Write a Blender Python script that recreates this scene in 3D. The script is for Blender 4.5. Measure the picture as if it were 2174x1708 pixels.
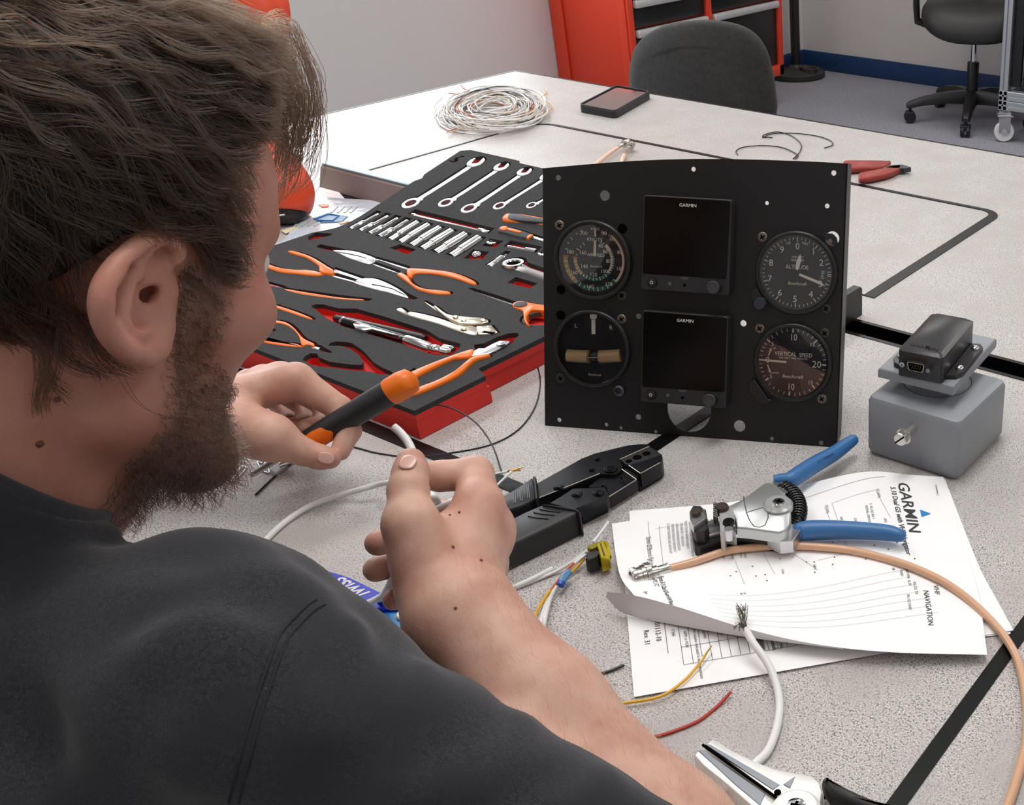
import bpy, bmesh, math, random
import numpy as np
from mathutils import Vector, Matrix
random.seed(7); rng = np.random.default_rng(7)
C = bpy.context.scene.collection
for o in list(bpy.data.objects): bpy.data.objects.remove(o)
sc = bpy.context.scene
# ------------------------------------------------------------------ camera
TZ = 0.74                                  # table top height
CH = 0.55                                  # camera height above the table top
FPX, PCX, PCY = 2263.33, 1891.0, 854.0     # focal length and principal point (photo pixels)
RR = np.array([[0.86536, 0.50107, 0.00848], [0.25649, -0.42800, -0.86664], [-0.43062, 0.75213, -0.49889]])
def _rot(p, y, r):
    cp, sp, cy, sy, cr, sr = math.cos(p), math.sin(p), math.cos(y), math.sin(y), math.cos(r), math.sin(r)
    Rz = np.array([[cy, sy, 0], [-sy, cy, 0], [0, 0, 1]])
    B = np.array([[1, 0, 0], [0, 0, -1], [0, 1, 0]])
    Rx = np.array([[1, 0, 0], [0, cp, -sp], [0, sp, cp]])
    Rr = np.array([[cr, -sr, 0], [sr, cr, 0], [0, 0, 1]])
    return Rr @ Rx @ B @ Rz
RR = _rot(0.50630, 0.52490, 0.0155)
CAM = np.array([0, 0, TZ + CH])
cd = bpy.data.cameras.new('camera'); cam = bpy.data.objects.new('camera', cd); C.objects.link(cam)
cd.sensor_fit = 'HORIZONTAL'; cd.sensor_width = 36; cd.lens = FPX / 2174 * 36
cd.shift_x = (1087 - PCX) / 2174; cd.clip_start = 0.02; cd.clip_end = 60
m = Matrix.Identity(4)
for i in range(3):
    m[i][0] = RR[0][i]; m[i][1] = -RR[1][i]; m[i][2] = -RR[2][i]; m[i][3] = CAM[i]
cam.matrix_world = m
sc.camera = cam
# ------------------------------------------------------------------ world, lights, exposure
sc.view_settings.view_transform = 'Standard'; sc.view_settings.look = 'None'
sc.view_settings.exposure = 0.1; sc.view_settings.gamma = 1; sc.view_settings.use_curve_mapping = False
w = bpy.data.worlds.new('world'); sc.world = w; w.use_nodes = True
w.node_tree.nodes['Background'].inputs[0].default_value = (0.9, 0.95, 1, 1)
w.node_tree.nodes['Background'].inputs[1].default_value = 1.2
def area(name, loc, rot, sx, sy, power, col=(1, 1, 1)):
    l = bpy.data.lights.new(name, 'AREA'); l.shape = 'RECTANGLE'; l.size = sx; l.size_y = sy; l.energy = power; l.color = col
    o = bpy.data.objects.new(name, l); C.objects.link(o); o.location = loc; o.rotation_euler = rot
    return o
LIGHT_X = (-2.3, -0.6, 1.2); LIGHT_Y = (-0.9, 1.0, 3.9)
for i, x in enumerate(LIGHT_X):
    for j, y in enumerate(LIGHT_Y):
        area('ceiling_panel_light', (x, y, 2.72), (0, 0, 0), 0.55, 1.15, (0.8, 15, 13)[j] * (1.1, 1.1, 0.5)[i], (1, 0.985, 0.96))
area('window_daylight', (-3.66, 2.3, 1.6), (0, math.radians(-90), 0), 1.5, 1.9, 30, (0.92, 0.96, 1))
# ------------------------------------------------------------------ helpers
def V(a): return np.array(a, float)
def ray(px, py):
    c = np.array([(px - PCX) / FPX, (py - PCY) / FPX, 1.0]); return RR.T @ c
def T(px, py, h=0.0):                       # pixel of the photo -> point at height h above the table top
    d = ray(px, py); return CAM + d * ((h - CH) / d[2])
def F(px, py, z=0.0):                       # pixel -> point at height z above the floor
    d = ray(px, py); return CAM + d * ((z - TZ - CH) / d[2])
def D(px, py, dep): return CAM + ray(px, py) * dep
def at_axis(px, py, ax, val):               # pixel -> point on the plane (axis = val)
    d = ray(px, py); return CAM + d * ((val - CAM[ax]) / d[ax])
def lin(c):
    c = c / 255.0
    return c / 12.92 if c <= 0.04045 else ((c + 0.055) / 1.055) ** 2.4
def rgb(*c):
    if len(c) == 1: c = (c[0],) * 3
    return tuple(lin(x) for x in c) + (1.0,)
MATS = {}
def mat(name, col, rough=0.5, metal=0.0, noise=None, bump=None, coat=0.0, spec=0.5, alpha=1.0, trans=0.0, aniso=0.0, sss=0.0, sheen=0.0, emit=None):
    if name in MATS: return MATS[name]
    m = bpy.data.materials.new(name); m.use_nodes = True; nt = m.node_tree; b = nt.nodes['Principled BSDF']
    b.inputs['Base Color'].default_value = rgb(*col); b.inputs['Roughness'].default_value = rough; b.inputs['Metallic'].default_value = metal
    b.inputs['Specular IOR Level'].default_value = spec; b.inputs['Coat Weight'].default_value = coat; b.inputs['Coat Roughness'].default_value = 0.08
    b.inputs['Alpha'].default_value = alpha; b.inputs['Transmission Weight'].default_value = trans
    b.inputs['Anisotropic'].default_value = aniso
    if sheen: b.inputs['Sheen Weight'].default_value = sheen
    if sss:
        b.inputs['Subsurface Weight'].default_value = sss; b.inputs['Subsurface Radius'].default_value = (1, 0.35, 0.2); b.inputs['Subsurface Scale'].default_value = 0.006
    if emit:
        b.inputs['Emission Color'].default_value = rgb(*emit[0]); b.inputs['Emission Strength'].default_value = emit[1]
    tc = None
    if noise or bump:
        tc = nt.nodes.new('ShaderNodeTexCoord')
    if noise:                                # list of (scale, colour2, lo, hi)
        prev = None
        for (s, c2, lo, hi) in noise:
            n = nt.nodes.new('ShaderNodeTexNoise'); n.inputs['Scale'].default_value = s; n.inputs['Detail'].default_value = 2.5
            nt.links.new(tc.outputs['Object'], n.inputs['Vector'])
            r = nt.nodes.new('ShaderNodeMapRange'); r.inputs['From Min'].default_value = lo; r.inputs['From Max'].default_value = hi
            nt.links.new(n.outputs['Fac'], r.inputs['Value'])
            mx = nt.nodes.new('ShaderNodeMix'); mx.data_type = 'RGBA'
            nt.links.new(r.outputs['Result'], mx.inputs[0])
            if prev is None: mx.inputs[6].default_value = rgb(*col)
            else: nt.links.new(prev, mx.inputs[6])
            mx.inputs[7].default_value = rgb(*c2); prev = mx.outputs[2]
        nt.links.new(prev, b.inputs['Base Color'])
    if bump:
        s, st, ds = bump
        n = nt.nodes.new('ShaderNodeTexNoise'); n.inputs['Scale'].default_value = s; n.inputs['Detail'].default_value = 3
        nt.links.new(tc.outputs['Object'], n.inputs['Vector'])
        bp = nt.nodes.new('ShaderNodeBump'); bp.inputs['Strength'].default_value = st; bp.inputs['Distance'].default_value = ds
        nt.links.new(n.outputs['Fac'], bp.inputs['Height']); nt.links.new(bp.outputs['Normal'], b.inputs['Normal'])
    MATS[name] = m
    return m

def link(o, parent=None):
    C.objects.link(o)
    if parent is not None: o.parent = parent
    return o
def tag(o, label=None, cat=None, group=None, kind=None):
    if label: o['label'] = label
    if cat: o['category'] = cat
    if group: o['group'] = group
    if kind: o['kind'] = kind
    return o
def thing(name, loc, label, cat, group=None):
    o = bpy.data.objects.new(name, None); o.empty_display_size = 0.02; C.objects.link(o); o.location = tuple(loc)
    return tag(o, label, cat, group)
def wloc(o):
    p = V(o.location)
    while o.parent is not None:
        o = o.parent; p = p + V(o.location)
    return p
def cat_rom(pts, n=6, closed=False):
    P = [V(p) for p in pts]; out = []; N = len(P)
    for i in range(N if closed else N - 1):
        a = P[(i - 1) % N] if closed or i > 0 else 2 * P[0] - P[1]
        b = P[i]; c = P[(i + 1) % N]
        d = P[(i + 2) % N] if closed or i + 2 < N else 2 * P[-1] - P[-2]
        for k in range(n):
            t = k / n
            out.append(0.5 * (2 * b + (c - a) * t + (2 * a - 5 * b + 4 * c - d) * t * t + (3 * b - a - 3 * c + d) * t ** 3))
    if not closed: out.append(P[-1])
    return out
def inset2(P, d):                           # inset (d>0) a closed 2D outline
    n = len(P); A = sum(P[i][0] * P[(i + 1) % n][1] - P[(i + 1) % n][0] * P[i][1] for i in range(n)); s = 1 if A > 0 else -1
    out = []
    for i in range(n):
        e1 = V(P[i]) - V(P[i - 1]); e2 = V(P[(i + 1) % n]) - V(P[i])
        l1 = np.hypot(*e1) or 1e-9; l2 = np.hypot(*e2) or 1e-9
        n1 = V((-e1[1], e1[0])) / l1; n2 = V((-e2[1], e2[0])) / l2
        b = n1 + n2; q = b @ b
        b = b * (2 / max(q, 1.0))
        out.append(V(P[i]) + s * d * b * 0.5 * (1 if q > 1e-6 else 0) * (1.0))
    return out
def frame(z):                               # orthonormal frame with third axis z
    z = V(z) / np.linalg.norm(z); a = V((0, 0, 1)) if abs(z[2]) < 0.9 else V((1, 0, 0))
    x = np.cross(a, z); x /= np.linalg.norm(x); return x, np.cross(z, x), z
class MB:
    def __init__(s): s.v = []; s.f = []; s.mi = []; s.cur = 0
    def add(s, vs, fs):
        k = len(s.v); s.v += [tuple(map(float, p)) for p in vs]; s.f += [tuple(i + k for i in f) for f in fs]; s.mi += [s.cur] * len(fs); return s
    def rings(s, R, cap0=True, cap1=True, closed=True):
        n = len(R[0]); vs = [p for r in R for p in r]; fs = []
        for j in range(len(R) - 1):
            for i in range(n if closed else n - 1):
                a = j * n + i; b = j * n + (i + 1) % n; fs.append((a, b, b + n, a + n))
        if cap0: fs.append(tuple(range(n - 1, -1, -1)))
        if cap1: fs.append(tuple((len(R) - 1) * n + i for i in range(n)))
        return s.add(vs, fs)
    def box(s, c, sz, rot=None, bev=0.0):
        sx, sy, sz_ = V(sz) / 2; b = min(bev, sx * .9, sy * .9, sz_ * .9)
        if b <= 0:
            R = [[(x, y, z) for x, y in ((-sx, -sy), (sx, -sy), (sx, sy), (-sx, sy))] for z in (-sz_, sz_)]
        else:
            def rr(ins):
                o = []
                X, Y = sx - ins, sy - ins; q = b
                for cxx, cyy, a0 in ((X - q, -Y + q, -90), (X - q, Y - q, 0), (-X + q, Y - q, 90), (-X + q, -Y + q, 180)):
                    for k in range(4):
                        a = math.radians(a0 + k * 30); o.append((cxx + q * math.cos(a), cyy + q * math.sin(a)))
                return o
            R = []
            for ins, z in ((b, -sz_), (b * .3, -sz_ + b * .3), (0, -sz_ + b), (0, sz_ - b), (b * .3, sz_ - b * .3), (b, sz_)):
                b0 = b; r_ = rr(0)
                kx = (sx - ins) / sx; ky = (sy - ins) / sy
                R.append([(x * kx, y * ky, z) for x, y in r_])
        M = np.eye(3) if rot is None else np.array(rot)
        R = [[M @ V(p) + V(c) for p in r] for r in R]
        return s.rings(R)
    def prism(s, P, z0, z1, bev=0.0, fn=None, both=False):
        fn = fn or (lambda x, y, z: (x, y, z))
        P = [V(p)[:2] for p in P]; n = len(P); A = sum(P[i][0] * P[(i + 1) % n][1] - P[(i + 1) % n][0] * P[i][1] for i in range(n))
        if A < 0: P = P[::-1]
        L = []
        if bev > 0:
            if both: L += [(bev, z0), (bev * .3, z0 + bev * .3)]
            L += [(0, z0 + (bev if both else 0)), (0, z1 - bev), (bev * .3, z1 - bev * .3), (bev, z1)]
        else: L = [(0, z0), (0, z1)]
        R = [[fn(p[0], p[1], z) for p in (inset2(P, i) if i else P)] for i, z in L]
        return s.rings(R)
    def tube(s, pts, r, n=8, caps=True, flat=1.0):
        P = [V(p) for p in pts]; N = len(P)
        rad = r if hasattr(r, '__len__') else [r] * N
        t = P[1] - P[0]; x, y, z = frame(t); R = []
        for i in range(N):
            t = P[min(i + 1, N - 1)] - P[max(i - 1, 0)]; t /= (np.linalg.norm(t) or 1)
            x = x - t * (x @ t); x /= (np.linalg.norm(x) or 1); y = np.cross(t, x)
            R.append([P[i] + rad[i] * (x * math.cos(a) + flat * y * math.sin(a)) for a in np.arange(n) * 2 * math.pi / n])
        return s.rings(R, caps, caps)
    def lathe(s, prof, o, ax, n=32, cap0=True, cap1=True):   # prof = [(radius, height)...]
        x, y, z = frame(ax); o = V(o)
        R = [[o + z * h + r * (x * math.cos(a) + y * math.sin(a)) for a in np.arange(n) * 2 * math.pi / n] for r, h in prof]
        return s.rings(R, cap0, cap1)
    def sphere(s, c, r, n=16, m=10, sc=(1, 1, 1)):
        c = V(c); R = [[c + V(sc) * r * V((math.sin(th) * math.cos(a), math.sin(th) * math.sin(a), math.cos(th))) for a in np.arange(n) * 2 * math.pi / n] for th in np.linspace(math.pi - .02, .02, m)]
        return s.rings(R)
    def mesh(s, name, mats, origin=(0, 0, 0), smooth=35):
        me = bpy.data.meshes.new(name); o = V(origin)
        me.from_pydata([tuple(V(p) - o) for p in s.v], [], s.f)
        for mm in (mats if isinstance(mats, (list, tuple)) else [mats]): me.materials.append(mm)
        if any(s.mi): me.polygons.foreach_set('material_index', s.mi)
        fix_mesh(me, smooth)
        return me
    def obj(s, name, mats, parent=None, origin=None, smooth=35):
        base = wloc(parent) if parent is not None else V((0, 0, 0))
        o_ = base if origin is None else V(origin)
        me = s.mesh(name, mats, o_, smooth)
        ob = bpy.data.objects.new(name, me); ob.location = tuple(o_ - base)
        return link(ob, parent)
def fix_mesh(me, smooth=35):
    bm = bmesh.new(); bm.from_mesh(me); bmesh.ops.recalc_face_normals(bm, faces=bm.faces[:]); bm.to_mesh(me); bm.free()
    if smooth:
        me.polygons.foreach_set('use_smooth', [True] * len(me.polygons))
        me.set_sharp_from_angle(angle=math.radians(smooth))
    me.update()
def top_origin(mb):                          # base point of a mesh: centre of its box, lowest z
    a = np.array(mb.v); return V(((a[:, 0].min() + a[:, 0].max()) / 2, (a[:, 1].min() + a[:, 1].max()) / 2, a[:, 2].min()))
def single(name, mb, mats, label, cat, group=None, smooth=35):
    o = mb.obj(name, mats, None, top_origin(mb), smooth); return tag(o, label, cat, group)
def struct(name, mb, mats, parent=None, smooth=35):
    o = mb.obj(name, mats, parent, None, smooth)
    if parent is None: o['kind'] = 'structure'
    return o
def curve_shape(outer, holes, z0, z1, fn=None, cuts=None):     # filled 2D outline with holes, extruded -> (verts, faces)
    cu = bpy.data.curves.new('tmp', 'CURVE'); cu.dimensions = '2D'; cu.fill_mode = 'BOTH'; cu.extrude = (z1 - z0) / 2
    for P in [outer] + list(holes):
        sp = cu.splines.new('POLY'); sp.points.add(len(P) - 1); sp.use_cyclic_u = True
        for q, p in zip(sp.points, P): q.co = (p[0], p[1], 0, 1)
    ob = bpy.data.objects.new('tmp', cu); C.objects.link(ob)
    dg = bpy.context.evaluated_depsgraph_get(); dg.update()
    me = bpy.data.meshes.new_from_object(ob.evaluated_get(dg))
    bpy.data.objects.remove(ob); bpy.data.curves.remove(cu)
    vs = [(v.co[0], v.co[1], v.co[2] + (z0 + z1) / 2) for v in me.vertices]; fs = [tuple(p.vertices) for p in me.polygons]
    bpy.data.meshes.remove(me)
    if fn: vs = [fn(*v) for v in vs]
    return vs, fs
_TXT = {}
def text2d(s, size, align='CENTER', shear=0.0, bold=0.0, space=1.0):   # flat lettering: (verts2d, faces) centred on the origin
    key = (s, align, shear, bold, space)
    if key not in _TXT:
        cu = bpy.data.curves.new('tmp', 'FONT'); cu.body = s; cu.size = 1.0; cu.align_x = align; cu.align_y = 'CENTER'; cu.shear = shear; cu.offset = bold; cu.space_character = space
        cu.resolution_u = 2
        ob = bpy.data.objects.new('tmp', cu); C.objects.link(ob)
        dg = bpy.context.evaluated_depsgraph_get(); dg.update()
        me = bpy.data.meshes.new_from_object(ob.evaluated_get(dg))
        bpy.data.objects.remove(ob); bpy.data.curves.remove(cu)
        _TXT[key] = (np.array([v.co[:2] for v in me.vertices]).reshape(-1, 2), [tuple(p.vertices) for p in me.polygons]); bpy.data.meshes.remove(me)
    v, f = _TXT[key]; return v * size, f
def dup(o, parent=None, loc=None, rot=None):
    c = o.copy(); C.objects.link(c)
    if parent is not None: c.parent = parent
    if loc is not None: c.location = tuple(loc)
    if rot is not None: c.rotation_euler = rot
    for k in list(o.children): dup(k, c)
    return c
def wire(name, px, r, m, label=None, cat='wire', parent=None, h=None, n=8, sub=6, group=None, mb=None):
    """px: (x, y[, height]) photo pixels of the wire's axis, lying at its radius above the table by default"""
    P = [T(p[0], p[1], p[2] if len(p) > 2 else (r if h is None else h)) for p in px]
    P = cat_rom(P, sub)
    b = mb or MB(); b.tube(P, r, n)
    if mb is not None: return b
    if parent is not None: return b.obj(name, m, parent)
    return single(name, b, m, label, cat, group)
# ------------------------------------------------------------------ materials
M_wall = mat('wall_paint', (214, 211, 210), .55, bump=(60, .08, .002))
M_wallwin = mat('window_frame_paint', (228, 228, 226), .4)
M_ceil = mat('ceiling_tile', (232, 231, 228), .8, bump=(200, .3, .003))
M_carpet = mat('carpet', (152, 152, 160), .95, noise=[(170, (106, 108, 120), .42, .62), (420, (200, 198, 204), .5, .72)], bump=(500, .6, .004))
M_base = mat('blue_vinyl', (30, 62, 106), .45)
M_lam = mat('table_laminate', (184, 178, 175), .4, noise=[(620, (92, 87, 85), .50, .66), (900, (226, 222, 219), .50, .62), (14, (176, 170, 167), .4, .8)], spec=.36)
M_blackp = mat('black_plastic', (26, 26, 28), .38)
M_blackg = mat('black_gloss', (14, 14, 15), .2)
M_trim = mat('black_trim', (8, 8, 8), .35, spec=.22)
M_red = mat('red_paint', (222, 66, 40), .42)
M_steel = mat('brushed_steel', (200, 200, 203), .28, 1.0)
M_chrome = mat('chrome', (232, 232, 232), .1, 1.0)
M_alu = mat('aluminium', (196, 201, 205), .35, .9)
M_fab = mat('grey_fabric', (50, 49, 48), .95, noise=[(90, (38, 38, 38), .4, .7), (700, (74, 73, 71), .55, .8)], bump=(900, .4, .002), sheen=.1)
M_vinyl = mat('black_vinyl', (38, 37, 37), .55, bump=(400, .15, .001))
M_white = mat('white_plastic', (226, 224, 222), .5)
# ------------------------------------------------------------------ room shell
XW, YW, XE, YS, ZC = -3.6, 5.16, 2.6, -2.0, 2.76
b = MB(); b.box(((XW + XE) / 2, (YW + YS) / 2, -.05), (XE - XW + .4, YW - YS + .4, .1)); struct('floor', b, M_carpet)
b = MB(); b.box(((XW + XE) / 2, (YW + YS) / 2, ZC + .05), (XE - XW + .4, YW - YS + .4, .1)); struct('ceiling', b, M_ceil)
b = MB(); b.box(((XW + XE) / 2, YW + .05, ZC / 2), (XE - XW + .2, .1, ZC)); struct('wall_back', b, M_wall)
b = MB(); b.box((XE + .05, (YW + YS) / 2, ZC / 2), (.1, YW - YS, ZC)); struct('wall_right', b, M_wall)
b = MB(); b.box(((XW + XE) / 2, YS - .05, ZC / 2), (XE - XW + .2, .1, ZC)); struct('wall_front', b, M_wall)
WY0, WY1, WZ0, WZ1 = 1.3, 3.22, .86, 2.35                        # window opening in the left wall
b = MB()
b.box((XW - .05, (YS + WY0) / 2, ZC / 2), (.1, WY0 - YS, ZC)); b.box((XW - .05, (YW + WY1) / 2, ZC / 2), (.1, YW - WY1, ZC))
b.box((XW - .05, (WY0 + WY1) / 2, WZ0 / 2), (.1, WY1 - WY0, WZ0)); b.box((XW - .05, (WY0 + WY1) / 2, (WZ1 + ZC) / 2), (.1, WY1 - WY0, ZC - WZ1))
struct('wall_left', b, M_wall)
b = MB()
for y in (WY0 + .02, WY1 - .02): b.box((XW - .05, y, (WZ0 + WZ1) / 2), (.09, .04, WZ1 - WZ0), bev=.004)
for z in (WZ0 + .02, WZ1 - .02): b.box((XW - .05, (WY0 + WY1) / 2, z), (.09, WY1 - WY0, .04), bev=.004)
struct('window_1', b, M_wallwin)
b = MB(); b.box(((XW + XE) / 2, YW - .005, .05), (XE - XW, .01, .1), bev=.003); struct('baseboard_back', b, M_base)
b = MB(); b.box((XW + .005, (YS + YW) / 2, .05), (.01, YW - YS, .1), bev=.003); struct('baseboard_left', b, M_base)
for i, x in enumerate(LIGHT_X):
    for j, y in enumerate(LIGHT_Y):
        t = thing('ceiling_light', (x, y, ZC), 'white framed fluorescent ceiling panel, %s of the %s row' % (('left', 'middle', 'right')[i], ('rear', 'centre', 'far')[j]), 'ceiling light', 'ceiling lights')
        b = MB()
        for sx in (-1, 1): b.box((x + sx * .29, y, ZC - .012), (.03, 1.24, .024))
        for sy in (-1, 1): b.box((x, y + sy * .605, ZC - .012), (.55, .03, .024))
        b.obj('light_frame', M_white, t)
        b = MB(); b.box((x, y, ZC - .004), (.55, 1.18, .004)); b.obj('diffuser', mat('diffuser', (250, 250, 248), .6, emit=((255, 252, 246), 1.5)), t)
# ------------------------------------------------------------------ tables
def rrect(x0, x1, y0, y1, r, n=8, rs=None):
    rs = rs or (r, r, r, r); o = []
    for (cx, cy, a0, q) in ((x1, y0, -90, rs[0]), (x1, y1, 0, rs[1]), (x0, y1, 90, rs[2]), (x0, y0, 180, rs[3])):
        sx = -1 if cx == x1 else 1; sy = 1 if cy == y0 else -1
        if q <= 0: o.append((cx, cy)); continue
        for k in range(n + 1):
            a = math.radians(a0 + 90 * k / n); o.append((cx + sx * q + q * math.cos(a), cy + sy * q + q * math.sin(a)))
    return o
def table(name, x0, x1, y0, y1, label, panel=None, gw=(.004, .016, .004, .008), legs=True, rs=(0, 0, 0, 0)):
    t = thing(name, ((x0 + x1) / 2, (y0 + y1) / 2, 0), label, 'table')
    out = rrect(x0 + .006, x1 - .006, y0 + .006, y1 - .006, .0)
    holes = []
    if panel:
        px0, px1, py0, py1, prs = panel
        ho = rrect(px0, px1, py0, py1, .03, rs=prs); holes = [ho]
    vs, fs = curve_shape(out, holes, TZ - .03, TZ); b = MB(); b.add(vs, fs); b.obj('tabletop', M_lam, t, smooth=30)
    b = MB(); o2 = rrect(x0, x1, y0, y1, .004)
    vs, fs = curve_shape(o2, [out], TZ - .032, TZ + .0006); b.add(vs, fs); b.obj('edge_trim', M_trim, t, smooth=30)
    if panel:
        hi = rrect(px0 + gw[0], px1 - gw[1], py0 + gw[2], py1 - gw[3], .02, rs=tuple(max(0, q - max(gw) * .7) for q in prs))
        b = MB(); b.add(*curve_shape(hi, [], TZ - .025, TZ)); b.obj('flip_panel', M_lam, t, smooth=30)
        b = MB(); b.add(*curve_shape(ho, [hi], TZ - .012, TZ + .0012)); b.obj('panel_trim', M_trim, t, smooth=30)
        b = MB(); b.box(((px0 + px1) / 2, (py0 + py1) / 2, TZ - .034), (px1 - px0 + .04, py1 - py0 + .04, .008)); b.obj('panel_tray', M_blackp, t)
    if legs:
        for x in (x0 + .08, x1 - .08):
            for y in (y0 + .08, y1 - .08):
                b = MB(); b.box((x, y, (TZ - .032) / 2), (.05, .05, TZ - .032), bev=.005); b.obj('leg', M_blackp, t)
    return t
far_t = table('work_table', -2.078, -.2275, 1.013, 1.787, 'far grey speckled laminate table with a flip panel outlined in black', (-1.674, -.6555, 1.085, 1.482, (0, .035, .05, 0)), (.004, .0165, .003, .0085))
near_t = table('work_table', -2.078, -.2275, .285, .984, 'near grey speckled laminate table under the tool tray and papers', (-1.674, -.641, .528, .9775, (.03, 0, 0, .03)), (.004, .016, .0155, .002))
right_t = table('work_table', -.2275, .75, .285, .984, 'grey speckled laminate table right of the black seam crossed by the copper cable')
# raised cable duct along the gap between the tables
t = thing('cable_duct', (-1.15, 1.04, TZ), 'long raised grey cable duct with a black end cap behind the tool tray', 'cable duct')
X0, X1 = -1.655, -.652
sec = [(.9875, 0), (.998, .032), (1.002, .035), (1.019, .035), (1.023, .031), (1.023, 0)]
b = MB(); b.rings([[(x, y, TZ + z) for y, z in sec] for x in (X0, X1)]); b.obj('duct_body', mat('duct_grey', (132, 122, 118), .5, bump=(900, .3, .001)), t, smooth=20)
b = MB(); b.box(((X0 + X1) / 2, 1.0095, TZ + .0362), (X1 - X0, .018, .004), bev=.002); b.obj('top_rail', mat('rail_blue_grey', (118, 134, 142), .3, .3), t)
for x in (X1,):
    b = MB(); sec2 = [(.9855, 0), (.990, .036), (.994, .039), (1.030, .039), (1.034, .035), (1.034, 0)]
    b.rings([[(x + dx, y, TZ + z) for y, z in sec2] for dx in (0, .010)]); b.obj('end_cap', M_blackp, t, smooth=20)
# ------------------------------------------------------------------ red tool cabinet
XC, Y0, Y1, XB = -3.17, 3.33, 4.374, -3.585
t = thing('tool_cabinet', ((XC + XB) / 2, (Y0 + Y1) / 2, 0), 'tall red tool cabinet with black drawers and silver handle strips against the left wall', 'cabinet')
Zb, Zt = .15, 1.25
b = MB(); b.box(((XC + XB) / 2 - .01, (Y0 + Y1) / 2, (Zb + Zt) / 2), (XC - XB - .02, Y1 - Y0 - .004, Zt - Zb), bev=.004)
for y0, y1 in ((Y0, Y0 + .03), (3.815, 3.85), (Y1 - .035, Y1)): b.box((XC - .012, (y0 + y1) / 2, (Zb + Zt) / 2), (.03, y1 - y0, Zt - Zb), bev=.003)
for z0, z1 in ((Zb, Zb + .05), (Zt - .04, Zt)): b.box((XC - .012, (Y0 + Y1) / 2, (z0 + z1) / 2), (.03, Y1 - Y0, z1 - z0), bev=.003)
b.box((XB + .022, Y0 - .004, (Zb + Zt) / 2), (.07, .012, Zt - Zb), bev=.003); b.box((XC - .03, Y0 - .003, (Zb + Zt) / 2), (.04, .008, Zt - Zb), bev=.003)
b.obj('cabinet_body', M_red, t)
zs = at_axis(1450, 42, 0, XC)[2]; dz = .115
for (y0, y1) in ((Y0 + .032, 3.813), (3.852, Y1 - .037)):
    rows = [(Zb + .052, zs)] + [(zs + dz * k, zs + dz * (k + 1)) for k in range(4)]
    for k, (z0, z1) in enumerate(rows):
        z0 += .004; z1 -= .002
        if z1 > Zt - .04: continue
        b = MB(); b.box((XC - .018, (y0 + y1) / 2, (z0 + z1) / 2), (.02, y1 - y0, z1 - z0), bev=.003); d = b.obj('drawer', M_blackp, t)
        b = MB(); b.box((XC + .006, (y0 + y1) / 2, z1 - .016), (.026, y1 - y0 - .006, .03), bev=.006); b.obj('handle_strip', mat('drawer_alu', (206, 204, 204), .4, .4), d)
def caster(parent, x, y, r=.05, ztop=.15, body=None, wheel=None, wid=.03, ang=0):
    b = MB(); ca, sa = math.cos(ang), math.sin(ang)
    Rz = np.array([[ca, -sa, 0], [sa, ca, 0], [0, 0, 1]])
    for s in (-1, 1): b.box(V((x, y, 0)) + Rz @ V((0, s * (wid / 2 + .005), (r + ztop) / 2 + .004)), (r * 1.1, .004, ztop - r + .012), Rz, .001)
    b.box((x, y, ztop - .004), (r * 1.6, wid + .03, .008), Rz, .002)
    c = b.obj('caster', body or M_steel, parent)
    b = MB(); b.lathe([(r * .5, -wid / 2), (r * .93, -wid / 2), (r, -wid / 4), (r, wid / 4), (r * .93, wid / 2), (r * .5, wid / 2)], (x, y, r), Rz @ V((0, 1, 0)), 24)
    b.obj('wheel', wheel or M_blackp, c)
    b = MB(); b.lathe([(r * .3, -wid / 2 - .009), (r * .3, wid / 2 + .009)], (x, y, r), Rz @ V((0, 1, 0)), 14); b.obj('axle', M_chrome, c)
for x in (XC - .06, XB + .06):
    for y in (Y0 + .1, Y1 - .09): caster(t, x, y, .062, .15, M_steel)
# ------------------------------------------------------------------ floor stand with round base
p = F(1690, 150, .03)
t = thing('floor_stand', (p[0], p[1], 0), 'black floor stand with a round weighted base beside the red cabinet', 'floor stand')
b = MB(); b.lathe([(.155, 0), (.16, .006), (.16, .028), (.15, .036), (.05, .045), (.03, .06), (.02, .075)], (p[0], p[1], 0), (0, 0, 1), 40); b.obj('base', mat('stand_black', (44, 42, 42), .45), t)
b = MB(); b.lathe([(.026, .06), (.026, .4), (.024, .41), (.024, 1.7)], (p[0], p[1], 0), (0, 0, 1), 20); b.obj('pole', mat('pole_black', (24, 23, 23), .4), t)
b = MB(); b.lathe([(.03, 1.7), (.14, 1.76), (.17, 1.82), (.165, 1.82), (.03, 1.72)], (p[0], p[1], 0), (0, 0, 1), 32); b.obj('bowl', mat('pole_black', (24, 23, 23), .4), t)
b = MB()
for k in range(3):
    q = [(p[0] + .03 + .045 * math.cos(a) * (1 + .12 * k), p[1] + .0 + .035 * math.sin(a), .046 + .005 * k) for a in np.linspace(-.5, 5.6, 24)]
    b.tube([V(u) + V((.06, 0, 0)) for u in q], .0035, 6)
b.obj('cord', mat('cord_dark', (66, 60, 56), .5), t)
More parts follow.
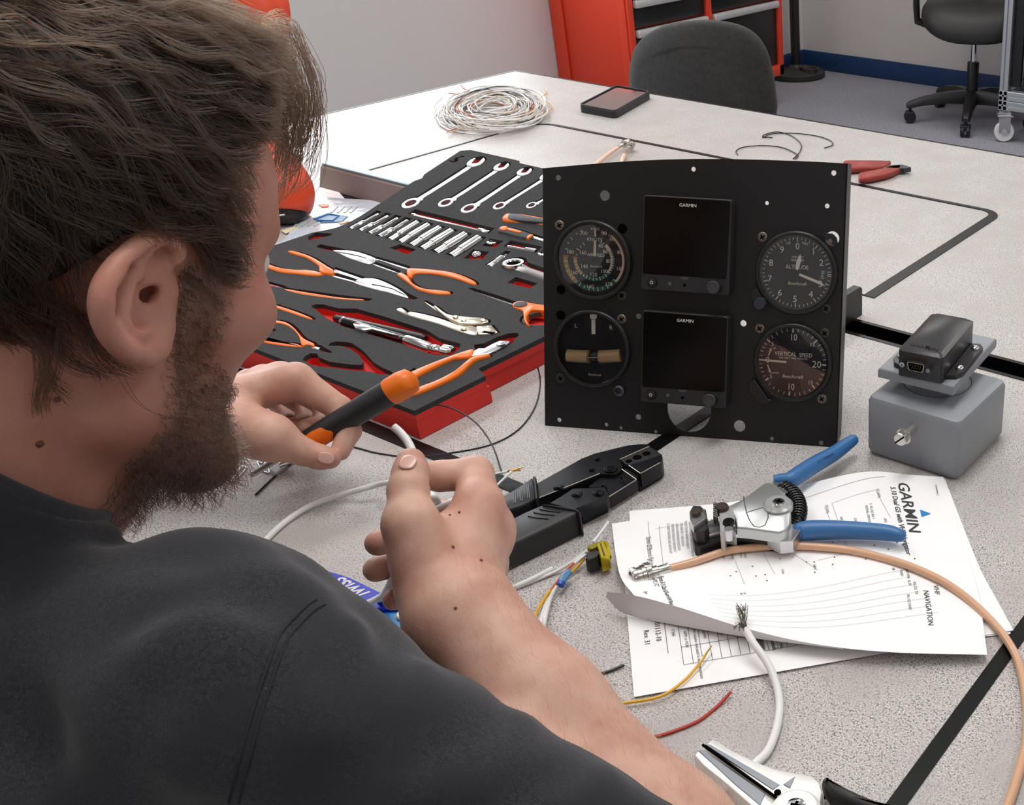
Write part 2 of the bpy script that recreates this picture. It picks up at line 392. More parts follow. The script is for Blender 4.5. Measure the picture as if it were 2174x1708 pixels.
# ------------------------------------------------------------------ office chairs
def office_chair(name, c, rot, label, seat_z=.50, back=True, arms=True, phase=.3, fabric=M_vinyl, custom_back=None, legs=True):
    t = thing(name, (c[0], c[1], 0), label, 'chair')
    ca, sa = math.cos(rot), math.sin(rot)
    def P(x, y, z): return V((c[0] + ca * x - sa * y, c[1] + sa * x + ca * y, z))
    Rz = np.array([[ca, -sa, 0], [sa, ca, 0], [0, 0, 1]])
    # seat: domed cushion
    b = MB(); R = []
    N = 40
    for sc_, z in ((.9, -.075), (.97, -.06), (1.0, -.035), (.985, -.005), (.93, .018), (.8, .032), (.5, .042), (.1, .045)):
        r_ = []
        for k in range(N):
            a = 2 * math.pi * k / N; ex = .62
            x = .245 * sc_ * math.copysign(abs(math.cos(a)) ** ex, math.cos(a)); y = .24 * sc_ * math.copysign(abs(math.sin(a)) ** ex, math.sin(a))
            zz = z - (.05 * max(0, (y - .08) / .16) ** 2 if y > .08 else 0) + (.018 * ((x / .245) ** 2))
            r_.append(P(x, y, seat_z + zz))
        R.append(r_)
    b.rings(R); b.obj('seat', fabric, t, smooth=60)
    b = MB(); b.box(P(0, 0, seat_z - .085), (.2, .26, .03), Rz, .005); b.obj('seat_plate', M_blackp, t)
    b = MB(); b.lathe([(.014, .26), (.014, seat_z - .085)], P(0, 0, 0), (0, 0, 1), 16); b.obj('gas_lift', M_chrome, t)
    b = MB(); b.lathe([(.025, .09), (.028, .12), (.028, .27), (.025, .275)], P(0, 0, 0), (0, 0, 1), 20); b.obj('column_cover', M_blackp, t)
    for k in range(5):
        a = phase + 2 * math.pi * k / 5; u = V((math.cos(a), math.sin(a), 0)); s = V((-math.sin(a), math.cos(a), 0)); R = []
        for d, z0, z1, wd in ((.02, .085, .145, .03), (.12, .09, .14, .027), (.24, .082, .118, .022), (.295, .072, .1, .02), (.312, .07, .088, .015)):
            base = P(0, 0, 0)
            R.append([base + u * d + s * wd * q + V((0, 0, z)) for q, z in ((-1, z0), (1, z0), (1.0, (z0 + z1) / 2), (.6, z1), (-.6, z1), (-1, (z0 + z1) / 2))])
        b = MB(); b.rings(R); lg = b.obj('base_leg', M_blackp, t, smooth=50)
        q = P(0, 0, 0) + u * .295
        b = MB()
        for sd in (-1, 1): b.lathe([(.012, -.009), (.024, -.009), (.027, -.005), (.027, .005), (.024, .009), (.012, .009)], q + s * sd * .013 + V((0, 0, .0275)), s, 18)
        b.lathe([(.008, .03), (.008, .075)], q, (0, 0, 1), 10)
        b.box(q + V((0, 0, .047)), (.04, .05, .018), np.array([u, s, (0, 0, 1)]).T, .006)
        b.obj('caster', M_blackp, lg)
    if custom_back is not None: custom_back(t)
    elif back:
        b = MB(); R = []
        for k, (yy, sc_) in enumerate(((-.205, .93), (-.2, 1), (-.175, 1), (-.165, .93))):
            r_ = []
            for q in range(36):
                a = 2 * math.pi * q / 36; ex = .6
                x = .21 * sc_ * math.copysign(abs(math.cos(a)) ** ex, math.cos(a)); z = .21 * sc_ * math.copysign(abs(math.sin(a)) ** ex, math.sin(a))
                r_.append(P(x, yy - .04 + .5 * x * x - .06 * z, seat_z + .36 + z))
            R.append(r_)
        b.rings(R); b.obj('backrest', fabric, t, smooth=60)
        b = MB(); b.tube([P(0, -.05, seat_z - .09), P(0, -.27, seat_z - .08), P(0, -.285, seat_z + .02), P(0, -.25, seat_z + .3)], .02, 8, flat=.5); b.obj('back_bar', M_blackp, t)
    if arms:
        for s in (-1, 1):
            b = MB()
            for y in (-.02, .05): b.tube([P(s * .2, y, seat_z - .07), P(s * .265, y, seat_z - .05), P(s * .272, y, seat_z + .02), P(s * .272, y, seat_z + .2)], .012, 8)
            b.obj('arm_post', M_blackp, t)
            b = MB(); b.box(P(s * .272, .02, seat_z + .2), (.075, .24, .03), Rz, .012); b.obj('armrest', M_blackp, t)
    return t
pc = F(2061, 243, .03)
office_chair('office_chair', (pc[0], pc[1]), math.radians(204), 'black office chair with five-star base by the blue baseboard at right', .50, True, True, phase=math.radians(-68))
# grey fabric chair beyond the far table
YB = 2.06
def far_back(t):
    out = [at_axis(x, y, 1, YB) for x, y in ((1312, 215), (1303, 165), (1312, 118), (1340, 84), (1385, 60), (1430, 50), (1480, 46), (1530, 54), (1566, 74), (1590, 108), (1606, 160), (1614, 205), (1618, 250), (1600, 300), (1460, 330), (1340, 290))]
    P2 = cat_rom([(p[0], p[2]) for p in out], 4, True); cx = sum(p[0] for p in P2) / len(P2); cz = sum(p[1] for p in P2) / len(P2)
    b = MB(); R = []
    for ins, dy in ((.012, .034), (.003, .028), (0, .018), (.002, .008), (.008, .001), (.02, -.004), (.06, -.008), (.11, -.010)):
        R.append([(q[0], YB + dy + .9 * (q[0] - cx) ** 2 + .10 * (q[1] - cz), q[1]) for q in inset2(P2, ins)])
    b.rings(R); b.obj('backrest', M_fab, t, smooth=60)
    b = MB(); b.tube([(cx, YB + .3, .42), (cx, YB + .1, .44), (cx, YB + .06, .55), (cx, YB + .045, .72)], .025, 8, flat=.4); b.obj('back_bar', M_blackp, t)
pf = at_axis(1460, 200, 1, YB)
office_chair('office_chair', (pf[0], YB + .26), math.radians(0), 'dark grey fabric chair with a rounded back behind the far table', .46, False, False, fabric=M_fab, custom_back=far_back)
# ------------------------------------------------------------------ equipment rack, right edge
q = F(2140, 300, 0)
rx, ry = q[0] - .03, q[1]
t = thing('equipment_rack', (rx + .3, ry + .25, 0), 'silver aluminium-profile rack with black equipment on white casters at the right edge', 'rack')
def profile(a, c, wd, name='rail', both=True):
    a = V(a); c = V(c); d = c - a; L = np.linalg.norm(d); x, y, z = frame(d)
    h = wd / 2; g = .004; dd = .006; P = []
    for k in range(4):
        ang = math.pi / 2 * k; ca, sa = math.cos(ang), math.sin(ang)
        for u, v in ((h, -h + .002), (h, -g), (h - dd, -g), (h - dd, g), (h, g), (h, h - .002), (h - .002, h)): P.append((ca * u - sa * v, sa * u + ca * v))
    b = MB(); b.rings([[a + x * p[0] + y * p[1] + z * l for p in P] for l in (0, L)], False, False)
    for e_ in (a, c): b.box(e_, (wd - .003, wd - .003, .002), np.array([x, y, z]).T)
    return b.obj(name, M_alu, t, smooth=20)
zr = .14; W_, Dp, H_ = .6, .55, 1.3
for dx in (0, W_):
    for dy in (0, Dp): profile((rx + dx, ry + dy, zr), (rx + dx, ry + dy, zr + H_), .04, 'post')
for z in (zr + .02, zr + .062, zr + H_ - .02):
    for dy in (0, Dp): profile((rx - .02, ry + dy, z), (rx + W_ + .02, ry + dy, z), .04)
    for dx in (0, W_): profile((rx + dx, ry + .02, z), (rx + dx, ry + Dp - .02, z), .04)
b = MB(); b.box((rx + .045, ry + .01, zr + .65), (.05, .02, 1.1), bev=.002); b.obj('side_panel', M_blackp, t)
for k in range(5):
    b = MB(); z = zr + .19 + k * .2; b.box((rx + .33, ry + .2, z), (.5, .4, .17), bev=.003); u = b.obj('rack_unit', M_blackg, t)
    b = MB(); b.box((rx + .33, ry - .006, z + .066), (.48, .016, .022), bev=.004); b.obj('unit_handle', M_white, u)
for dx in (.0, W_):
    for dy in (0, Dp): caster(t, rx + dx + .012, ry + dy - .01, .045, .122, M_steel, M_white, .03, math.radians(30))
# ------------------------------------------------------------------ instrument panel (leans back on its instruments)
PA = T(1157, 903); PB = T(1777, 950); pu = (PB - PA); PWID = np.linalg.norm(pu); pu /= PWID
LEAN = math.radians(17); pn0 = V((-pu[1], pu[0], 0)); pv = V((0, 0, 1)) * math.cos(LEAN) + pn0 * math.sin(LEAN); pn = np.cross(pu, pv)   # pn faces the man/camera side
pn = -pn if pn @ (CAM - PA) < 0 else pn
def PL(px, py, off=0.0):                     # pixel -> (a, b) on the panel plane raised by off
    d = ray(px, py); o = PA + pn * off; k = ((o - CAM) @ pn) / (d @ pn); P = CAM + d * k - PA; return V((P @ pu, P @ pv))
def PW(a, b, off=0.0): return PA + pu * a + pv * b + pn * off
def PWf(off): return lambda x, y, z: PW(x, y, z + off)
M_panel = mat('panel_black', (17, 17, 18), .42, bump=(700, .12, .0008))
M_inst = mat('instrument_black', (27, 27, 28), .4)
M_dial = mat('dial_black', (22, 22, 26), .6)
M_mark = mat('dial_white', (244, 240, 230), .6)
M_cream = mat('dial_cream', (222, 208, 186), .6)
M_green = mat('dial_green', (38, 104, 84), .6); M_yel = mat('dial_yellow', (186, 146, 62), .6); M_redl = mat('dial_red', (206, 92, 30), .6)
M_glass = mat('clear_glass', (255, 255, 255), .02, trans=1.0, spec=.05)
M_screw = mat('screw_nickel', (128, 118, 106), .45, .8)
M_scrg = mat('screw_dull', (66, 68, 60), .5, .5)
M_hole = mat('hole_dark', (4, 4, 4), .9, spec=.05)
panel = thing('instrument_panel', PW(PWID / 2, 0, 0), 'black aircraft instrument panel with four round dials and two dark square displays', 'instrument panel')
top = [PL(x, y) for x, y in ((1800, 347), (1750, 344), (1690, 341.5), (1620, 339), (1550, 337.5), (1480, 337), (1410, 338.5), (1350, 341), (1290, 345), (1220, 351), (1152, 357))]
outl = [PL(1777, 950), *top, PL(1157, 903)]
def circ(c, r, n=20): return [(c[0] + r * math.cos(a), c[1] + r * math.sin(a)) for a in np.arange(n) * 2 * math.pi / n]
PXM = 2263.33 / 1.02                          # pixels per metre near the panel
holes = [(1472, 359, 5), (1770, 367, 5.5), (1628, 431, 4.2), (1756, 437, 5), (1284, 415, 11), (1578, 686, 7), (1356, 671, 6), (1187, 891, 5.2), (1355, 885, 6.5), (1318, 908, 4), (1287, 901, 4.4), (1392, 916, 4), (1639, 931, 4.5), (1743, 940, 5), (1570, 904, 13), (1185, 377, 6), (1767, 506, 15)]
# the broad hole under the lower display, cut square at its top
HL = [circ(PL(x, y), r / PXM, 24) for x, y, r in holes]
cb = PL(1463, 868)
for dx_, dy_, r_ in ((1256, 553, .0346), (1255, 741, .0353), (1689, 580, .0359), (1682, 771, .0346)): HL.append(circ(PL(dx_, dy_, .005), r_, 40))
HL.append([(cb[0] + .0225 * math.cos(a), cb[1] + .0235 * math.sin(a)) for a in np.linspace(math.radians(168), math.radians(372), 26)])
b = MB(); b.add(*curve_shape(outl, HL, -.0016, 0, PWf(0)))
b.obj('panel_plate', M_panel, panel, smooth=30)
b = MB(); fl = [PL(1800, 347), PL(1777, 950) + V((0, .0085))]
b.rings([[PW(*p, o_) for p in (fl[0], fl[1])] + [PW(p[0] - .0016, p[1], o_) for p in (fl[1], fl[0])] for o_ in (0, -.024)]); b.obj('side_flange', M_panel, panel, smooth=0)
# hole rims (bare metal worn edges)
for x, y, r in holes[:1] + holes[1:5]:
    pass
def screw(px, py, r=.0048, m=None, off=0.0, recess=True):
    c = PL(px, py, off); b = MB(); b.lathe([(r, 0), (r, .0006), (r * .86, .0012), (r * .3, .0014)], PW(*c, off), pn, 18); s = b.obj('screw', m or M_screw, panel)
    if recess:
        b = MB()
        for k in (0, 1): b.box(PW(*c, off + .0015), (r * 1.1, r * .26, .0004), np.array([pu * math.cos(.6 + k * 1.571) + pv * math.sin(.6 + k * 1.571), -pu * math.sin(.6 + k * 1.571) + pv * math.cos(.6 + k * 1.571), pn]).T)
        b.obj('cross_recess', M_hole, s)
    return s
for x, y, m in ((1188.3, 478, None), (1320.5, 627, M_scrg), (1320, 677, None), (1190.5, 802.5, M_scrg), (1619, 503, None), (1754, 655, M_scrg), (1613, 697, None), (1745, 846, None), (1751, 707, M_scrg), (1421, 916, M_scrg)): screw(x, y, .0048 if x != 1421 else .001, m)
for x, y in ((1321.5, 485), (1191, 614.5), (1190.5, 668.5)):
    b = MB(); c = PL(x, y); b.lathe([(.0046, 0), (.0046, .0004), (.003, .0004), (.0028, .0002)], PW(*c), pn, 16); b.obj('dark_hole', M_hole, panel)
def dial(label, cpx, rw, rin, depth=.004, ring=.005, face=-.002):
    """a round instrument: case behind the plate, bezel ring, face, cover glass"""
    c = PL(*cpx, ring); R = rw
    o = bpy.data.objects.new('dial', None); o.empty_display_size = .02; link(o, panel); o.location = tuple(PW(*c) - wloc(panel)); o['label'] = label
    b = MB(); b.lathe([(R, 0), (R, ring * .55), (R * .975, ring * .9), (R * .945, ring), (R * .90, ring * .9), (rin, ring * .35), (rin - .0004, face)], PW(*c), pn, 64, False, False); b.obj('bezel', M_inst, o, smooth=50)
    b = MB(); b.lathe([(.0005, face), (rin, face), (rin, face - .002), (.0005, face - .002)], PW(*c), pn, 48); b.obj('dial_face', M_dial, o)
    b = MB(); b.lathe([(R * .86, -.002), (R * .86, -.085)], PW(*c), pn, 32); b.obj('case', M_inst, o)
    return o, c
def glass(o, c, rin, h):
    b = MB(); b.lathe([(.0005, h), (rin, h), (rin, h + .0006), (.0005, h + .0006)], PW(*c), pn, 48); g = b.obj('cover_glass', M_glass, o); g.visible_shadow = True; return g
def marks(o, name, quads, m, off):           # flat printed marks: list of polygons in panel coordinates
    b = MB()
    for q in quads: b.add([PW(p[0], p[1], off) for p in q], [tuple(range(len(q)))])
    return b.obj(name, m, o, smooth=0)
def lettering(o, items, m, off, fnpx, name='lettering'):   # (text, x, y, height px[, opts])
    b = MB()
    for it in items:
        s, x, y, h = it[:4]; kw = it[4] if len(it) > 4 else {}
        c = PL(*fnpx(x, y), off); sz = h / .70; rot = kw.get('rot', 0); sx = kw.get('sx', 1)
        v, f = text2d(s, sz, shear=kw.get('shear', 0), bold=kw.get('bold', .0), space=kw.get('space', 1))
        ca, sa = math.cos(rot), math.sin(rot)
        b.add([PW(c[0] + (p[0] * sx) * ca - p[1] * sa, c[1] + (p[0] * sx) * sa + p[1] * ca, off) for p in v], f)
    return b.obj(name, m, o, smooth=0)
def tick_line(p, c, L, wd):                   # radial tick whose middle is at p
    d = V(p) - V(c); d /= np.linalg.norm(d); n = V((-d[1], d[0])); p = V(p)
    return [p - d * L / 2 - n * wd / 2, p + d * L / 2 - n * wd / 2, p + d * L / 2 + n * wd / 2, p - d * L / 2 + n * wd / 2]
def polar(c, ang, r): a = math.radians(ang); return V((c[0] + r * math.sin(a), c[1] + r * math.cos(a)))
def sector(c, a0, a1, r0, r1):
    q = np.linspace(a0, a1, max(3, int(abs(a1 - a0) / 4))); return [polar(c, a, r1) for a in q] + [polar(c, a, r0) for a in q[::-1]]
def poly_px(P, fnpx, off): return [PL(*fnpx(x, y), off) for x, y in P]
# ---- airspeed indicator
f1 = lambda x, y: (1160 + .1171 * x, 450 + .1171 * y)
RD = .0392; o, c = dial('airspeed dial with green, yellow and white arcs and a mph and knots scale', (1256, 553), RD, .0345)
fo = -.0017; c = PL(*f1(862, 862), fo)
k = .0345 / 690.0
marks(o, 'white_arc', [sector(c, 36, 131, .0286, .0310), sector(c, 39, 131, .0172, .0190), sector(c, 39, 60, .019, .0205)], M_cream, fo + .0001)
marks(o, 'green_arc', [sector(c, 131, 221, .0266, .0310), sector(c, 131, 221, .0172, .0207), sector(c, 60, 131, .0191, .0208)], M_green, fo + .0001)
marks(o, 'yellow_arc', [sector(c, 221, 273, .0266, .0310), sector(c, 221, 272, .0172, .0207)], M_yel, fo + .0001)
marks(o, 'red_line', [sector(c, 273, 276, .0255, .0312), sector(c, 272, 276, .0158, .0209)], M_redl, fo + .0002)
tk = [tick_line(polar(c, a, r), c, L, .0007) for a, r, L in
      [(a, .0288, .0042 if i % 2 == 0 else .0026) for i, a in enumerate((132, 142, 152, 162, 172, 181, 190, 200, 210, 219, 228, 236, 245, 255, 264))] +
      [(a, .0190, .0034 if i % 2 == 0 else .002) for i, a in enumerate((141, 151, 161, 172, 182, 193, 203, 213, 223, 232, 242, 252, 262))] +
      [(a, .0199, .0017) for a in (64, 70, 77, 84, 90, 96, 103, 110, 118, 126)] + [(a, .0287, .0026) for a in (17, 21.5, 26.5)] + [(33, .0292, .002)] + [(337, .0292, .004), (325, .0295, .0022), (311, .0295, .0034), (300, .0297, .0022), (288, .0288, .0036)] +
      [(24, .0192, .003), (32, .0192, .0018), (326, .0178, .0032), (312, .0178, .002), (300, .0182, .0036), (282, .0178, .0018)]]
marks(o, 'ticks', tk, M_mark, fo + .0003)
H = .0036
lettering(o, [('200', 675, 385, H), ('MPH', 885, 310, H * .85), ('40', 1050, 390, H), ('60', 1190, 490, H), ('KNOTS', 875, 500, H * .9), ('40', 985, 612, H), ('60', 1070, 718, H), ('80', 1330, 733, H), ('180', 433, 725, H), ('160', 660, 735, H), ('AIRSPEED', 900, 780, H * .85, {'sx': .95}), ('80', 1130, 890, H), ('100', 1335, 1028, H), ('140', 685, 985, H), ('100', 1045, 1075, H), ('160', 500, 1095, H), ('120', 855, 1135, H), ('140', 790, 1350, H), ('120', 1130, 1310, H), ('Beechcraft', 900, 985, H * .55, {'shear': .3})], M_mark, fo + .0003, f1)
marks(o, 'pointer', [poly_px([(868, 320), (885, 296), (905, 320), (905, 444), (868, 444)], f1, .001), poly_px([(862, 512), (906, 512), (902, 800), (852, 800)], f1, .001)], M_cream, .001)
b = MB(); b.lathe([(.0014, fo), (.0014, .0008), (.0006, .001)], PW(*c), pn, 12); b.obj('hub', M_hole, o)
glass(o, c, .0345, .0016)
# ---- turn coordinator
f2 = lambda x, y: (1160 + .1171 * x, 640 + .1171 * y)
o, c = dial('turn coordinator dial with a white needle and a black ball in a tan curved tube', (1255, 741), RD, .0352)
marks(o, 'needle', [poly_px([(788, 228), (918, 228), (918, 285), (890, 322), (818, 322), (790, 285)], f2, -.0005), poly_px([(817, 330), (889, 330), (889, 588), (822, 588)], f2, -.0005)], M_mark, -.0005)
lettering(o, [('L', 538, 437, .0044), ('R', 1172, 475, .0044), ('Beechcraft', 875, 1325, .0022, {'shear': .3})], M_mark, fo + .0002, f2)
M_tan = mat('tube_tan', (198, 164, 118), .25, coat=.6)
def arc_tube(xs, r0=.0066):
    P = []
    for x in xs:
        y = 985 + 40 * (1 - ((x - 850) / 500.0) ** 2) * .6 - 5
        q = PL(*f2(x, y), .000); P.append(PW(*q, -.0028))
    return P
b = MB(); b.tube(arc_tube(np.linspace(372, 775, 9)), .0066, 20); b.obj('tube_end', M_tan, o, smooth=50)
b = MB(); b.tube(arc_tube(np.linspace(955, 1345, 9)), .0066, 20); b.obj('tube_end', M_tan, o, smooth=50)
b = MB(); b.sphere(arc_tube([860, 861])[0], .0062, 20, 14); b.obj('ball', M_blackg, o, smooth=80)
for x in (762, 952):
    b = MB(); b.tube(arc_tube([x - 7, x + 7]), .00685, 20); b.obj('tube_wire', mat('tube_wire', (120, 84, 52), .4), o)
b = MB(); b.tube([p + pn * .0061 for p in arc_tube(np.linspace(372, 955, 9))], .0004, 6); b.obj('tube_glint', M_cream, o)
glass(o, c, .0352, .004)
q = PL(1316, 828); b = MB(); b.lathe([(.0055, 0), (.0055, .003), (.0035, .0045), (.003, .002)], PW(*q), pn, 20); b.obj('adjuster', mat('adjuster_dark', (92, 92, 96), .25, .9), o)
# ---- altimeter
f3 = lambda x, y: (1590 + .123 * x, 480 + .123 * y)
o, c = dial('altimeter dial numbered 0 to 9 with a long white pointer', (1689, 580), .0402, .0358)
c = PL(*f3(822, 798), fo)
marks(o, 'ticks', [tick_line(polar(c, a * 7.2 + (0), .0322 if a % 5 else .0314), c, .0024 if a % 5 else .0042, .0006 if a % 5 else .0008) for a in range(50) if a not in (12, 13)] +
      [tick_line(polar(c, a, .0318), c, .0034, .0009) for a in (86, 90, 93)], M_mark, fo + .0002)
lettering(o, [(str(n), x, y, .0062) for n, x, y in ((0, 840, 350), (1, 1115, 440), (2, 1250, 635), (3, 1235, 1000), (4, 1070, 1180), (5, 795, 1260), (6, 535, 1150), (7, 360, 910), (8, 383, 635), (9, 570, 410))] +
          [('100', 680, 292, .0022, {'rot': .2}), ('FEET', 975, 303, .0022, {'rot': -.2}), ('ALTITUDE', 832, 708, .0038, {'sx': .9}), ('1000 FEET', 840, 535, .0019), ('10000 FEET', 838, 588, .0019), ('Beechcraft', 830, 990, .0030, {'shear': .3}), ('29.92', 1275, 840, .0026, {'rot': 1.45})], M_mark, fo + .0002, f3)
marks(o, 'setting_window', [poly_px([(1200, 745), (1345, 740), (1345, 935), (1205, 945)], f3, fo)], mat('window_grey', (48, 48, 50), .5), fo + .0001)
marks(o, 'short_pointer', [poly_px([(890, 480), (906, 590), (845, 762), (808, 742), (816, 620), (855, 530)], f3, -.0006)], M_mark, -.0006)
marks(o, 'long_pointer', [poly_px([(880, 812), (1250, 962), (1322, 1042), (1232, 1010), (862, 850)], f3, .0004)], M_mark, .0004)
glass(o, c, .0358, .002)
# mounting ears and setting knob
ear = poly_px([(1240, 150), (1330, 118), (1440, 130), (1510, 200), (1530, 300), (1470, 330), (1400, 300)], f3, .003)
b = MB(); b.prism(ear, 0, .003, .0006, PWf(0)); e_ = b.obj('mounting_ear', M_inst, o)
q = PL(*f3(1402, 258), .003); b = MB(); b.lathe([(.0022, .003), (.0022, .0036), (.001, .0038)], PW(*q), pn, 14); b.obj('rivet', M_screw, e_)
b = MB(); b.prism(poly_px([(60, 1100), (130, 1060), (290, 1290), (250, 1420), (130, 1440), (40, 1230)], f3, .003), 0, .004, .0008, PWf(0)); b.obj('mounting_ear', M_inst, o)
def knob(o, px, py, r, h, n=8, m=M_inst, name='knob'):
    q = PL(px, py, h); b = MB(); b.lathe([(r, 0), (r, h * .85), (r * .9, h), (r * .2, h)], PW(*q), pn, n); return b.obj(name, m, o, smooth=25)
knob(o, *f3(175, 1340), .0062, .012, 9, mat('knob_slate', (44, 50, 60), .4))
# ---- vertical speed indicator
f4 = lambda x, y: (1590 + .123 * x, 670 + .123 * y)
o, c = dial('vertical speed dial marked 5, 10, 15, 20 with the needle at zero', (1682, 771), .0392, .0345)
c = PL(*f4(752, 800), fo)
tb = [(762, 255), (1155, 440), (1300, 848), (1115, 1225), (698, 1340), (310, 1095), (343, 430)]
ts = [(210, 680), (222, 605), (255, 545), (290, 480), (402, 358), (483, 305), (570, 265), (662, 248), (852, 255), (940, 280), (1020, 317), (1095, 370), (1220, 505), (1260, 587), (1295, 673), (1310, 760), (1300, 935), (1272, 1017), (1235, 1097), (1187, 1170), (1048, 1287), (965, 1325), (880, 1350), (795, 1357), (605, 1333), (515, 1295), (433, 1242), (357, 1180), (262, 1040), (232, 968), (212, 897), (203, 825)]
marks(o, 'ticks', [tick_line(PL(*f4(*p), fo), c, .0040, .0014) for p in tb] + [tick_line(PL(*f4(*p), fo), c, .0033, .0006) for p in ts], M_mark, fo + .0002)
lettering(o, [('10', 770, 375, .0066, {'sx': .8}), ('15', 1095, 500, .0038), ('20', 1170, 845, .0066), ('15', 1060, 1155, .0038), ('10', 725, 1230, .0066, {'sx': .8}), ('5', 410, 490, .0038), ('5', 380, 1045, .0038), ('VERTICAL  SPEED', 770, 670, .0040, {'sx': .85}), ('100 FEET PER MINUTE', 765, 735, .0018, {'space': 1.15}), ('UP', 440, 560, .0017), ('DOWN', 445, 985, .0017), ('0', 325, 765, .0058), ('Beechcraft', 750, 1050, .0034, {'shear': .3})], M_mark, fo + .0002, f4)
marks(o, 'arrows', [poly_px(P, f4, fo) for P in ([(325, 690), (345, 690), (385, 600), (395, 610), (388, 552), (350, 585), (365, 592)], [(312, 842), (335, 842), (362, 925), (374, 915), (372, 985), (335, 955), (347, 945)])], M_cream, fo + .0002)
marks(o, 'needle', [poly_px([(172, 740), (320, 752), (640, 780), (655, 797), (640, 815), (320, 785), (172, 768)], f4, -.0004)], M_cream, -.0004)
glass(o, c, .0345, .002)
b = MB(); b.prism(poly_px([(10, 1150), (90, 1090), (330, 1430), (400, 1450), (340, 1500), (210, 1520), (120, 1430), (0, 1280)], f4, .003), 0, .004, .0008, PWf(0)); b.obj('mounting_ear', M_inst, o)
# ---- two square displays
M_scr = mat('display_glass', (4, 4, 4), .22, spec=.3); M_strip = mat('display_strip', (40, 40, 42), .45)
def display(label, TL, TR, BR, BL, sl, sr, gar, gw_, pw, sens, notch, hol, kn):
    D_ = .013; P = [PL(*p, D_) for p in (BL, BR, TR, TL)]
    o = bpy.data.objects.new('display', None); o.empty_display_size = .02; link(o, panel); o.location = tuple(PW(*P[0]) - wloc(panel)); o['label'] = label
    def rnd(Q, r):
        out = []
        for i in range(4):
            p = V(Q[i]); a = V(Q[i - 1]) - p; b_ = V(Q[(i + 1) % 4]) - p; a /= np.linalg.norm(a); b_ /= np.linalg.norm(b_)
            for t_ in np.linspace(0, 1, 5): out.append(p + a * r * (1 - t_) ** 2 + b_ * r * t_ ** 2)
        return out
    b = MB(); b.prism(rnd(P, .003), 0, D_, .0012, PWf(0)); b.obj('display_body', M_strip, o)
    b = MB(); cc = sum(P) / 4; b.lathe([(.034, -.002), (.034, -.07)], PW(*cc), pn, 24); b.obj('rear_case', M_inst, o)
    s = [PL(*p, D_) for p in (sl, sr)]; ins = .0012
    Q = [s[0] + V((ins, 0)), s[1] - V((ins, 0)), P[2] - V((ins, ins)), P[3] + V((ins, -ins))]
    b = MB(); b.prism(rnd(Q, .002), D_ - .0003, D_ + .0004, .0002, PWf(0)); b.obj('screen_glass', M_scr, o)
    cq = PL(*gar, D_); v, f = text2d('GARMIN', gw_ / 4.6, bold=0); v = v * (gw_ / (v[:, 0].max() - v[:, 0].min())); b = MB(); b.add([PW(cq[0] + p[0], cq[1] + p[1], D_ + .0006) for p in v], f); b.obj('lettering', M_mark, o, smooth=0)
    q = PL(*pw, D_); b = MB(); b.lathe([(.0054, 0), (.0052, .0004), (.0046, .0004), (.0044, -.0004), (.004, .0016), (.003, .002), (.0005, .002)], PW(*q, D_), pn, 24); pb = b.obj('power_button', M_inst, o)
    b = MB(); b.add(*[[PW(p[0], p[1], D_ + .0023) for p in sector(q, 32, 328, .0011, .0016)], [tuple(range(len(sector(q, 32, 328, .0011, .0016))))]]); b.add([PW(q[0] + x, q[1] + y, D_ + .0023) for x, y in ((-.00025, .0004), (.00025, .0004), (.00025, .002), (-.00025, .002))], [(0, 1, 2, 3)]); b.obj('power_symbol', M_mark, pb, smooth=0)
    q = PL(*sens, D_); b = MB(); b.lathe([(.0018, 0), (.0018, .0003), (.0003, .0004)], PW(*q, D_), pn, 16); b.obj('light_sensor', mat('sensor_grey', (92, 90, 90), .4), o)
    q = PL(*hol, D_); b = MB(); b.lathe([(.0016, 0), (.0016, .0002), (.0002, .0002)], PW(*q, D_), pn, 14); b.obj('screw_hole', M_hole, o)
    q = PL(*notch, D_); b = MB(); b.prism([(q[0] + .0042 * math.cos(a), q[1] + .001 + .0028 * math.sin(a)) for a in np.linspace(math.pi, 2 * math.pi, 12)], D_, D_ + .0003, 0, PWf(0)); b.obj('notch', mat('notch_grey', (74, 74, 80), .4), o)
    q = PL(*kn, D_ + .012)
    b = MB(); b.lathe([(.0062, 0), (.0062, .0112), (.0056, .0122), (.0048, .0122), (.0046, .0116), (.0004, .0116)], PW(*q, D_), pn, 32)
    kk = b.obj('knob', mat('knob_grey', (66, 68, 70), .45), o)
    b = MB()
    for a in np.arange(0, 2 * math.pi, .18): b.box(PW(q[0] + .0062 * math.cos(a), q[1] + .0062 * math.sin(a), D_ + .006), (.0006, .0006, .0085), np.array([pu * math.cos(a) + pv * math.sin(a), -pu * math.sin(a) + pv * math.cos(a), pn]).T)
    b.obj('knurling', M_inst, kk)
display('upper dark square display with a small white maker name', (1367, 413.5), (1553.5, 424), (1547.5, 627), (1361, 613), (1362, 580), (1545, 592.5), (1460.8, 436), .0165, (1385, 599), (1422, 602), (1454, 590), (1453.5, 605), (1513, 610))
display('lower dark square display with a small white maker name', (1364, 658), (1546, 672), (1541, 867), (1360, 851.5), (1361, 820), (1541, 832), (1455, 680.7), .0165, (1383, 837), (1418, 839), (1450, 829), (1449, 844), (1505, 850))
# rear bracket foot that the panel leans on
for a in (.05, PWID - .05):
    b = MB(); q = PW(a, .10, -.05); e = q + pn0 * .02; e[2] = TZ + .001; b.tube([q, e], .004, 8); b.obj('rear_strut', M_inst, panel)

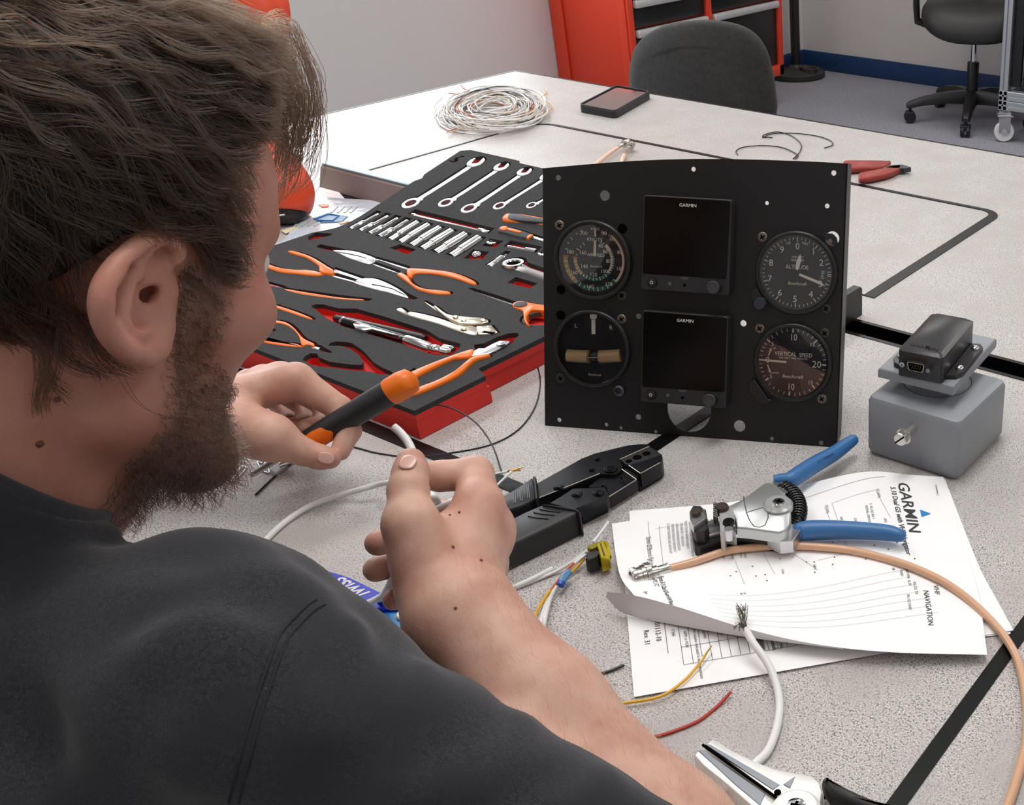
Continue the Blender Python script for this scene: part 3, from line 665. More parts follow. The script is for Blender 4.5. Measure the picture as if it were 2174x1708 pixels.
# ------------------------------------------------------------------ grey stand with black sensor box
g7 = lambda x, y: (1820 + .2284 * x, 640 + .2284 * y)
BX0, BX1, BY0, BY1 = -.4655, -.3655, .7575, .8595
BH = at_axis(1839, 838, 1, BY0)[2] - TZ
M_pgrey = mat('grey_resin', (142, 146, 152), .42, bump=(300, .05, .001))
st = thing('sensor_stand', ((BX0 + BX1) / 2, (BY0 + BY1) / 2, TZ), 'square grey plastic block with a slotted screw in front, under the black sensor box', 'stand')
b = MB(); b.box(((BX0 + BX1) / 2, (BY0 + BY1) / 2, TZ + BH / 2), (BX1 - BX0, BY1 - BY0, BH), bev=.006); b.obj('block', M_pgrey, st)
ctr = T(*g7(742, 735), BH + .0); ctr[2] = 0
b = MB(); b.lathe([(.0340, 0), (.0340, .0004), (.0335, .0004), (.0334, .0)], (ctr[0], ctr[1], TZ + BH), (0, 0, 1), 48, False, False); b.obj('turntable_groove', mat('groove_dark', (70, 72, 76), .6), st)
b = MB(); b.lathe([(.033, 0), (.031, .0008), (.029, .002), (.0265, .006), (.0255, .014)], (ctr[0], ctr[1], TZ + BH), (0, 0, 1), 48); b.obj('turntable', M_pgrey, st)
PH = BH + .014
pl_px = [(225, 640), (885, 800), (1265, 378)]; c3 = [T(*g7(*p), PH + .006) for p in pl_px]; c4 = c3[0] + c3[2] - c3[1]
cc4 = (c3[0] + c3[2]) / 2; c3 = [cc4 + (q_ - cc4) * 1.06 for q_ in c3]; c4 = cc4 + (c4 - cc4) * 1.06; plq = [c3[0][:2], c3[1][:2], c3[2][:2], c4[:2]]
b = MB(); b.prism(plq, TZ + PH, TZ + PH + .0095, .0032); b.obj('top_plate', M_pgrey, st, smooth=20)
sx = (T(1938, 908, 0)); p0 = at_axis(1940, 907, 1, BY0); p1 = at_axis(1917, 924, 1, BY0 - .022)
ax = V((0, -1, 0)); p0 = V((p0[0], BY0, p0[2]))
b = MB(); b.lathe([(.0042, -.002), (.0042, .016), (.0062, .016), (.0062, .018), (.0078, .018), (.0078, .0195), (.0062, .0195), (.0066, .0255), (.0058, .0268), (.0004, .027)], p0, ax, 24); s_ = b.obj('slotted_screw', mat('screw_bright', (205, 202, 196), .3, .9), st)
b = MB(); b.box(p0 + ax * .0269, (.0125, .0012, .0014), np.array([V((.7, 0, .7)), ax, V((-.7, 0, .7))]).T); b.obj('slot', M_hole, s_)
UH = PH + .0095; UT = UH + .030
un = thing('sensor_unit', tuple(T(*g7(600, 480), UH)), 'black rectangular sensor box with a nine-pin socket screwed onto the grey stand plate', 'sensor box')
uc = [T(*g7(*p), UT)[:2] for p in ((378, 414), (797, 495), (1135, 155))]; fx = uc[1] - uc[0]; fy = uc[2] - uc[1]; u4 = uc[0] + fy
ux = V((*(fx / np.linalg.norm(fx)), 0)); uy = V((*(fy / np.linalg.norm(fy)), 0)); uy = uy - ux * (uy @ ux); uy /= np.linalg.norm(uy)
UWd, ULn = np.linalg.norm(fx), np.linalg.norm(fy); u0 = V((*uc[0], 0))
def UP(a, b_, z): return u0 + ux * a + uy * b_ + V((0, 0, TZ + z))
def rr2(x0, x1, y0, y1, r): return rrect(x0, x1, y0, y1, r, 5)
M_unit = mat('unit_black', (30, 29, 32), .36, bump=(500, .15, .0006))
b = MB(); R = []
for ins, z in ((.0, UH), (0, UT - .004), (.0012, UT - .0015), (.004, UT)):
    R.append([UP(x, y, z - (.0025 * ((x - UWd / 2) / (UWd / 2)) ** 2 if z > UT - .002 else 0)) for x, y in rr2(ins, UWd - ins, ins, ULn - ins, .004)])
b.rings(R); b.obj('unit_housing', M_unit, un, smooth=40)
for s, ys in ((1, (.022, .074)), (-1, (.022, .074))):
    x0 = UWd if s > 0 else 0
    P = [(x0, ys[0] - .012), (x0 + s * .009, ys[0] - .008), (x0 + s * .0135, ys[0] + .001), (x0 + s * .0135, ys[1] + .006), (x0 + s * .009, ys[1] + .012), (x0, ys[1] + .010)]
    b = MB(); b.prism([(p[0], p[1]) for p in P], UH, UH + .005, .001, lambda x, y, z: UP(x, y, z)); fl_ = b.obj('mounting_flange', M_unit, un, smooth=30)
    for yy in (ys[0] + .006, ys[1]):
        b = MB(); b.lathe([(.0042, 0), (.0040, .0012), (.0028, .0024), (.0006, .003)], UP(x0 + s * .0072, yy, UH + .005), (0, 0, 1), 16); b.obj('pan_screw', M_chrome, fl_)
# nine-pin socket on the near face
def UF(px, py):                               # pixel -> (a, z) on the near face
    d = ray(px, py); k = ((u0 - V((CAM[0], CAM[1], 0))) @ uy) / (d @ uy); P = CAM + d * k; return (P - V((u0[0], u0[1], 0))) @ ux, P[2] - TZ
fc = UF(*g7(560, 590)); nz = -uy
def dsub(sc_): return [(fc[0] + x * sc_, fc[1] + z * sc_) for x, z in ((-.0085, .003), (-.0075, .0043), (.0075, .0043), (.0085, .003), (.0075, -.003), (.006, -.0043), (-.006, -.0043), (-.0075, -.003))]
b = MB(); A_ = dsub(1); B_ = dsub(.88)
b.rings([[UP(p[0], -d, p[1]) for p in Q] for Q, d in ((A_, 0), (A_, .005), (B_, .005), (B_, .0008))], True, True); so = b.obj('nine_pin_socket', mat('socket_steel', (196, 190, 176), .25, 1), un, smooth=20)
b = MB(); b.rings([[UP(p[0], -d, p[1]) for p in dsub(.87)] for d in (.0008, .0014)]); b.obj('socket_insert', M_hole, so)
b = MB()
for r_, n_, zz in ((0, 5, .0013), (1, 4, -.0013)):
    for i in range(n_): b.box(UP(fc[0] + (i - (n_ - 1) / 2) * .0024, -.003, fc[1] + zz), (.0006, .0006, .004), np.array([ux, (0, 0, 1), uy]).T)
b.obj('pins', mat('brass_pin', (190, 170, 96), .3, .9), so)
for px in ((437, 562), (677, 618)):
    q = UF(*g7(*px)); b = MB(); b.lathe([(.0028, 0), (.0028, .006), (.0016, .006), (.0014, .003)], UP(q[0], 0, q[1]), nz, 6); b.obj('jack_post', M_chrome, so)
v, f = text2d('GARMIN', .0078, bold=.01); b = MB(); b.add([UP(UWd * .5 + p[0] * .95, .0105 + p[1], UT + .00025 - .0006 * 0) for p in v], f); b.obj('embossed_name', mat('emboss', (14, 14, 15), .6), un, smooth=0)
# ------------------------------------------------------------------ printed sheets
M_paper = mat('paper', (249, 248, 249), .75); M_ink = mat('ink', (58, 58, 62), .8); M_inkl = mat('ink_light', (150, 150, 154), .8); M_bar = mat('ink_bar', (128, 128, 132), .8); M_logo = mat('logo_blue', (44, 130, 200), .7)
class Sheet:                                  # bilinear sheet through four boundary curves of 3D points; u along the long edge, v along the short edge
    def __init__(s, far, near, left, right, nu=40, nv=30):
        s.c = [np.array(cat_rom(p, 8)) for p in (far, near, left, right)]
        s.nu, s.nv = nu, nv
    def _e(s, c, t):
        c = s.c[c]; L = np.r_[0, np.cumsum(np.linalg.norm(np.diff(c, axis=0), axis=1))]; t = np.clip(t, 0, 1) * L[-1]
        return np.array([np.interp(t, L, c[:, i]) for i in range(3)])
    def P(s, u, v):
        f, n, l, r = s._e(0, u), s._e(1, u), s._e(2, v), s._e(3, v)
        c = [s.c[0][0], s.c[0][-1], s.c[1][0], s.c[1][-1]]
        return (1 - v) * f + v * n + (1 - u) * l + u * r - ((1 - u) * (1 - v) * c[0] + u * (1 - v) * c[1] + (1 - u) * v * c[2] + u * v * c[3])
    def build(s, name, m, parent=None, th=.0003):
        b = MB(); U = np.linspace(0, 1, s.nu); W_ = np.linspace(0, 1, s.nv)
        g = [[s.P(u, v) for u in U] for v in W_]
        top = [p for r in g for p in r]; vs = top + [p - V((0, 0, th)) for p in top]; N = s.nu; M = s.nu * s.nv; fs = []
        for j in range(s.nv - 1):
            for i in range(N - 1):
                a = j * N + i; fs.append((a, a + 1, a + N + 1, a + N)); fs.append((a + M, a + N + M, a + N + 1 + M, a + 1 + M))
        for i in range(N - 1): fs += [(i, i + M, i + 1 + M, i + 1), ((s.nv - 1) * N + i, (s.nv - 1) * N + i + 1, (s.nv - 1) * N + i + 1 + M, (s.nv - 1) * N + i + M)]
        for j in range(s.nv - 1): fs += [(j * N, (j + 1) * N, (j + 1) * N + M, j * N + M), (j * N + N - 1, j * N + N - 1 + M, (j + 1) * N + N - 1 + M, (j + 1) * N + N - 1)]
        b.add(vs, fs); return b
    def uv(s, px, py):
        if not hasattr(s, 'g'):
            s.gu = [(u, v) for u in np.linspace(0, 1, 51) for v in np.linspace(0, 1, 41)]
            q = (np.array([s.P(u, v) for u, v in s.gu]) - CAM) @ RR.T; s.g = np.c_[PCX + FPX * q[:, 0] / q[:, 2], PCY + FPX * q[:, 1] / q[:, 2]]
        u0, v0 = s.gu[int(np.argmin(((s.g - (px, py)) ** 2).sum(1)))]
        G = [(u0 + a, v0 + b_) for a in np.linspace(-.02, .02, 13) for b_ in np.linspace(-.025, .025, 13)]
        q = (np.array([s.P(u, v) for u, v in G]) - CAM) @ RR.T; q = np.c_[PCX + FPX * q[:, 0] / q[:, 2], PCY + FPX * q[:, 1] / q[:, 2]]
        return G[int(np.argmin(((q - (px, py)) ** 2).sum(1)))]
    def on(s, u, v, lift=.0004): return s.P(u, v) + V((0, 0, lift))
    def text(s, b, t, u, v, h, align='LEFT', bold=0.0, sx=1.0):   # letters run along +v, tops point to +u
        q, f = text2d(t, h / .7, align=align, bold=bold)
        Lu, Lv = np.linalg.norm(s.P(1, .5) - s.P(0, .5)), np.linalg.norm(s.P(.5, 1) - s.P(.5, 0))
        b.add([s.on(u + p[1] / Lu, v + p[0] * sx / Lv) for p in q], f)
    def line(s, b, p, q, wd=.0004, n=10):
        Lu, Lv = np.linalg.norm(s.P(1, .5) - s.P(0, .5)), np.linalg.norm(s.P(.5, 1) - s.P(.5, 0))
        d = V(((q[0] - p[0]) * Lu, (q[1] - p[1]) * Lv)); d /= np.linalg.norm(d); o = V((-d[1] / Lu, d[0] / Lv)) * wd / 2
        A = [V(p) + (V(q) - V(p)) * t for t in np.linspace(0, 1, n)]
        vs = [s.on(*(a - o)) for a in A] + [s.on(*(a + o)) for a in A]; b.add(vs, [(i, i + 1, n + i + 1, n + i) for i in range(n - 1)])
    def bar(s, b, u0, u1, v0, v1, n=8):
        vs = [s.on(u0, v) for v in np.linspace(v0, v1, n)] + [s.on(u1, v) for v in np.linspace(v0, v1, n)]; b.add(vs, [(i, i + 1, n + i + 1, n + i) for i in range(n - 1)])
def TT(*a): return T(a[0], a[1], a[2] if len(a) > 2 else .0005)
# lower sheets, flat on the table
lowBL, lowBR = TT(1340, 1482, .001), TT(1925, 1379, .001); eu = (lowBR - lowBL); eu /= np.linalg.norm(eu); ev = V((eu[1], -eu[0], 0))
if ev @ (TT(1320, 1300) - lowBL) > 0: ev = -ev
lw = .285; lh = .215
A_ = lowBL; lc = [A_ - ev * lh, A_ - ev * lh + eu * lw, A_, A_ + eu * lw]
for k, (dx, dz) in enumerate(((.0, .0004), (.002, .0010))):
    low = Sheet(*[[p + eu * dx + V((0, 0, dz)) for p in q] for q in ([lc[0], (lc[0] + lc[1]) / 2, lc[1]], [lc[2], (lc[2] + lc[3]) / 2, lc[3]], [lc[0], (lc[0] + lc[2]) / 2, lc[2]], [lc[1], (lc[1] + lc[3]) / 2, lc[3]])], nu=6, nv=6)
b = low.build('sheet', M_paper); lo = single('printed_sheet', b, M_paper, 'lower printed sheets with grey table bars, under the curled stapled papers', 'paper')
b = MB()
for k, u in enumerate(np.linspace(.13, .62, 21)): low.line(b, (u, .45), (u, .89), .00035)
for v in (.89, .80, .62, .45): low.line(b, (.13, v), (.62, v), .00035)
low.text(b, '190-01112-10', .075, .60, .0040); low.text(b, 'Rev. 31', .045, .68, .0040); low.line(b, (.095, .40), (.095, .82), .0004)
for k, (u, t) in enumerate(((.115, '(1)(6)'), (.145, 'AFM or POH'), (.170, 'in the volume indicated in the appropriate'), (.195, 'Magneto'), (.215, '(1)(6)'), (.24, '(1)(4)(6)'), (.265, '(1)(3)'), (.29, '(1)(2)'))): low.text(b, t, u, .70 + .02 * (k % 2), .0024)
low.text(b, 'interface is configured, this', .385, .69, .0028, bold=.02); low.text(b, 'is set to ENABLED by default.', .365, .67, .0028, bold=.02)
low.text(b, 'NOTE', .41, .70, .003)
b.obj('print', M_ink, lo, smooth=0)
b = MB()
for u in (.325, .44, .50, .56, .60): low.bar(b, u, u + .017, .62, .885)
b.obj('table_bar', M_bar, lo, smooth=0)
# upper stapled stack, near edge curled up off the table
far_ = [TT(1299, 1111, .0045), TT(1560, 1068, .0045), TT(1700, 1030, .006), TT(1835, 1001, .009), TT(1930, 1007, .006), TT(2003, 1012, .004)]
near_ = [TT(1346, 1263, .024), TT(1440, 1288, .022), TT(1590, 1335, .017), TT(1740, 1368, .013), TT(1900, 1384, .011), TT(2096, 1389, .008)]
left_ = [TT(1299, 1111, .0045), TT(1306, 1170, .006), TT(1318, 1225, .013), TT(1346, 1263, .024)]
right_ = [TT(2003, 1012, .004), TT(2038, 1130, .0025), TT(2075, 1250, .004), TT(2096, 1389, .008)]
def drop(P, d): return [p - V((0, 0, d)) for p in P]
# second sheet of the stack: pokes out at the far left corner and the right side
s2f = [TT(1336, 1084, .003), TT(1560, 1064, .003), TT(1700, 1032, .004), TT(1835, 1004, .007), TT(1930, 1012, .004), TT(2006, 1016, .003)]
s2n = [TT(1360, 1262, .018), TT(1600, 1325, .009), TT(1760, 1340, .004), TT(1900, 1352, .003), TT(2020, 1356, .002), TT(2146, 1344, .001)]
s2l = [s2f[0], TT(1340, 1150, .004), TT(1348, 1220, .010), s2n[0]]; s2r = [s2f[-1], TT(2050, 1130, .001), TT(2095, 1240, .001), s2n[-1]]
st2 = Sheet(s2f, s2n, s2l, s2r); stack = thing('stapled_papers', (.0, 0, 0), 'stapled white printed pages curled along the near edge, under the blue-handled stripper', 'paper')
stack.location = tuple(V((-.42, .6, TZ)))
st2.build('sheet', M_paper).obj('under_page', M_paper, stack)
top_ = Sheet(far_, near_, left_, right_, 60, 44); top_.build('sheet', M_paper).obj('top_page', M_paper, stack, smooth=60)
# the curled flap below the crest
fb = [TT(1286, 1266, .012), TT(1330, 1303, .003), TT(1460, 1330, .005), TT(1590, 1352, .006), TT(1700, 1366, .009), TT(1790, 1377, .0115)]
ft = [TT(1290, 1256, .017), TT(1346, 1263, .0238), TT(1440, 1288, .0218), TT(1590, 1335, .0168), TT(1700, 1359, .0135), TT(1790, 1375, .0122)]
Sheet(ft, fb, [ft[0], (ft[0] + fb[0]) / 2, fb[0]], [ft[-1], (ft[-1] + fb[-1]) / 2, fb[-1]], 40, 8).build('flap', M_paper).obj('curled_edge', mat('paper_shaded', (226, 224, 226), .75), stack, smooth=60)  # greyer than the pages: shade of the downturned strip put into its colour
# print of the top page: u = 1 is the head of the page, text runs away from the far edge
b = MB()
def tx(px, py, t, h, **k):
    u, v = top_.uv(px, py); top_.text(b, t, u, v, h, **k)
tx(1916, 1024, 'GARMIN', .0100, bold=.01, sx=1.22)
tx(1895, 1034, '5.10 Dual G5 with VHF Navigator', .0046, bold=.012, sx=.95)
tx(1985, 1243, 'VHF', .0042); tx(1966, 1253, 'NAVIGATION', .0044)
tx(1375, 1140, 'Garmin G5 Electronic Flight Instrument Part 23 AML STC', .0042, sx=.86); tx(1369, 1254, 'Page', .0036)
tx(1402, 1222, 'Figure 5-11 Dual G5 with VHF Navigator', .0042, bold=.02, sx=.9)
b.obj('heading_print', M_ink, stack, smooth=0)['kind'] = 'stuff'
u, v = top_.uv(1955, 1090); b = MB(); b.add([top_.on(u + a, v + c) for a, c in ((0, -.022), (0, .022), (.030, .0))], [(0, 1, 2)]); b.obj('logo_triangle', M_logo, stack, smooth=0)
b = MB(); R_ = random.Random(3)
WORDS = 'REFERENCE ONLY EXISTING WIRING MUST BE USED CONNECT THE G5 AND GMU 11 SHIELD GROUNDS TO CONNECTOR BACKSHELL SHIELD LEADS MAY NOT EXCEED THE LIMIT FOR MORE INFORMATION REFER TO SECTION INSTALLATION MANUALS AS LONG AS CAN BUS BACKBONE NODE LENGTH REMOVE BOTH IF INTERFACED WITH DUAL G5 THE SAME NAVIGATOR AS THE AML TABLE FOR APPLICABLE CONFIGURATION'.split()
for k in range(19):
    u = .155 + k * .0125; n_ = 7 + (k * 5) % 5
    i0 = R_.randrange(len(WORDS)); t_ = ' '.join(WORDS[(i0 + q) % len(WORDS)] for q in range(n_))
    v0 = .10 if k % 4 else .085
    top_.text(b, t_[:58], u, v0 + .02 * (k > 12), .0022, sx=.82)
b.obj('paragraph_print', mat('ink_grey', (104, 104, 110), .8), stack, smooth=0)
b = MB()
for p, q in (((.10, .04), (.10, .34)), ((.905, -.0), (.905, .0001)), ((.13, .10), (.13, .55))): top_.line(b, p, q, .0004)
def lpx(a, c, wd=.0004): top_.line(b, top_.uv(*a), top_.uv(*c), wd)
lpx((1393, 1122), (1500, 1104)); lpx((1700, 1060), (1878, 1012))
for a, c in (((1860, 1040), (1765, 1068)), ((1765, 1068), (1800, 1165)), ((1860, 1040), (1890, 1100)), ((1750, 1075), (1782, 1150)), ((1620, 1172), (1645, 1220)), ((1660, 1160), (1735, 1210)), ((1735, 1190), (1800, 1172)), ((1480, 1200), (1540, 1180)), ((1560, 1190), (1580, 1240))): lpx(a, c, .0003)
for k in range(7): lpx((1500 + 6 * k, 1262 + 9 * k), (1920 + 12 * k, 1210 + 15 * k), .0002)
b.obj('diagram_lines', M_inkl, stack, smooth=0)
b = MB()
for px, py, t in ((1862, 1038, 'G5 (ADI)'), (1755, 1072, 'G5 (HSI)'), (1849, 1068, '5  RS-232 RX 1'), (1838, 1072, 'SIGNAL GROUND'), (1880, 1100, '(P5)'), (1816, 1100, 'CAN'), (1785, 1096, 'GPS AV'), (1660, 1208, 'CAN'), (1728, 1198, 'CAN'), (1912, 1210, 'P2001'), (1925, 1212, '37 PIN'), (1940, 1236, 'RS-232 TX'), (1928, 1262, 'RS-232 GND'), (1895, 1205, '38'), (1573, 1258, '48'), (1582, 1258, '60'), (1930, 1232, 'SL30')): 
    u, v = top_.uv(px, py); top_.text(b, t, u, v, .0022)
for k in range(26):
    u, v = R_.uniform(.3, .85), R_.uniform(.3, .62); top_.bar(b, u, u + .004, v, v + .006, 2)
b.obj('diagram_print', M_ink, stack, smooth=0)
b = MB(); a, c = T(1987, 1029, .006), T(1991, 1047, .006); b.tube([a - V((0, 0, .002)), a, c, c - V((0, 0, .002))], .0005, 6); b.obj('staple', M_steel, stack)

# ------------------------------------------------------------------ generic plate tools drawn in plan
def plan(fn, P, h): return [fnT(fn, p, h) for p in P]
def fnT(fn, p, h): return T(*fn(*p), h)[:2]
def slab(name, fn, P, h0, h1, m, parent, bev=.001, sub=0, both=False, smooth=35, mid=None, sq=0.0):
    G_ = V((-.5, .866))
    Q = [fnT(fn, p, h1 if not (both if mid is None else mid) else (h0 + h1) / 2) for p in P]
    if sub: Q = [q for q in cat_rom(Q, sub, True)]
    if sq: I_ = inset2(Q, sq); Q = [V(q) + G_ * (G_ @ (i_ - V(q))) for q, i_ in zip(Q, I_)]
    b = MB(); b.prism(Q, TZ + h0, TZ + h1, bev, both=both); return b.obj(name, m, parent, smooth=smooth)
def stud(name, fn, p, r, h0, h1, m, parent, n=20, hexa=False):
    c = fnT(fn, p, h1); b = MB(); b.lathe([(r, 0), (r, (h1 - h0) * .7), (r * .85, h1 - h0), (.0003, h1 - h0)], (c[0], c[1], TZ + h0), (0, 0, 1), n); return b.obj(name, m, parent)
def phillips(fn, p, r, h, parent):
    c = fnT(fn, p, h); b = MB()
    for a in (.3, .3 + math.pi / 2): b.box((c[0], c[1], TZ + h + .0001), (r * 1.1, r * .28, .0004), np.array([[math.cos(a), -math.sin(a), 0], [math.sin(a), math.cos(a), 0], [0, 0, 1]]))
    return b.obj('cross_recess', M_hole, parent)
# ---- black ratchet crimper
zc = lambda x, y: (1040 + .184 * x, 920 + .184 * y)
M_crimp = mat('crimper_black', (28, 29, 33), .3, .35, bump=(60, .05, .001)); M_grip = mat('grip_black', (34, 33, 36), .5, bump=(800, .1, .0006)); M_edge = mat('worn_edge', (150, 146, 136), .3, .9)
c0 = T(1230, 1080); cr = thing('crimping_tool', c0, 'black ratchet crimping tool lying beside the right hand with its jaws at the panel', 'crimper')
slab('upper_plate', zc, [(540, 575), (800, 430), (1050, 290), (1200, 230), (1420, 175), (1600, 132), (1750, 118), (1830, 122), (1840, 150), (1500, 300), (1535, 375), (1510, 430), (1440, 465), (1350, 470), (1270, 460), (900, 625), (560, 745)], .010, .020, M_crimp, cr, .0008)
slab('lower_plate', zc, [(1380, 725), (1340, 610), (1130, 620), (1230, 530), (1300, 490), (1440, 470), (1530, 410), (1600, 370), (1735, 460), (1690, 530)], .004, .016, M_crimp, cr, .0008)
dp = slab('die_plate', zc, [(1500, 295), (1840, 147), (1930, 200), (1985, 240), (1780, 310), (1600, 365), (1560, 350)], .006, .0205, mat('die_grey', (52, 53, 54), .45, .5), cr, .0006)
for p, r in (((1605, 315), .0032), ((1700, 272), .0044), ((1808, 228), .0040)): stud('die_hole', zc, p, r, .0200, .0207, M_hole, dp)
slab('lower_jaw', zc, [(1600, 372), (1780, 312), (1985, 242), (1996, 285), (1965, 330), (1740, 458)], .004, .020, M_crimp, cr, .0008)
slab('jaw_foot', zc, [(1740, 470), (1990, 330), (2000, 350), (1960, 400), (1720, 545), (1690, 530)], .000, .012, M_crimp, cr, .0008)
b = MB()
for a, c in (((1500, 297), (1838, 149)), ((1605, 368), (1735, 458)), ((1740, 458), (1965, 335)), ((1375, 728), (1690, 532)), ((1525, 412), (1690, 528)), ((570, 742), (1268, 462))):
    b.tube([T(*zc(*a), .0203), T(*zc(*c), .0203)], .0005, 5)
b.obj('worn_edges', M_edge, cr)
slab('link_arm', zc, [(690, 800), (800, 735), (960, 632), (1150, 625), (1330, 612), (1372, 690), (1345, 730), (1240, 770), (960, 872)], .010, .021, M_crimp, cr, .001)
slab('link_base', zc, [(960, 872), (1240, 770), (1360, 720), (1350, 800), (1070, 940)], .0, .010, M_crimp, cr, .001)
for p, r in (((1390, 390), .0062), ((790, 600), .0046), ((1250, 670), .005), ((1000, 682), .0048), ((1235, 275), .0022), ((1170, 398), .0024), ((1310, 585), .002), ((1530, 487), .002)):
    s_ = stud('rivet', zc, p, r, .020, .0225, M_crimp, cr)
    if r > .004: stud('rivet_core', zc, p, r * .6, .0222, .0238, M_blackg, s_)
slab('upper_grip', zc, [(-400, 1010), (110, 740), (300, 630), (490, 500), (545, 745), (350, 830), (160, 890), (-300, 1170)], .001, .022, M_grip, cr, .003, smooth=50)
slab('grip_collar', zc, [(492, 492), (515, 482), (535, 500), (556, 735), (540, 756), (520, 745)], .001, .026, M_grip, cr, .002)
slab('lower_grip', zc, [(-350, 1330), (200, 1000), (400, 900), (600, 815), (1000, 868), (1035, 900), (980, 930), (640, 1095), (230, 1290), (-250, 1500)], .001, .0235, M_grip, cr, .004, smooth=50)
slab('grip_collar', zc, [(600, 815), (625, 803), (1000, 858), (1045, 895), (1030, 915), (985, 880)], .001, .0255, M_grip, cr, .002)
b = MB()
for a, c in (((290, 670), (290, 800)), ((362, 640), (370, 775)), ((440, 600), (450, 745))):
    for d in (-9, 9): b.tube([T(*zc(a[0] + d, a[1]), .0222), T(*zc(c[0] + d, c[1]), .0222)], .0004, 5)
for a, c in (((575, 865), (810, 905)), ((505, 905), (745, 942)), ((440, 948), (675, 985))): b.tube([T(*zc(*a), .0238), T(*zc((a[0] + c[0]) / 2, (a[1] + c[1]) / 2 + 6), .0238), T(*zc(*c), .0238)], .0007, 5)
b.obj('grip_ribs', M_blackg, cr)['kind'] = 'stuff'
# ---- blue-handled automatic wire stripper
zs_ = lambda x, y: (1440 + .23 * x, 910 + .23 * y)
M_blue = mat('blue_vinyl_grip', (52, 108, 164), .42, bump=(260, .12, .0008)); M_cast = mat('cast_zinc', (196, 198, 198), .38, .75, bump=(120, .25, .001))
ws = thing('wire_stripper', T(1650, 1110, .006), 'automatic wire stripper with blue handles lying on the stapled papers', 'wire stripper')
B0 = .006
def grip(name, fn, P, h, m, parent, k):      # rounded handle: (x, y, radius) along its centre line, in zoomed photo pixels
    q = np.array(cat_rom([np.r_[T(*fn(p[0], p[1]), h), p[2]] for p in P], 6)); rad = []
    for p in q: rad.append(p[3] * k * (RR @ (p[:3] - CAM))[2] / FPX)
    pts = [p[:3] for p in q]; d0 = pts[-1] - pts[-2]; d0 = d0 / np.linalg.norm(d0)
    for s_, f_ in ((.55, .85), (.9, .5), (1.0, .12)): pts.append(q[-1][:3] + d0 * rad[len(q) - 1] * s_); rad.append(rad[len(q) - 1] * f_)
    b = MB(); b.tube(pts, rad, 20); return b.obj(name, m, parent, smooth=70)
grip('blue_handle', zs_, [(880, 475, 38), (950, 470, 48), (1030, 470, 62), (1110, 425, 66), (1260, 328, 64), (1420, 238, 58), (1530, 162, 52), (1610, 104, 44)], B0 + .013, M_blue, ws, .285)
grip('blue_handle', zs_, [(1075, 965, 52), (1130, 945, 74), (1250, 935, 80), (1500, 932, 74), (1750, 942, 68), (1940, 960, 64), (2040, 982, 54)], B0 + .011, M_blue, ws, .27)
slab('handle_tang', zs_, [(860, 485), (1000, 500), (1020, 560), (985, 600), (900, 540)], B0 + .006, B0 + .016, M_steel, ws, .001)
slab('handle_tang', zs_, [(1000, 880), (1130, 868), (1160, 900), (1060, 1030), (940, 1045), (820, 985), (830, 950)], B0 + .004, B0 + .016, M_steel, ws, .001)
slab('cast_body', zs_, [(465, 705), (560, 660), (650, 605), (740, 535), (790, 500), (840, 488), (900, 510), (965, 575), (1010, 620), (1036, 680), (1042, 800), (1030, 880), (1000, 925), (930, 952), (800, 935), (660, 915), (540, 905), (530, 830), (500, 770)], B0 + .015, B0 + .026, M_cast, ws, .0025, smooth=50)
b = MB()
for P in ([(605, 625), (610, 680), (630, 775), (660, 850), (700, 900), (750, 912), (800, 890), (830, 820), (828, 780)], [(630, 775), (720, 745), (815, 718)], [(790, 700), (800, 740), (840, 780)]):
    b.tube([T(*zs_(*p), B0 + .0258) for p in P], .0006, 6)
b.obj('cast_seam', mat('seam_dark', (96, 98, 100), .5, .5), ws)
pd = stud('pivot_disc', zs_, (920, 680), .0128, B0 + .024, B0 + .030, M_cast, ws, 32)
ps = stud('pivot_screw', zs_, (925, 665), .0054, B0 + .030, B0 + .033, M_chrome, ws); phillips(zs_, (925, 665), .0054, B0 + .033, ps)
b = MB(); arc = cat_rom([T(*zs_(*p), B0 + .012) for p in ((960, 540), (1040, 580), (1100, 660), (1118, 760), (1095, 860))], 14)
arc = np.array(arc); L = np.r_[0, np.cumsum(np.linalg.norm(np.diff(arc, axis=0), axis=1))]
P = []
for t in np.linspace(0, L[-1], 16 * 13):
    c = V([np.interp(t, L, arc[:, i]) for i in range(3)]); d = V([np.interp(min(t + .002, L[-1]), L, arc[:, i]) for i in range(3)]) - V([np.interp(max(t - .002, 0), L, arc[:, i]) for i in range(3)]); d /= np.linalg.norm(d)
    s_ = np.cross(d, (0, 0, 1)); a = t / L[-1] * 2 * math.pi * 15; P.append(c + .0062 * (s_ * math.cos(a) + V((0, 0, 1)) * math.sin(a)))
b.tube(P, .0012, 6); b.obj('coil_spring', M_blackg, ws, smooth=60)
slab('lower_frame', zs_, [(150, 1075), (130, 1000), (260, 990), (330, 1000), (540, 925), (820, 945), (960, 1010), (940, 1045), (820, 1035), (600, 1015), (400, 1025), (200, 1090)], B0 + .000, B0 + .010, mat('frame_black', (32, 33, 36), .35, .4), ws, .001)
slab('frame_strip', zs_, [(160, 1088), (400, 1030), (600, 1020), (850, 1048), (940, 1048), (985, 1020), (990, 1035), (930, 1062), (840, 1060), (600, 1030), (410, 1040), (200, 1100)], B0, B0 + .006, M_steel, ws, .0005)
slab('end_jaw', zs_, [(110, 850), (150, 770), (225, 760), (262, 830), (275, 900), (282, 1000), (240, 1060), (160, 1075), (125, 990)], B0 + .002, B0 + .022, M_grip, ws, .002, mid=True, sq=.009)
slab('end_jaw_plate', zs_, [(105, 845), (170, 775), (235, 765), (248, 830), (140, 900)], B0 + .02, B0 + .027, M_steel, ws, .001)
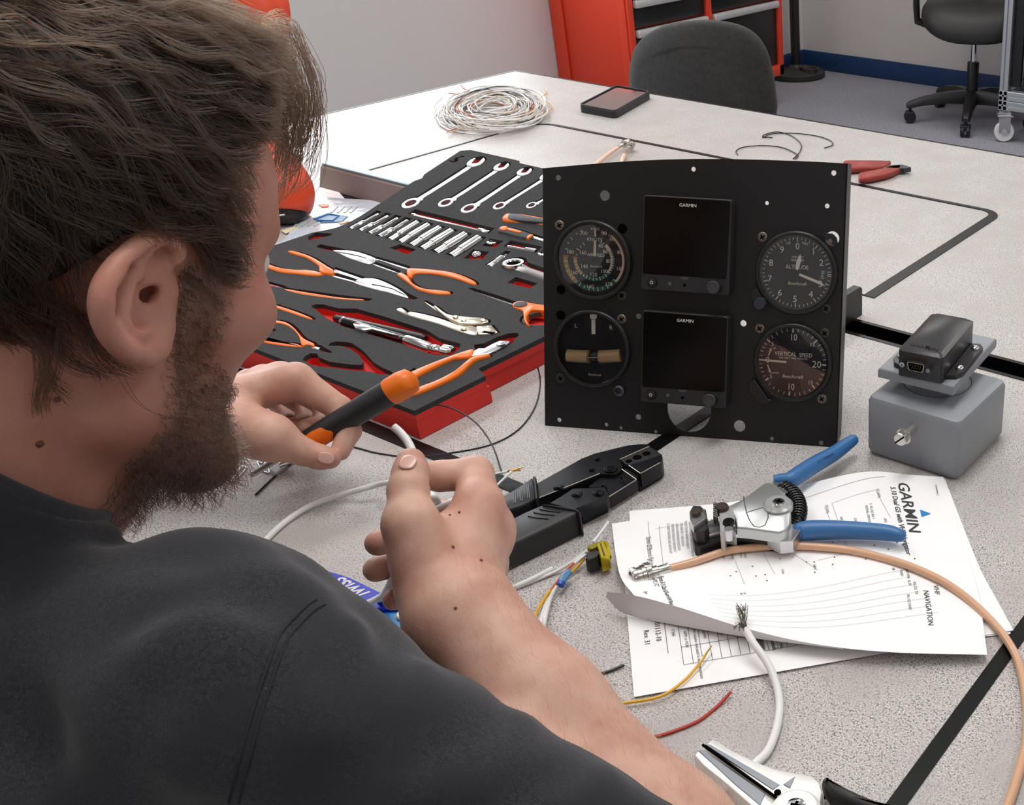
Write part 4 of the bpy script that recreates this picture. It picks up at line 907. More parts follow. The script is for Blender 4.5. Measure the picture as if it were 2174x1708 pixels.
stud('jaw_bolt', zs_, (160, 760), .0045, B0 + .02, B0 + .030, mat('bolt_brown', (84, 74, 66), .4, .7), ws)
slab('guide_block', zs_, [(270, 890), (380, 850), (390, 950), (285, 975)], B0 + .004, B0 + .014, M_steel, ws, .001)
slab('guide_bar', zs_, [(265, 850), (370, 825), (375, 850), (270, 880)], B0 + .010, B0 + .017, M_steel, ws, .0006)
slab('middle_jaw', zs_, [(375, 760), (470, 700), (515, 745), (530, 900), (440, 880), (425, 955), (385, 940)], B0 + .006, B0 + .026, M_cast, ws, .0015)
b = MB()
for k in range(7):
    p = T(*zs_(345 + 4 * (k % 2), 722 + k * 19), B0 + .024); b.box(p, (.0035, .0022, .008), None, .0004)
for k in range(5):
    p = T(*zs_(240 + 3 * k, 772 + k * 18), B0 + .024); b.box(p, (.003, .002, .006), None, .0004)
b.obj('cutting_teeth', mat('tooth_steel', (120, 116, 108), .35, .9), ws)
stud('jaw_bolt', zs_, (400, 708), .0062, B0 + .022, B0 + .029, mat('bolt_brown', (84, 74, 66), .4, .7), ws)
for p, r in (((465, 850), .0056), ((465, 920), .0042)): stud('black_stud', zs_, p, r, B0 + .018, B0 + .028, M_blackg if r > .005 else M_steel, ws)
sc_ = stud('small_screw', zs_, (530, 957), .003, B0 + .010, B0 + .014, M_chrome, ws)
b = MB(); v, f = text2d('Ideal  Stripmaster', .0066, bold=.02)
a0, a1 = T(*zs_(1085, 392), B0 + .0188), T(*zs_(1430, 216), B0 + .0188); d = a1 - a0; Ld = np.linalg.norm(d); d /= Ld; n_ = V((-d[1], d[0], 0)); mid = (a0 + a1) / 2; k = Ld / (v[:, 0].max() - v[:, 0].min())
b.add([mid + d * p[0] * k + n_ * p[1] * 1.1 for p in v], f); b.obj('handle_lettering', mat('ink_navy', (22, 30, 52), .6), ws, smooth=0)
# ------------------------------------------------------------------ copper coloured coax with bayonet plug
M_coax = mat('coax_tan', (214, 168, 134), .3, bump=(900, .2, .0006), coat=.3); M_nick = mat('nickel', (206, 202, 194), .22, 1)
cp = [(1414, 1208, .010), (1470, 1193, .010), (1540, 1170, .0095), (1610, 1161, .009), (1690, 1158, .009), (1795, 1166, .009), (1876, 1184, .009), (1938, 1204, .009), (2004, 1235, .008), (2061, 1276, .007), (2112, 1326, .006), (2144, 1368, .005), (2164, 1412, .0045), (2178, 1480, .004), (2180, 1560, .0035), (2168, 1620, .0035), (2140, 1708, .0035), (2100, 1800, .0035)]
cx_ = thing('coax_cable', T(1800, 1200), 'tan coaxial cable with a silver bayonet plug arching across the papers', 'cable')
b = MB(); path = cat_rom([T(*p) for p in cp], 10); b.tube(path, .0033, 14); b.obj('cable_jacket', M_coax, cx_, smooth=60)
b = MB(); N_ = len(path)
v, f = text2d('JAN MIL-C-17 RG400  M17/128   CARLISLE INTERCONNECT', .003)
def bnc(parent, a, c, sc_=1.0, name='bayonet_plug'):
    a, c = V(a), V(c); d = c - a; L = np.linalg.norm(d); d /= L
    b = MB(); r = .0072 * sc_
    b.lathe([(r * .72, 0), (r * .95, 0), (r, .0008), (r, .004), (r * .9, .0045), (r * .9, .0075), (r * 1.0, .008), (r * 1.0, .011), (r * .78, .0115)], a, d, 32, False, True); o = b.obj(name, M_nick, parent)
    b = MB(); b.lathe([(r * .7, .003), (r * .3, .003), (r * .28, .001), (r * .1, .001)], a, d, 24); b.obj('plug_insulator', M_white, o)
    b = MB()
    for q in np.arange(0, 2 * math.pi, .3):
        x, y, z = frame(d); u = x * math.cos(q) + y * math.sin(q); b.box(a + d * .0135 + u * r * 1.04, (.0012, .0012, .0045), np.array([u, np.cross(d, u), d]).T)
    b.lathe([(r * 1.03, .0112), (r * 1.06, .0118), (r * 1.06, .0155), (r * .9, .0162)], a, d, 32); b.obj('knurled_ring', M_nick, o)
    b = MB(); b.lathe([(r * .6, .016), (r * .6, .0215), (r * .5, .022), (r * .5, max(.028, L - .002)), (r * .56, max(.028, L))], a, d, 24); b.obj('crimp_ferrule', M_nick, o)
    return o
bnc(cx_, T(1341, 1229, .0115), T(1420, 1206, .010), 1.25)
# ---- braided white lead lying over the papers
M_wwhite = mat('wire_white', (232, 231, 230), .45); M_wy = mat('wire_yellow', (226, 172, 30), .4); M_wr = mat('wire_red', (176, 46, 26), .4); M_wk = mat('wire_black', (26, 24, 26), .4); M_cu = mat('tinned_copper', (150, 128, 104), .35, .9); M_tin = mat('tinned_strand', (150, 146, 134), .35, .9); M_gold = mat('gold_pin', (212, 168, 84), .25, 1); M_worange = mat('wire_orange', (200, 92, 44), .45)
lead = thing('shielded_lead', T(1600, 1400), 'thick white shielded lead with a frayed braid end on the curled paper edge', 'cable')
b = MB(); b.tube(cat_rom([T(*p) for p in ((1582, 1335, .020), (1602, 1368, .017), (1628, 1405, .012), (1646, 1445, .007), (1655, 1490, .004), (1650, 1540, .0032), (1632, 1590, .0032), (1606, 1618, .003), (1570, 1650, .003), (1500, 1700, .003))], 8), .0029, 12); b.obj('sheath', M_wwhite, lead, smooth=60)
b = MB(); R_ = random.Random(5)
for k in range(26):
    q = [(1582 + R_.uniform(-4, 4), 1336, .020), (1577 + R_.uniform(-7, 7), 1322 + R_.uniform(-3, 3), .023 + R_.uniform(-.003, .003)), (1576 + R_.uniform(-10, 10), 1300 + R_.uniform(-4, 6), .023), (1578 + R_.uniform(-16, 10), 1285 + R_.uniform(-8, 10), .024)]
    b.tube(cat_rom([T(*p) for p in q], 3), .00022, 4)
for k in range(16):
    q = [(1580, 1333, .021), (1570 + R_.uniform(-6, 8), 1326 + R_.uniform(-6, 6), .023), (1560 + R_.uniform(-5, 20), 1330 + R_.uniform(-8, 10), .022)]
    b.tube(cat_rom([T(*p) for p in q], 3), .00025, 4)
o_ = b.obj('frayed_braid', mat('braid_dull', (112, 106, 92), .4, .8), lead); o_['kind'] = 'stuff'
# ---- loose single wires
yw = thing('loose_wire', T(1420, 1470), 'yellow wire with a gold crimped tip across the lower printed sheets', 'wire')
b = MB(); b.tube(cat_rom([T(*p) for p in ((1290, 1495, .002), (1325, 1492, .003), (1400, 1478, .004), (1450, 1446, .005), (1484, 1410, .006))], 8), .0011, 8); b.obj('insulation', M_wy, yw)
b = MB(); b.tube([T(1484, 1410, .006), T(1490, 1402, .0065), T(1495, 1393, .007)], [.0013, .0010, .0013], 8); b.tube([T(1495, 1393, .007), T(1511, 1370, .0085)], [.0010, .0005], 8); b.obj('crimp_pin', M_gold, yw)
wire('loose_wire', [(1380, 1566), (1420, 1555), (1480, 1531), (1520, 1501), (1552, 1468, .004)], .0012, M_wr, 'short dark red wire on the table below the printed sheets')
wire('loose_wire', [(1180, 1436), (1220, 1436), (1280, 1428), (1325, 1411, .002)], .0011, M_wk, 'short black wire poking toward the left edge of the printed sheets')
# ---- long thin black wire looping in front of the tray
wire('loose_wire', [(542, 1050), (590, 1005), (640, 970), (690, 955), (740, 947), (800, 961), (870, 969), (950, 962), (1040, 944), (1100, 912), (1135, 865), (1147, 815), (1140, 775), (1122, 738, .012), (1105, 712, .03)], .0008, M_wk, 'long thin black wire looping from the left hand to the red tray side')
wire('loose_wire', [(862, 852, .03), (900, 855, .03), (960, 866, .026), (1010, 897, .022), (1045, 945, .014), (1066, 1005, .004)], .0008, M_wk, 'thin black wire arching from the tray corner down to the crimper')
# ---- pinned wire ends beside the crimper
pw = thing('pinned_wires', T(1060, 1010), 'white wire ends with gold pins sticking up beside the crimper handles', 'wire')
b = MB()
for q in ([(1000, 1110, .004), (1040, 1045, .008), (1060, 1025, .010), (1085, 1000, .012)], [(1030, 1030, .006), (1045, 1008, .007), (1070, 1002, .008), (1078, 1000, .009)], [(1010, 1090, .004), (1050, 1035, .008), (1072, 1015, .010), (1090, 998, .012)]): b.tube(cat_rom([T(*p) for p in q], 5), .0010, 7)
b.obj('insulation', M_wwhite, pw)
b = MB()
for q in ([(1085, 1000, .012), (1108, 992, .013)], [(1078, 1000, .009), (1092, 996, .010)], [(1090, 998, .012), (1106, 998, .012)]): b.tube([T(*p) for p in q], [.0011, .0007], 7)
b.obj('crimp_pin', M_gold, pw)
# ---- yellow connector with its bundle of wires
zy = lambda x, y: (1040 + .1815 * x, 1090 + .1815 * y)
yc = thing('wired_connector', T(1265, 1165), 'small yellow connector with white, orange and yellow wires left of the papers', 'connector')
M_yc = mat('connector_yellow', (206, 184, 44), .2, .55)
slab('connector_shell', zy, [(1245, 350), (1330, 310), (1395, 455), (1295, 500)], .004, .020, M_yc, yc, .0015)
slab('connector_flange', zy, [(1140, 365), (1300, 315), (1330, 320), (1345, 345), (1190, 410), (1140, 400)], .006, .018, mat('connector_olive', (150, 140, 44), .25, .5), yc, .001)
slab('connector_nose', zy, [(1330, 318), (1375, 310), (1405, 375), (1365, 400)], .006, .019, M_yc, yc, .002)
slab('shell_band', zy, [(1285, 345), (1300, 340), (1345, 470), (1325, 478)], .005, .0205, mat('band_dark', (70, 62, 20), .4), yc, .0004)
slab('black_boot', zy, [(1130, 450), (1230, 380), (1290, 455), (1260, 500), (1150, 540), (1115, 520)], .003, .016, M_blackp, yc, .002)
for P, m_, r in (([(1385, 95, .012), (1310, 200, .012), (1210, 335, .012)], M_wwhite, .0012), ([(1130, 440, .012), (1000, 540, .008), (800, 660, .003), (500, 790, .002), (130, 930, .002), (-60, 960, .002)], M_wwhite, .0014), ([(730, 640, .003), (560, 730, .004), (300, 850, .003), (130, 890, .003), (-80, 930, .003)], M_wwhite, .0021),
                 ([(1120, 480, .010), (980, 590, .008), (850, 720, .008), (720, 900, .006), (640, 1090, .006), (590, 1300, .008), (570, 1480, .010), (560, 1650, .01)], M_wwhite, .0016), ([(840, 780, .007), (730, 920, .006), (660, 1150, .006), (620, 1350, .009), (590, 1520, .010), (580, 1660, .01)], M_wwhite, .0019), ([(820, 800, .008), (700, 960, .006), (600, 1180, .006), (520, 1400, .010), (480, 1520, .012)], M_wwhite, .0012),
                 ([(1110, 520, .008), (1040, 600, .006), (950, 680, .005), (860, 740, .005)], M_wy, .0012), ([(980, 580, .009), (880, 680, .009), (760, 830, .008), (680, 950, .007), (610, 1030, .007), (540, 1170, .008), (490, 1330, .010), (465, 1460, .012), (450, 1560, .012)], M_worange, .0011), ([(700, 900, .0085), (620, 1020, .0085), (545, 1150, .0095), (492, 1310, .0115), (470, 1420, .0135), (462, 1500, .014)], M_wy, .0013),
                 ([(900, 700, .006), (760, 840, .006), (660, 1000, .005), (590, 1200, .006), (560, 1420, .008), (550, 1560, .01)], M_wk, .0008)):
    b = MB(); b.tube(cat_rom([T(*zy(p[0], p[1]), p[2]) for p in P], 7), r, 8); b.obj('wire', m_, yc, smooth=60)
b = MB(); b.tube([T(*zy(1385, 95), .012), T(*zy(1330, 170), .012)], .0008, 6); b.obj('bare_end', M_cu, yc)
b = MB(); b.tube([T(*zy(925, 685), .009), T(*zy(870, 745), .009), T(*zy(825, 820), .009)], [.0032, .0036, .0028], 12); b.obj('splice_sleeve', mat('sleeve_blue', (90, 150, 196), .2, coat=.5, alpha=.85), yc, smooth=60)
b = MB(); b.tube([T(*zy(840, 800), .009), T(*zy(822, 840), .008)], .0033, 12); b.obj('sleeve_end', mat('sleeve_end_blue', (24, 84, 190), .3), yc, smooth=60)
# ---- wire clips left of the hands and a small clear fastener
def clip(px, label):
    b = MB(); b.tube(cat_rom([T(x, y, .0008) for x, y in px], 4), .0006, 6); single('wire_clip', b, M_steel, label, 'clip', 'wire clips')
k5 = lambda x, y: (150 + .41 * x, 450 + .41 * y)
clip([k5(*p) for p in ((825, 1395), (850, 1390), (895, 1345), (908, 1320), (885, 1318), (868, 1335), (842, 1385), (832, 1390), (870, 1340), (880, 1325), (898, 1322))], 'bent wire clip on the table below the beard, nearest the beard')
clip([k5(*p) for p in ((985, 1270), (968, 1282), (970, 1300), (990, 1335), (1020, 1348), (1028, 1340), (1000, 1290), (985, 1275), (972, 1290), (992, 1300))], 'bent wire clip beside the clear fastener under the left hand')
cf = thing('clear_fastener', T(*k5(1070, 1320)), 'small clear plastic fastener with a metal rod under the left thumb', 'fastener')
b = MB(); P = [T(*k5(*p), .004)[:2] for p in ((1030, 1330), (1090, 1290), (1120, 1305), (1060, 1350))]; b.prism(P, TZ + .0002, TZ + .004, .0008); b.obj('plastic_tab', mat('clear_plastic', (228, 232, 236), .15, alpha=.55), cf)
b = MB(); b.tube([T(*k5(1080, 1310), .005), T(*k5(1140, 1290), .005)], .0024, 10); b.obj('metal_rod', M_chrome, cf)
# ---- white cable running behind the right hand
#wc = thing('white_cable', T(700, 1060), 'white cable gripped by the right hand, its cut end pointing up', 'cable')
WCABLE = True
# ------------------------------------------------------------------ blue card pouch under the right hand
zb = lambda x, y: (640 + .1288 * x, 1180 + .1288 * y)
bp = thing('blue_case', T(790, 1270), 'glossy blue case with white letters upside down, under the right hand', 'case')
M_bl = mat('case_blue', (8, 34, 186), .35, coat=.1)
slab('case_top', zb, [(200, 300), (420, 242), (480, 245), (800, 345), (1280, 580), (1600, 800), (1620, 870), (1330, 880), (800, 760), (200, 420)], .0, .012, M_bl, bp, .002)
slab('case_body', zb, [(1330, 882), (1625, 875), (1720, 960), (1900, 1150), (1500, 1300), (700, 900), (900, 800)], .0, .009, mat('case_sky', (46, 140, 205), .35), bp, .001)
c = T(*zb(1700, 985), .009); b = MB(); b.lathe([(.006, 0), (.006, .002), (.005, .003), (.0003, .003)], (c[0], c[1], TZ + .009), (0, 0, 1), 20); b.obj('round_button', mat('cream_button', (232, 222, 196), .4), bp)
a0, a1 = T(*zb(1060, 640), .0122), T(*zb(560, 360), .0122); d = a1 - a0; d[2] = 0; L_ = np.linalg.norm(d); d /= L_; n_ = V((-d[1], d[0], 0)); v, f = text2d('IWISS', .02, shear=.35, bold=.03); v = v - [v[:, 0].min(), 0]; k = L_ / v[:, 0].max()
b = MB(); b.add([a0 + d * p[0] * k + n_ * p[1] * k * .9 for p in v], f); b.obj('case_lettering', M_white, bp, smooth=0)
# ------------------------------------------------------------------ bright stripping pliers at the bottom edge
zp = lambda x, y: (1400 + .23 * x, 1500 + .23 * y)
pl_ = thing('polished_pliers', T(1640, 1690), 'polished silver flat-jaw stripping pliers with black handles at the bottom edge', 'pliers')
M_pol = mat('polished_nickel', (250, 249, 245), .42, .5, bump=(90, .06, .001)); M_flat = mat('ground_steel', (150, 154, 160), .35, .8)
slab('upper_jaw', zp, [(440, 335), (490, 288), (540, 308), (680, 400), (900, 503), (1080, 570), (1290, 608), (1410, 632), (1485, 700), (1508, 780), (1470, 950), (1400, 1060), (1180, 1000), (1120, 865), (420, 345)], .004, .016, M_pol, pl_, .0025, smooth=50)
slab('jaw_inset', zp, [(425, 345), (470, 345), (1110, 715), (1045, 760)], .012, .0167, M_flat, pl_, .0004)
slab('lower_jaw', zp, [(320, 445), (370, 385), (1120, 872), (1150, 960), (1020, 1060), (900, 960), (600, 700), (400, 540)], .002, .014, M_pol, pl_, .002, smooth=50)
slab('jaw_inset', zp, [(360, 400), (400, 395), (975, 800), (930, 905), (700, 715)], .010, .0147, M_flat, pl_, .0004)
slab('jaw_notch', zp, [(1145, 710), (1250, 640), (1205, 745)], .012, .0169, M_flat, pl_, .0004)
b = MB(); b.tube([T(*zp(400, 350), .0155), T(*zp(1120, 866), .0155)], .0011, 6); b.obj('jaw_gap', M_hole, pl_)
stud('pin_hole', zp, (1090, 780), .0022, .0160, .0172, M_hole, pl_)
dd = stud('pivot_disc', zp, (1260, 925), .0150, .014, .0195, M_pol, pl_, 40); ds = stud('pivot_screw', zp, (1258, 905), .0062, .0195, .0215, M_chrome, pl_); phillips(zp, (1258, 905), .006, .0216, ds)
slab('black_handle', zp, [(1500, 740), (1530, 715), (1600, 722), (1750, 800), (1900, 868), (2050, 930), (2300, 1010), (2320, 1080), (2000, 1050), (1800, 980), (1640, 905), (1560, 850)], .002, .018, M_grip, pl_, .006, 3, True, 60, sq=.003)
slab('black_handle', zp, [(1350, 1040), (1430, 1000), (1500, 1080), (1600, 1250), (1700, 1500), (1620, 1530), (1480, 1300)], .002, .018, M_grip, pl_, .006, 3, True, 60, sq=.003)
# ------------------------------------------------------------------ far table things
def phone():
    q = [T(x, y, .004)[:2] for x, y in ((1229, 234), (1311, 246), (1383, 205), (1313, 190))]
    t = thing('smartphone', T(1305, 222), 'smartphone in a thick black case near the far table edge', 'phone')
    c = (q[0] + q[2]) / 2; e1 = (q[1] - q[0] + q[2] - q[3]) / 2; e2 = (q[3] - q[0] + q[2] - q[1]) / 2
    w_, l_ = np.linalg.norm(e1), np.linalg.norm(e2); e1 = e1 / w_; e2 = e2 / l_
    fn = lambda x, y, z: (*(c + e1 * x + e2 * y), z)
    b = MB(); b.prism(rrect(-w_ / 2, w_ / 2, -l_ / 2, l_ / 2, .012), TZ, TZ + .014, .002, fn); b.obj('phone_case', mat('case_charcoal', (34, 34, 40), .5), t)
    hw, hl = w_ / 2 - .004, l_ / 2 - .005
    b = MB(); b.add(*curve_shape(rrect(-w_ / 2 + .001, w_ / 2 - .001, -l_ / 2 + .001, l_ / 2 - .001, .011), [rrect(-hw, hw, -hl, hl, .009)], TZ + .0135, TZ + .0165, fn)); b.obj('case_lip', mat('case_charcoal', (34, 34, 40), .5), t)
    b = MB(); b.prism(rrect(-hw, hw, -hl, hl, .009), TZ + .0135, TZ + .0145, .0003, fn); b.obj('screen', mat('phone_glass', (10, 9, 9), .04, spec=.8, coat=1), t)
phone()
R_ = random.Random(11)
def coil():
    t = thing('wire_coil', T(1048, 238), 'loose oval coil of thin white wires with a few coloured strands on the far table', 'wire coil')
    c = T(1048, 243); ax_ = T(1160, 235) - c; ay_ = T(1040, 203) - c
    groups = {'white': [M_wwhite, 46], 'beige': [mat('wire_beige', (206, 196, 182), .5), 22], 'orange': [M_worange, 4], 'black': [M_wk, 5]}
    for g, (m_, n_) in groups.items():
        b = MB()
        for k in range(n_):
            a0 = R_.uniform(0, 6.28); span = R_.uniform(2.2, 6.6); rr_ = R_.uniform(.3, .98); ph = R_.uniform(0, 6); ex = R_.uniform(.9, 1.08); hz = R_.uniform(.002, .020)
            P = []
            for a in np.linspace(a0, a0 + span, 26):
                r_ = rr_ * (1 + .06 * math.sin(3 * a + ph)); P.append(c + ax_ * r_ * ex * math.cos(a) + ay_ * r_ * math.sin(a) + V((0, 0, max(.0012, hz + .006 * math.sin(2 * a + ph)))))
            b.tube(P, .0011 if g != 'white' else R_.uniform(.0011, .0018), 5)
        o = b.obj(g + '_strands', m_, t, smooth=60); o['kind'] = 'stuff'
    for P, m_ in (([(1006, 196), (985, 188), (978, 180)], M_worange), ([(990, 205), (970, 200), (953, 198)], M_worange), ([(925, 245), (922, 225), (940, 206)], M_wwhite), ([(1126, 205), (1105, 196), (1082, 189)], M_worange), ([(950, 279), (990, 268), (1040, 254), (1080, 246), (1130, 238)], M_worange), ([(948, 282), (1000, 268), (1060, 252)], mat('wire_beige', (206, 196, 182), .5)), ([(1140, 210), (1160, 198), (1155, 186)], M_wy), ([(1110, 250), (1150, 243), (1172, 228), (1160, 215)], M_wy), ([(921, 250), (950, 249), (1000, 246), (1060, 240)], M_wwhite)):
        b = MB(); b.tube(cat_rom([T(x, y, .006) for x, y in P], 6), .0011, 6); b.obj('wire_end', m_, t, smooth=60)
    b = MB(); b.tube([T(1102, 250, .01), T(1116, 247, .01)], .004, 10); b.obj('blue_sleeve', mat('sleeve_navy', (48, 84, 124), .4), t)
coil()
wire('loose_wire', [(1014, 280), (1016, 273), (1030, 267), (1060, 263), (1090, 263)], .0012, M_wk, 'short curved black wire scrap in front of the white wire coil')
lw_ = thing('loose_wire', T(1665, 310), 'thin dark wire curled in two loops behind the instrument panel', 'wire')
b = MB()
for P in ([(1566, 328), (1563, 320), (1580, 312), (1620, 309), (1660, 313), (1690, 326), (1694, 332), (1688, 337)], [(1640, 292), (1619, 290), (1628, 284), (1652, 280), (1680, 288), (1700, 305), (1698, 322), (1684, 337)], [(1619, 292), (1640, 284), (1690, 283), (1740, 290), (1765, 300), (1767, 308), (1750, 314)]): b.tube(cat_rom([T(x, y, .002) for x, y in P], 8), .0010, 6)
b.obj('strand', M_wk, lw_, smooth=60)
for k, (P, e0, e1) in enumerate(([[(1262, 352), (1275, 341), (1292, 327), (1312, 313)], (1334, 301), (1312, 312)], [[(1316, 352), (1322, 338), (1327, 327)], (1342, 306), (1327, 324)])):
    t = thing('coax_lead', T(1310, 320), ('tan coaxial lead with a silver plug, left of the two behind the panel top' if k == 0 else 'tan coaxial lead with a silver plug, right of the two behind the panel top'), 'cable')
    b = MB(); b.tube(cat_rom([T(x, y, .009 if k == 0 else .006) for x, y in [(P[0][0] - 40, P[0][1] + 40)] + P], 7), .0036, 10); b.obj('cable_jacket', mat('coax_pale', (228, 190, 166), .4), t, smooth=60)
    bnc(t, T(*e0, .011), T(*e1, .010), .85)
fc_ = thing('flush_cutters', T(1870, 365), 'small flush cutters with dark red handles right of the instrument panel', 'cutters')
zf = lambda x, y: (1740 + .3045 * x, 300 + .3045 * y)
M_dred = mat('handle_dark_red', (150, 50, 40), .5)
slab('red_handle', zf, [(170, 150), (300, 145), (480, 148), (488, 160), (440, 195), (300, 200), (180, 205)], .003, .012, M_dred, fc_, .004, 3, True, 60, sq=.004)
slab('red_handle', zf, [(275, 235), (330, 222), (420, 205), (500, 185), (560, 180), (566, 200), (500, 235), (400, 262), (300, 278), (272, 268)], .003, .012, M_dred, fc_, .004, 3, True, 60, sq=.004)
slab('steel_head', zf, [(440, 182), (490, 165), (575, 160), (610, 170), (638, 180), (600, 186), (560, 185), (520, 185)], .004, .012, mat('tool_steel', (70, 74, 80), .35, .8), fc_, .001)
slab('steel_jaw', zf, [(560, 192), (600, 180), (635, 181), (590, 196)], .003, .010, mat('tool_steel', (70, 74, 80), .35, .8), fc_, .0008)
# ------------------------------------------------------------------ foam tool tray (its far part rides up over the cable duct)
def TH(y): 
    t = y - .85; return .033 + .27 * (t if t > .03 else ((t + .03) ** 2 / .12 if t > -.03 else 0))
def TS(px, py, dz=0.0):
    z = .033
    for i in range(40): P = T(px, py, z); z = .5 * z + .5 * (TH(P[1]) + dz)
    return P
TF = lambda x, y, z: (x, y, TZ + TH(y) + z)
Z1 = lambda x, y: (500 + .322 * x, 300 + .322 * y)
Z8 = lambda x, y: (820 + .16393 * x, 320 + .16393 * y)
Z7 = lambda x, y: (500 + .22250 * x, 480 + .22250 * y)
def tp(fn, P, dz=0.0): return [TS(*fn(*p), dz)[:2] for p in P]
M_foam = mat('black_foam', (46, 46, 48), .85, noise=[(1300, (120, 122, 128), .60, .76), (2200, (24, 24, 25), .5, .7)], bump=(1600, .7, .0012))
M_redf = mat('red_foam', (222, 50, 42), .7, bump=(900, .2, .0008))
M_or = mat('orange_grip', (240, 116, 12), .4, bump=(500, .06, .0005)); M_gin = mat('grip_inlay', (58, 58, 60), .6)
M_sock = mat('socket_chrome', (226, 226, 224), .14, 1.0); M_sat = mat('satin_chrome', (214, 216, 218), .3, .95)
CUT = []                                      # pocket outlines (plan polygons)
def pocket(P, d=.0022): CUT.append([V(p) for p in (inset2(P, -d) if d else P)])
def far(P, d=.0022): return [V(p) + V((-.15, .9)) * d for p in P]   # pockets show their far wall
TOOLS = []
def tool(name, fn, at, label, cat_, group=None):
    p = TS(*fn(*at), -.012); return thing(name, p, label, cat_, group)
def tsl(name, fn, P, z0, z1, m, par, bev=.001, sub=3, pk=.0025, both=True, smooth=60):
    Q = tp(fn, P, z1 - .001)
    if sub: Q = [q for q in cat_rom(Q, sub, True)]
    if pk: pocket(far(Q), pk)
    b = MB(); b.prism(Q, z0, z1, bev, TF, both); return b.obj(name, m, par, smooth=smooth)
# ---- open/ring spanners
def spanner(a, c, ra, rc, label):
    A, B = V(TS(*Z8(*a))[:2]), V(TS(*Z8(*c))[:2]); d = B - A; L = np.linalg.norm(d); d /= L; n = V((-d[1], d[0]))
    t = thing('spanner', (*((A + B) / 2), TZ + TH((A[1] + B[1]) / 2) - .012), label, 'spanner', 'combination spanners in the far row of the tray')
    G = lambda o: (lambda x, y, z: TF(*(o + d * x + n * y), z))
    # shank
    b = MB(); R = []
    for s, wd, th in ((ra * .7, ra * .42, .0030), (L * .3, ra * .30, .0026), (L * .7, rc * .32, .0026), (L - rc * .7, rc * .46, .0030)):
        R.append([TF(*(A + d * s + n * q * wd), z) for q, z in ((-1, -.0055 - 0), (-1, -.0020), (-.6, -.0005), (.6, -.0005), (1, -.0020), (1, -.0055))])
    b.rings(R); b.obj('shank', M_sat, t, smooth=50)
    # open jaw at a
    ang = math.radians(20); P = []
    for q in np.linspace(math.radians(140), math.radians(-140 + 360 - 0) - 2 * math.radians(0), 2): pass
    J = [(ra * math.cos(q), ra * math.sin(q)) for q in np.linspace(math.radians(-142), math.radians(142), 22)]
    J = [(-x_ * -1, y_) for x_, y_ in J]
    jaw = [(x_, y_) for x_, y_ in J] + [(-ra * .80, ra * .44), (ra * .12, ra * .44), (ra * .3, ra * .25), (ra * .3, -ra * .25), (ra * .12, -ra * .44), (-ra * .80, -ra * .44)]
    ca, sa = math.cos(ang), math.sin(ang); jaw = [(x_ * ca - y_ * sa, x_ * sa + y_ * ca) for x_, y_ in jaw]
    b = MB(); b.prism(jaw, -.0065, .0005, .001, G(A), True); b.obj('open_jaw', M_sat, t, smooth=40)
    b = MB(); N = 28; o_ = [(rc * math.cos(q), rc * math.sin(q)) for q in np.arange(N) * 2 * math.pi / N]; i_ = [(rc * .6 * math.cos(q) * (1 + .06 * math.cos(12 * q)), rc * .6 * math.sin(q) * (1 + .06 * math.cos(12 * q))) for q in np.arange(N) * 2 * math.pi / N]
    R = []
    for P_, z in ((i_, -.0065), (o_, -.0065), (o_, -.0006), ([(x_ * .94, y_ * .94) for x_, y_ in o_], .0006), (i_, .0006)): R.append([G(B)(x_, y_, z) for x_, y_ in P_])
    b.rings(R + [R[0]], False, False); b.obj('ring_end', M_sat, t, smooth=40)
    pk = [A + d * x_ + n * y_ for x_, y_ in [(1.12 * ra * math.cos(q), 1.12 * ra * math.sin(q)) for q in np.linspace(math.radians(50), math.radians(310), 20)]]
    pk += [A + d * ra * 1.2 - n * ra * .5, B - d * rc * 1.2 - n * rc * .5] + [B + d * 1.12 * rc * math.cos(q) + n * 1.12 * rc * math.sin(q) for q in np.linspace(math.radians(-130), math.radians(130), 20)] + [B - d * rc * 1.2 + n * rc * .5, A + d * ra * 1.2 + n * ra * .5]
    pocket(far(pk, .0015), .0004)
for k, (a, c, ra, rc, lb) in enumerate((((1160, 145), (318, 678), .0135, .0135, 'largest combination spanner, at the far left of the tray'), ((1490, 205), (772, 672), .0115, .0115, 'second spanner from the left in the far row of the tray'), ((1788, 270), (1072, 745), .0110, .0120, 'third spanner from the left in the far row of the tray'), ((2075, 335), (1468, 712), .0098, .0098, 'fourth spanner from the left, its jaw end behind the panel'), ((2330, 470), (1882, 705), .0080, .0080, 'smallest spanner, mostly hidden behind the instrument panel edge'))): spanner(a, c, ra, rc, lb)
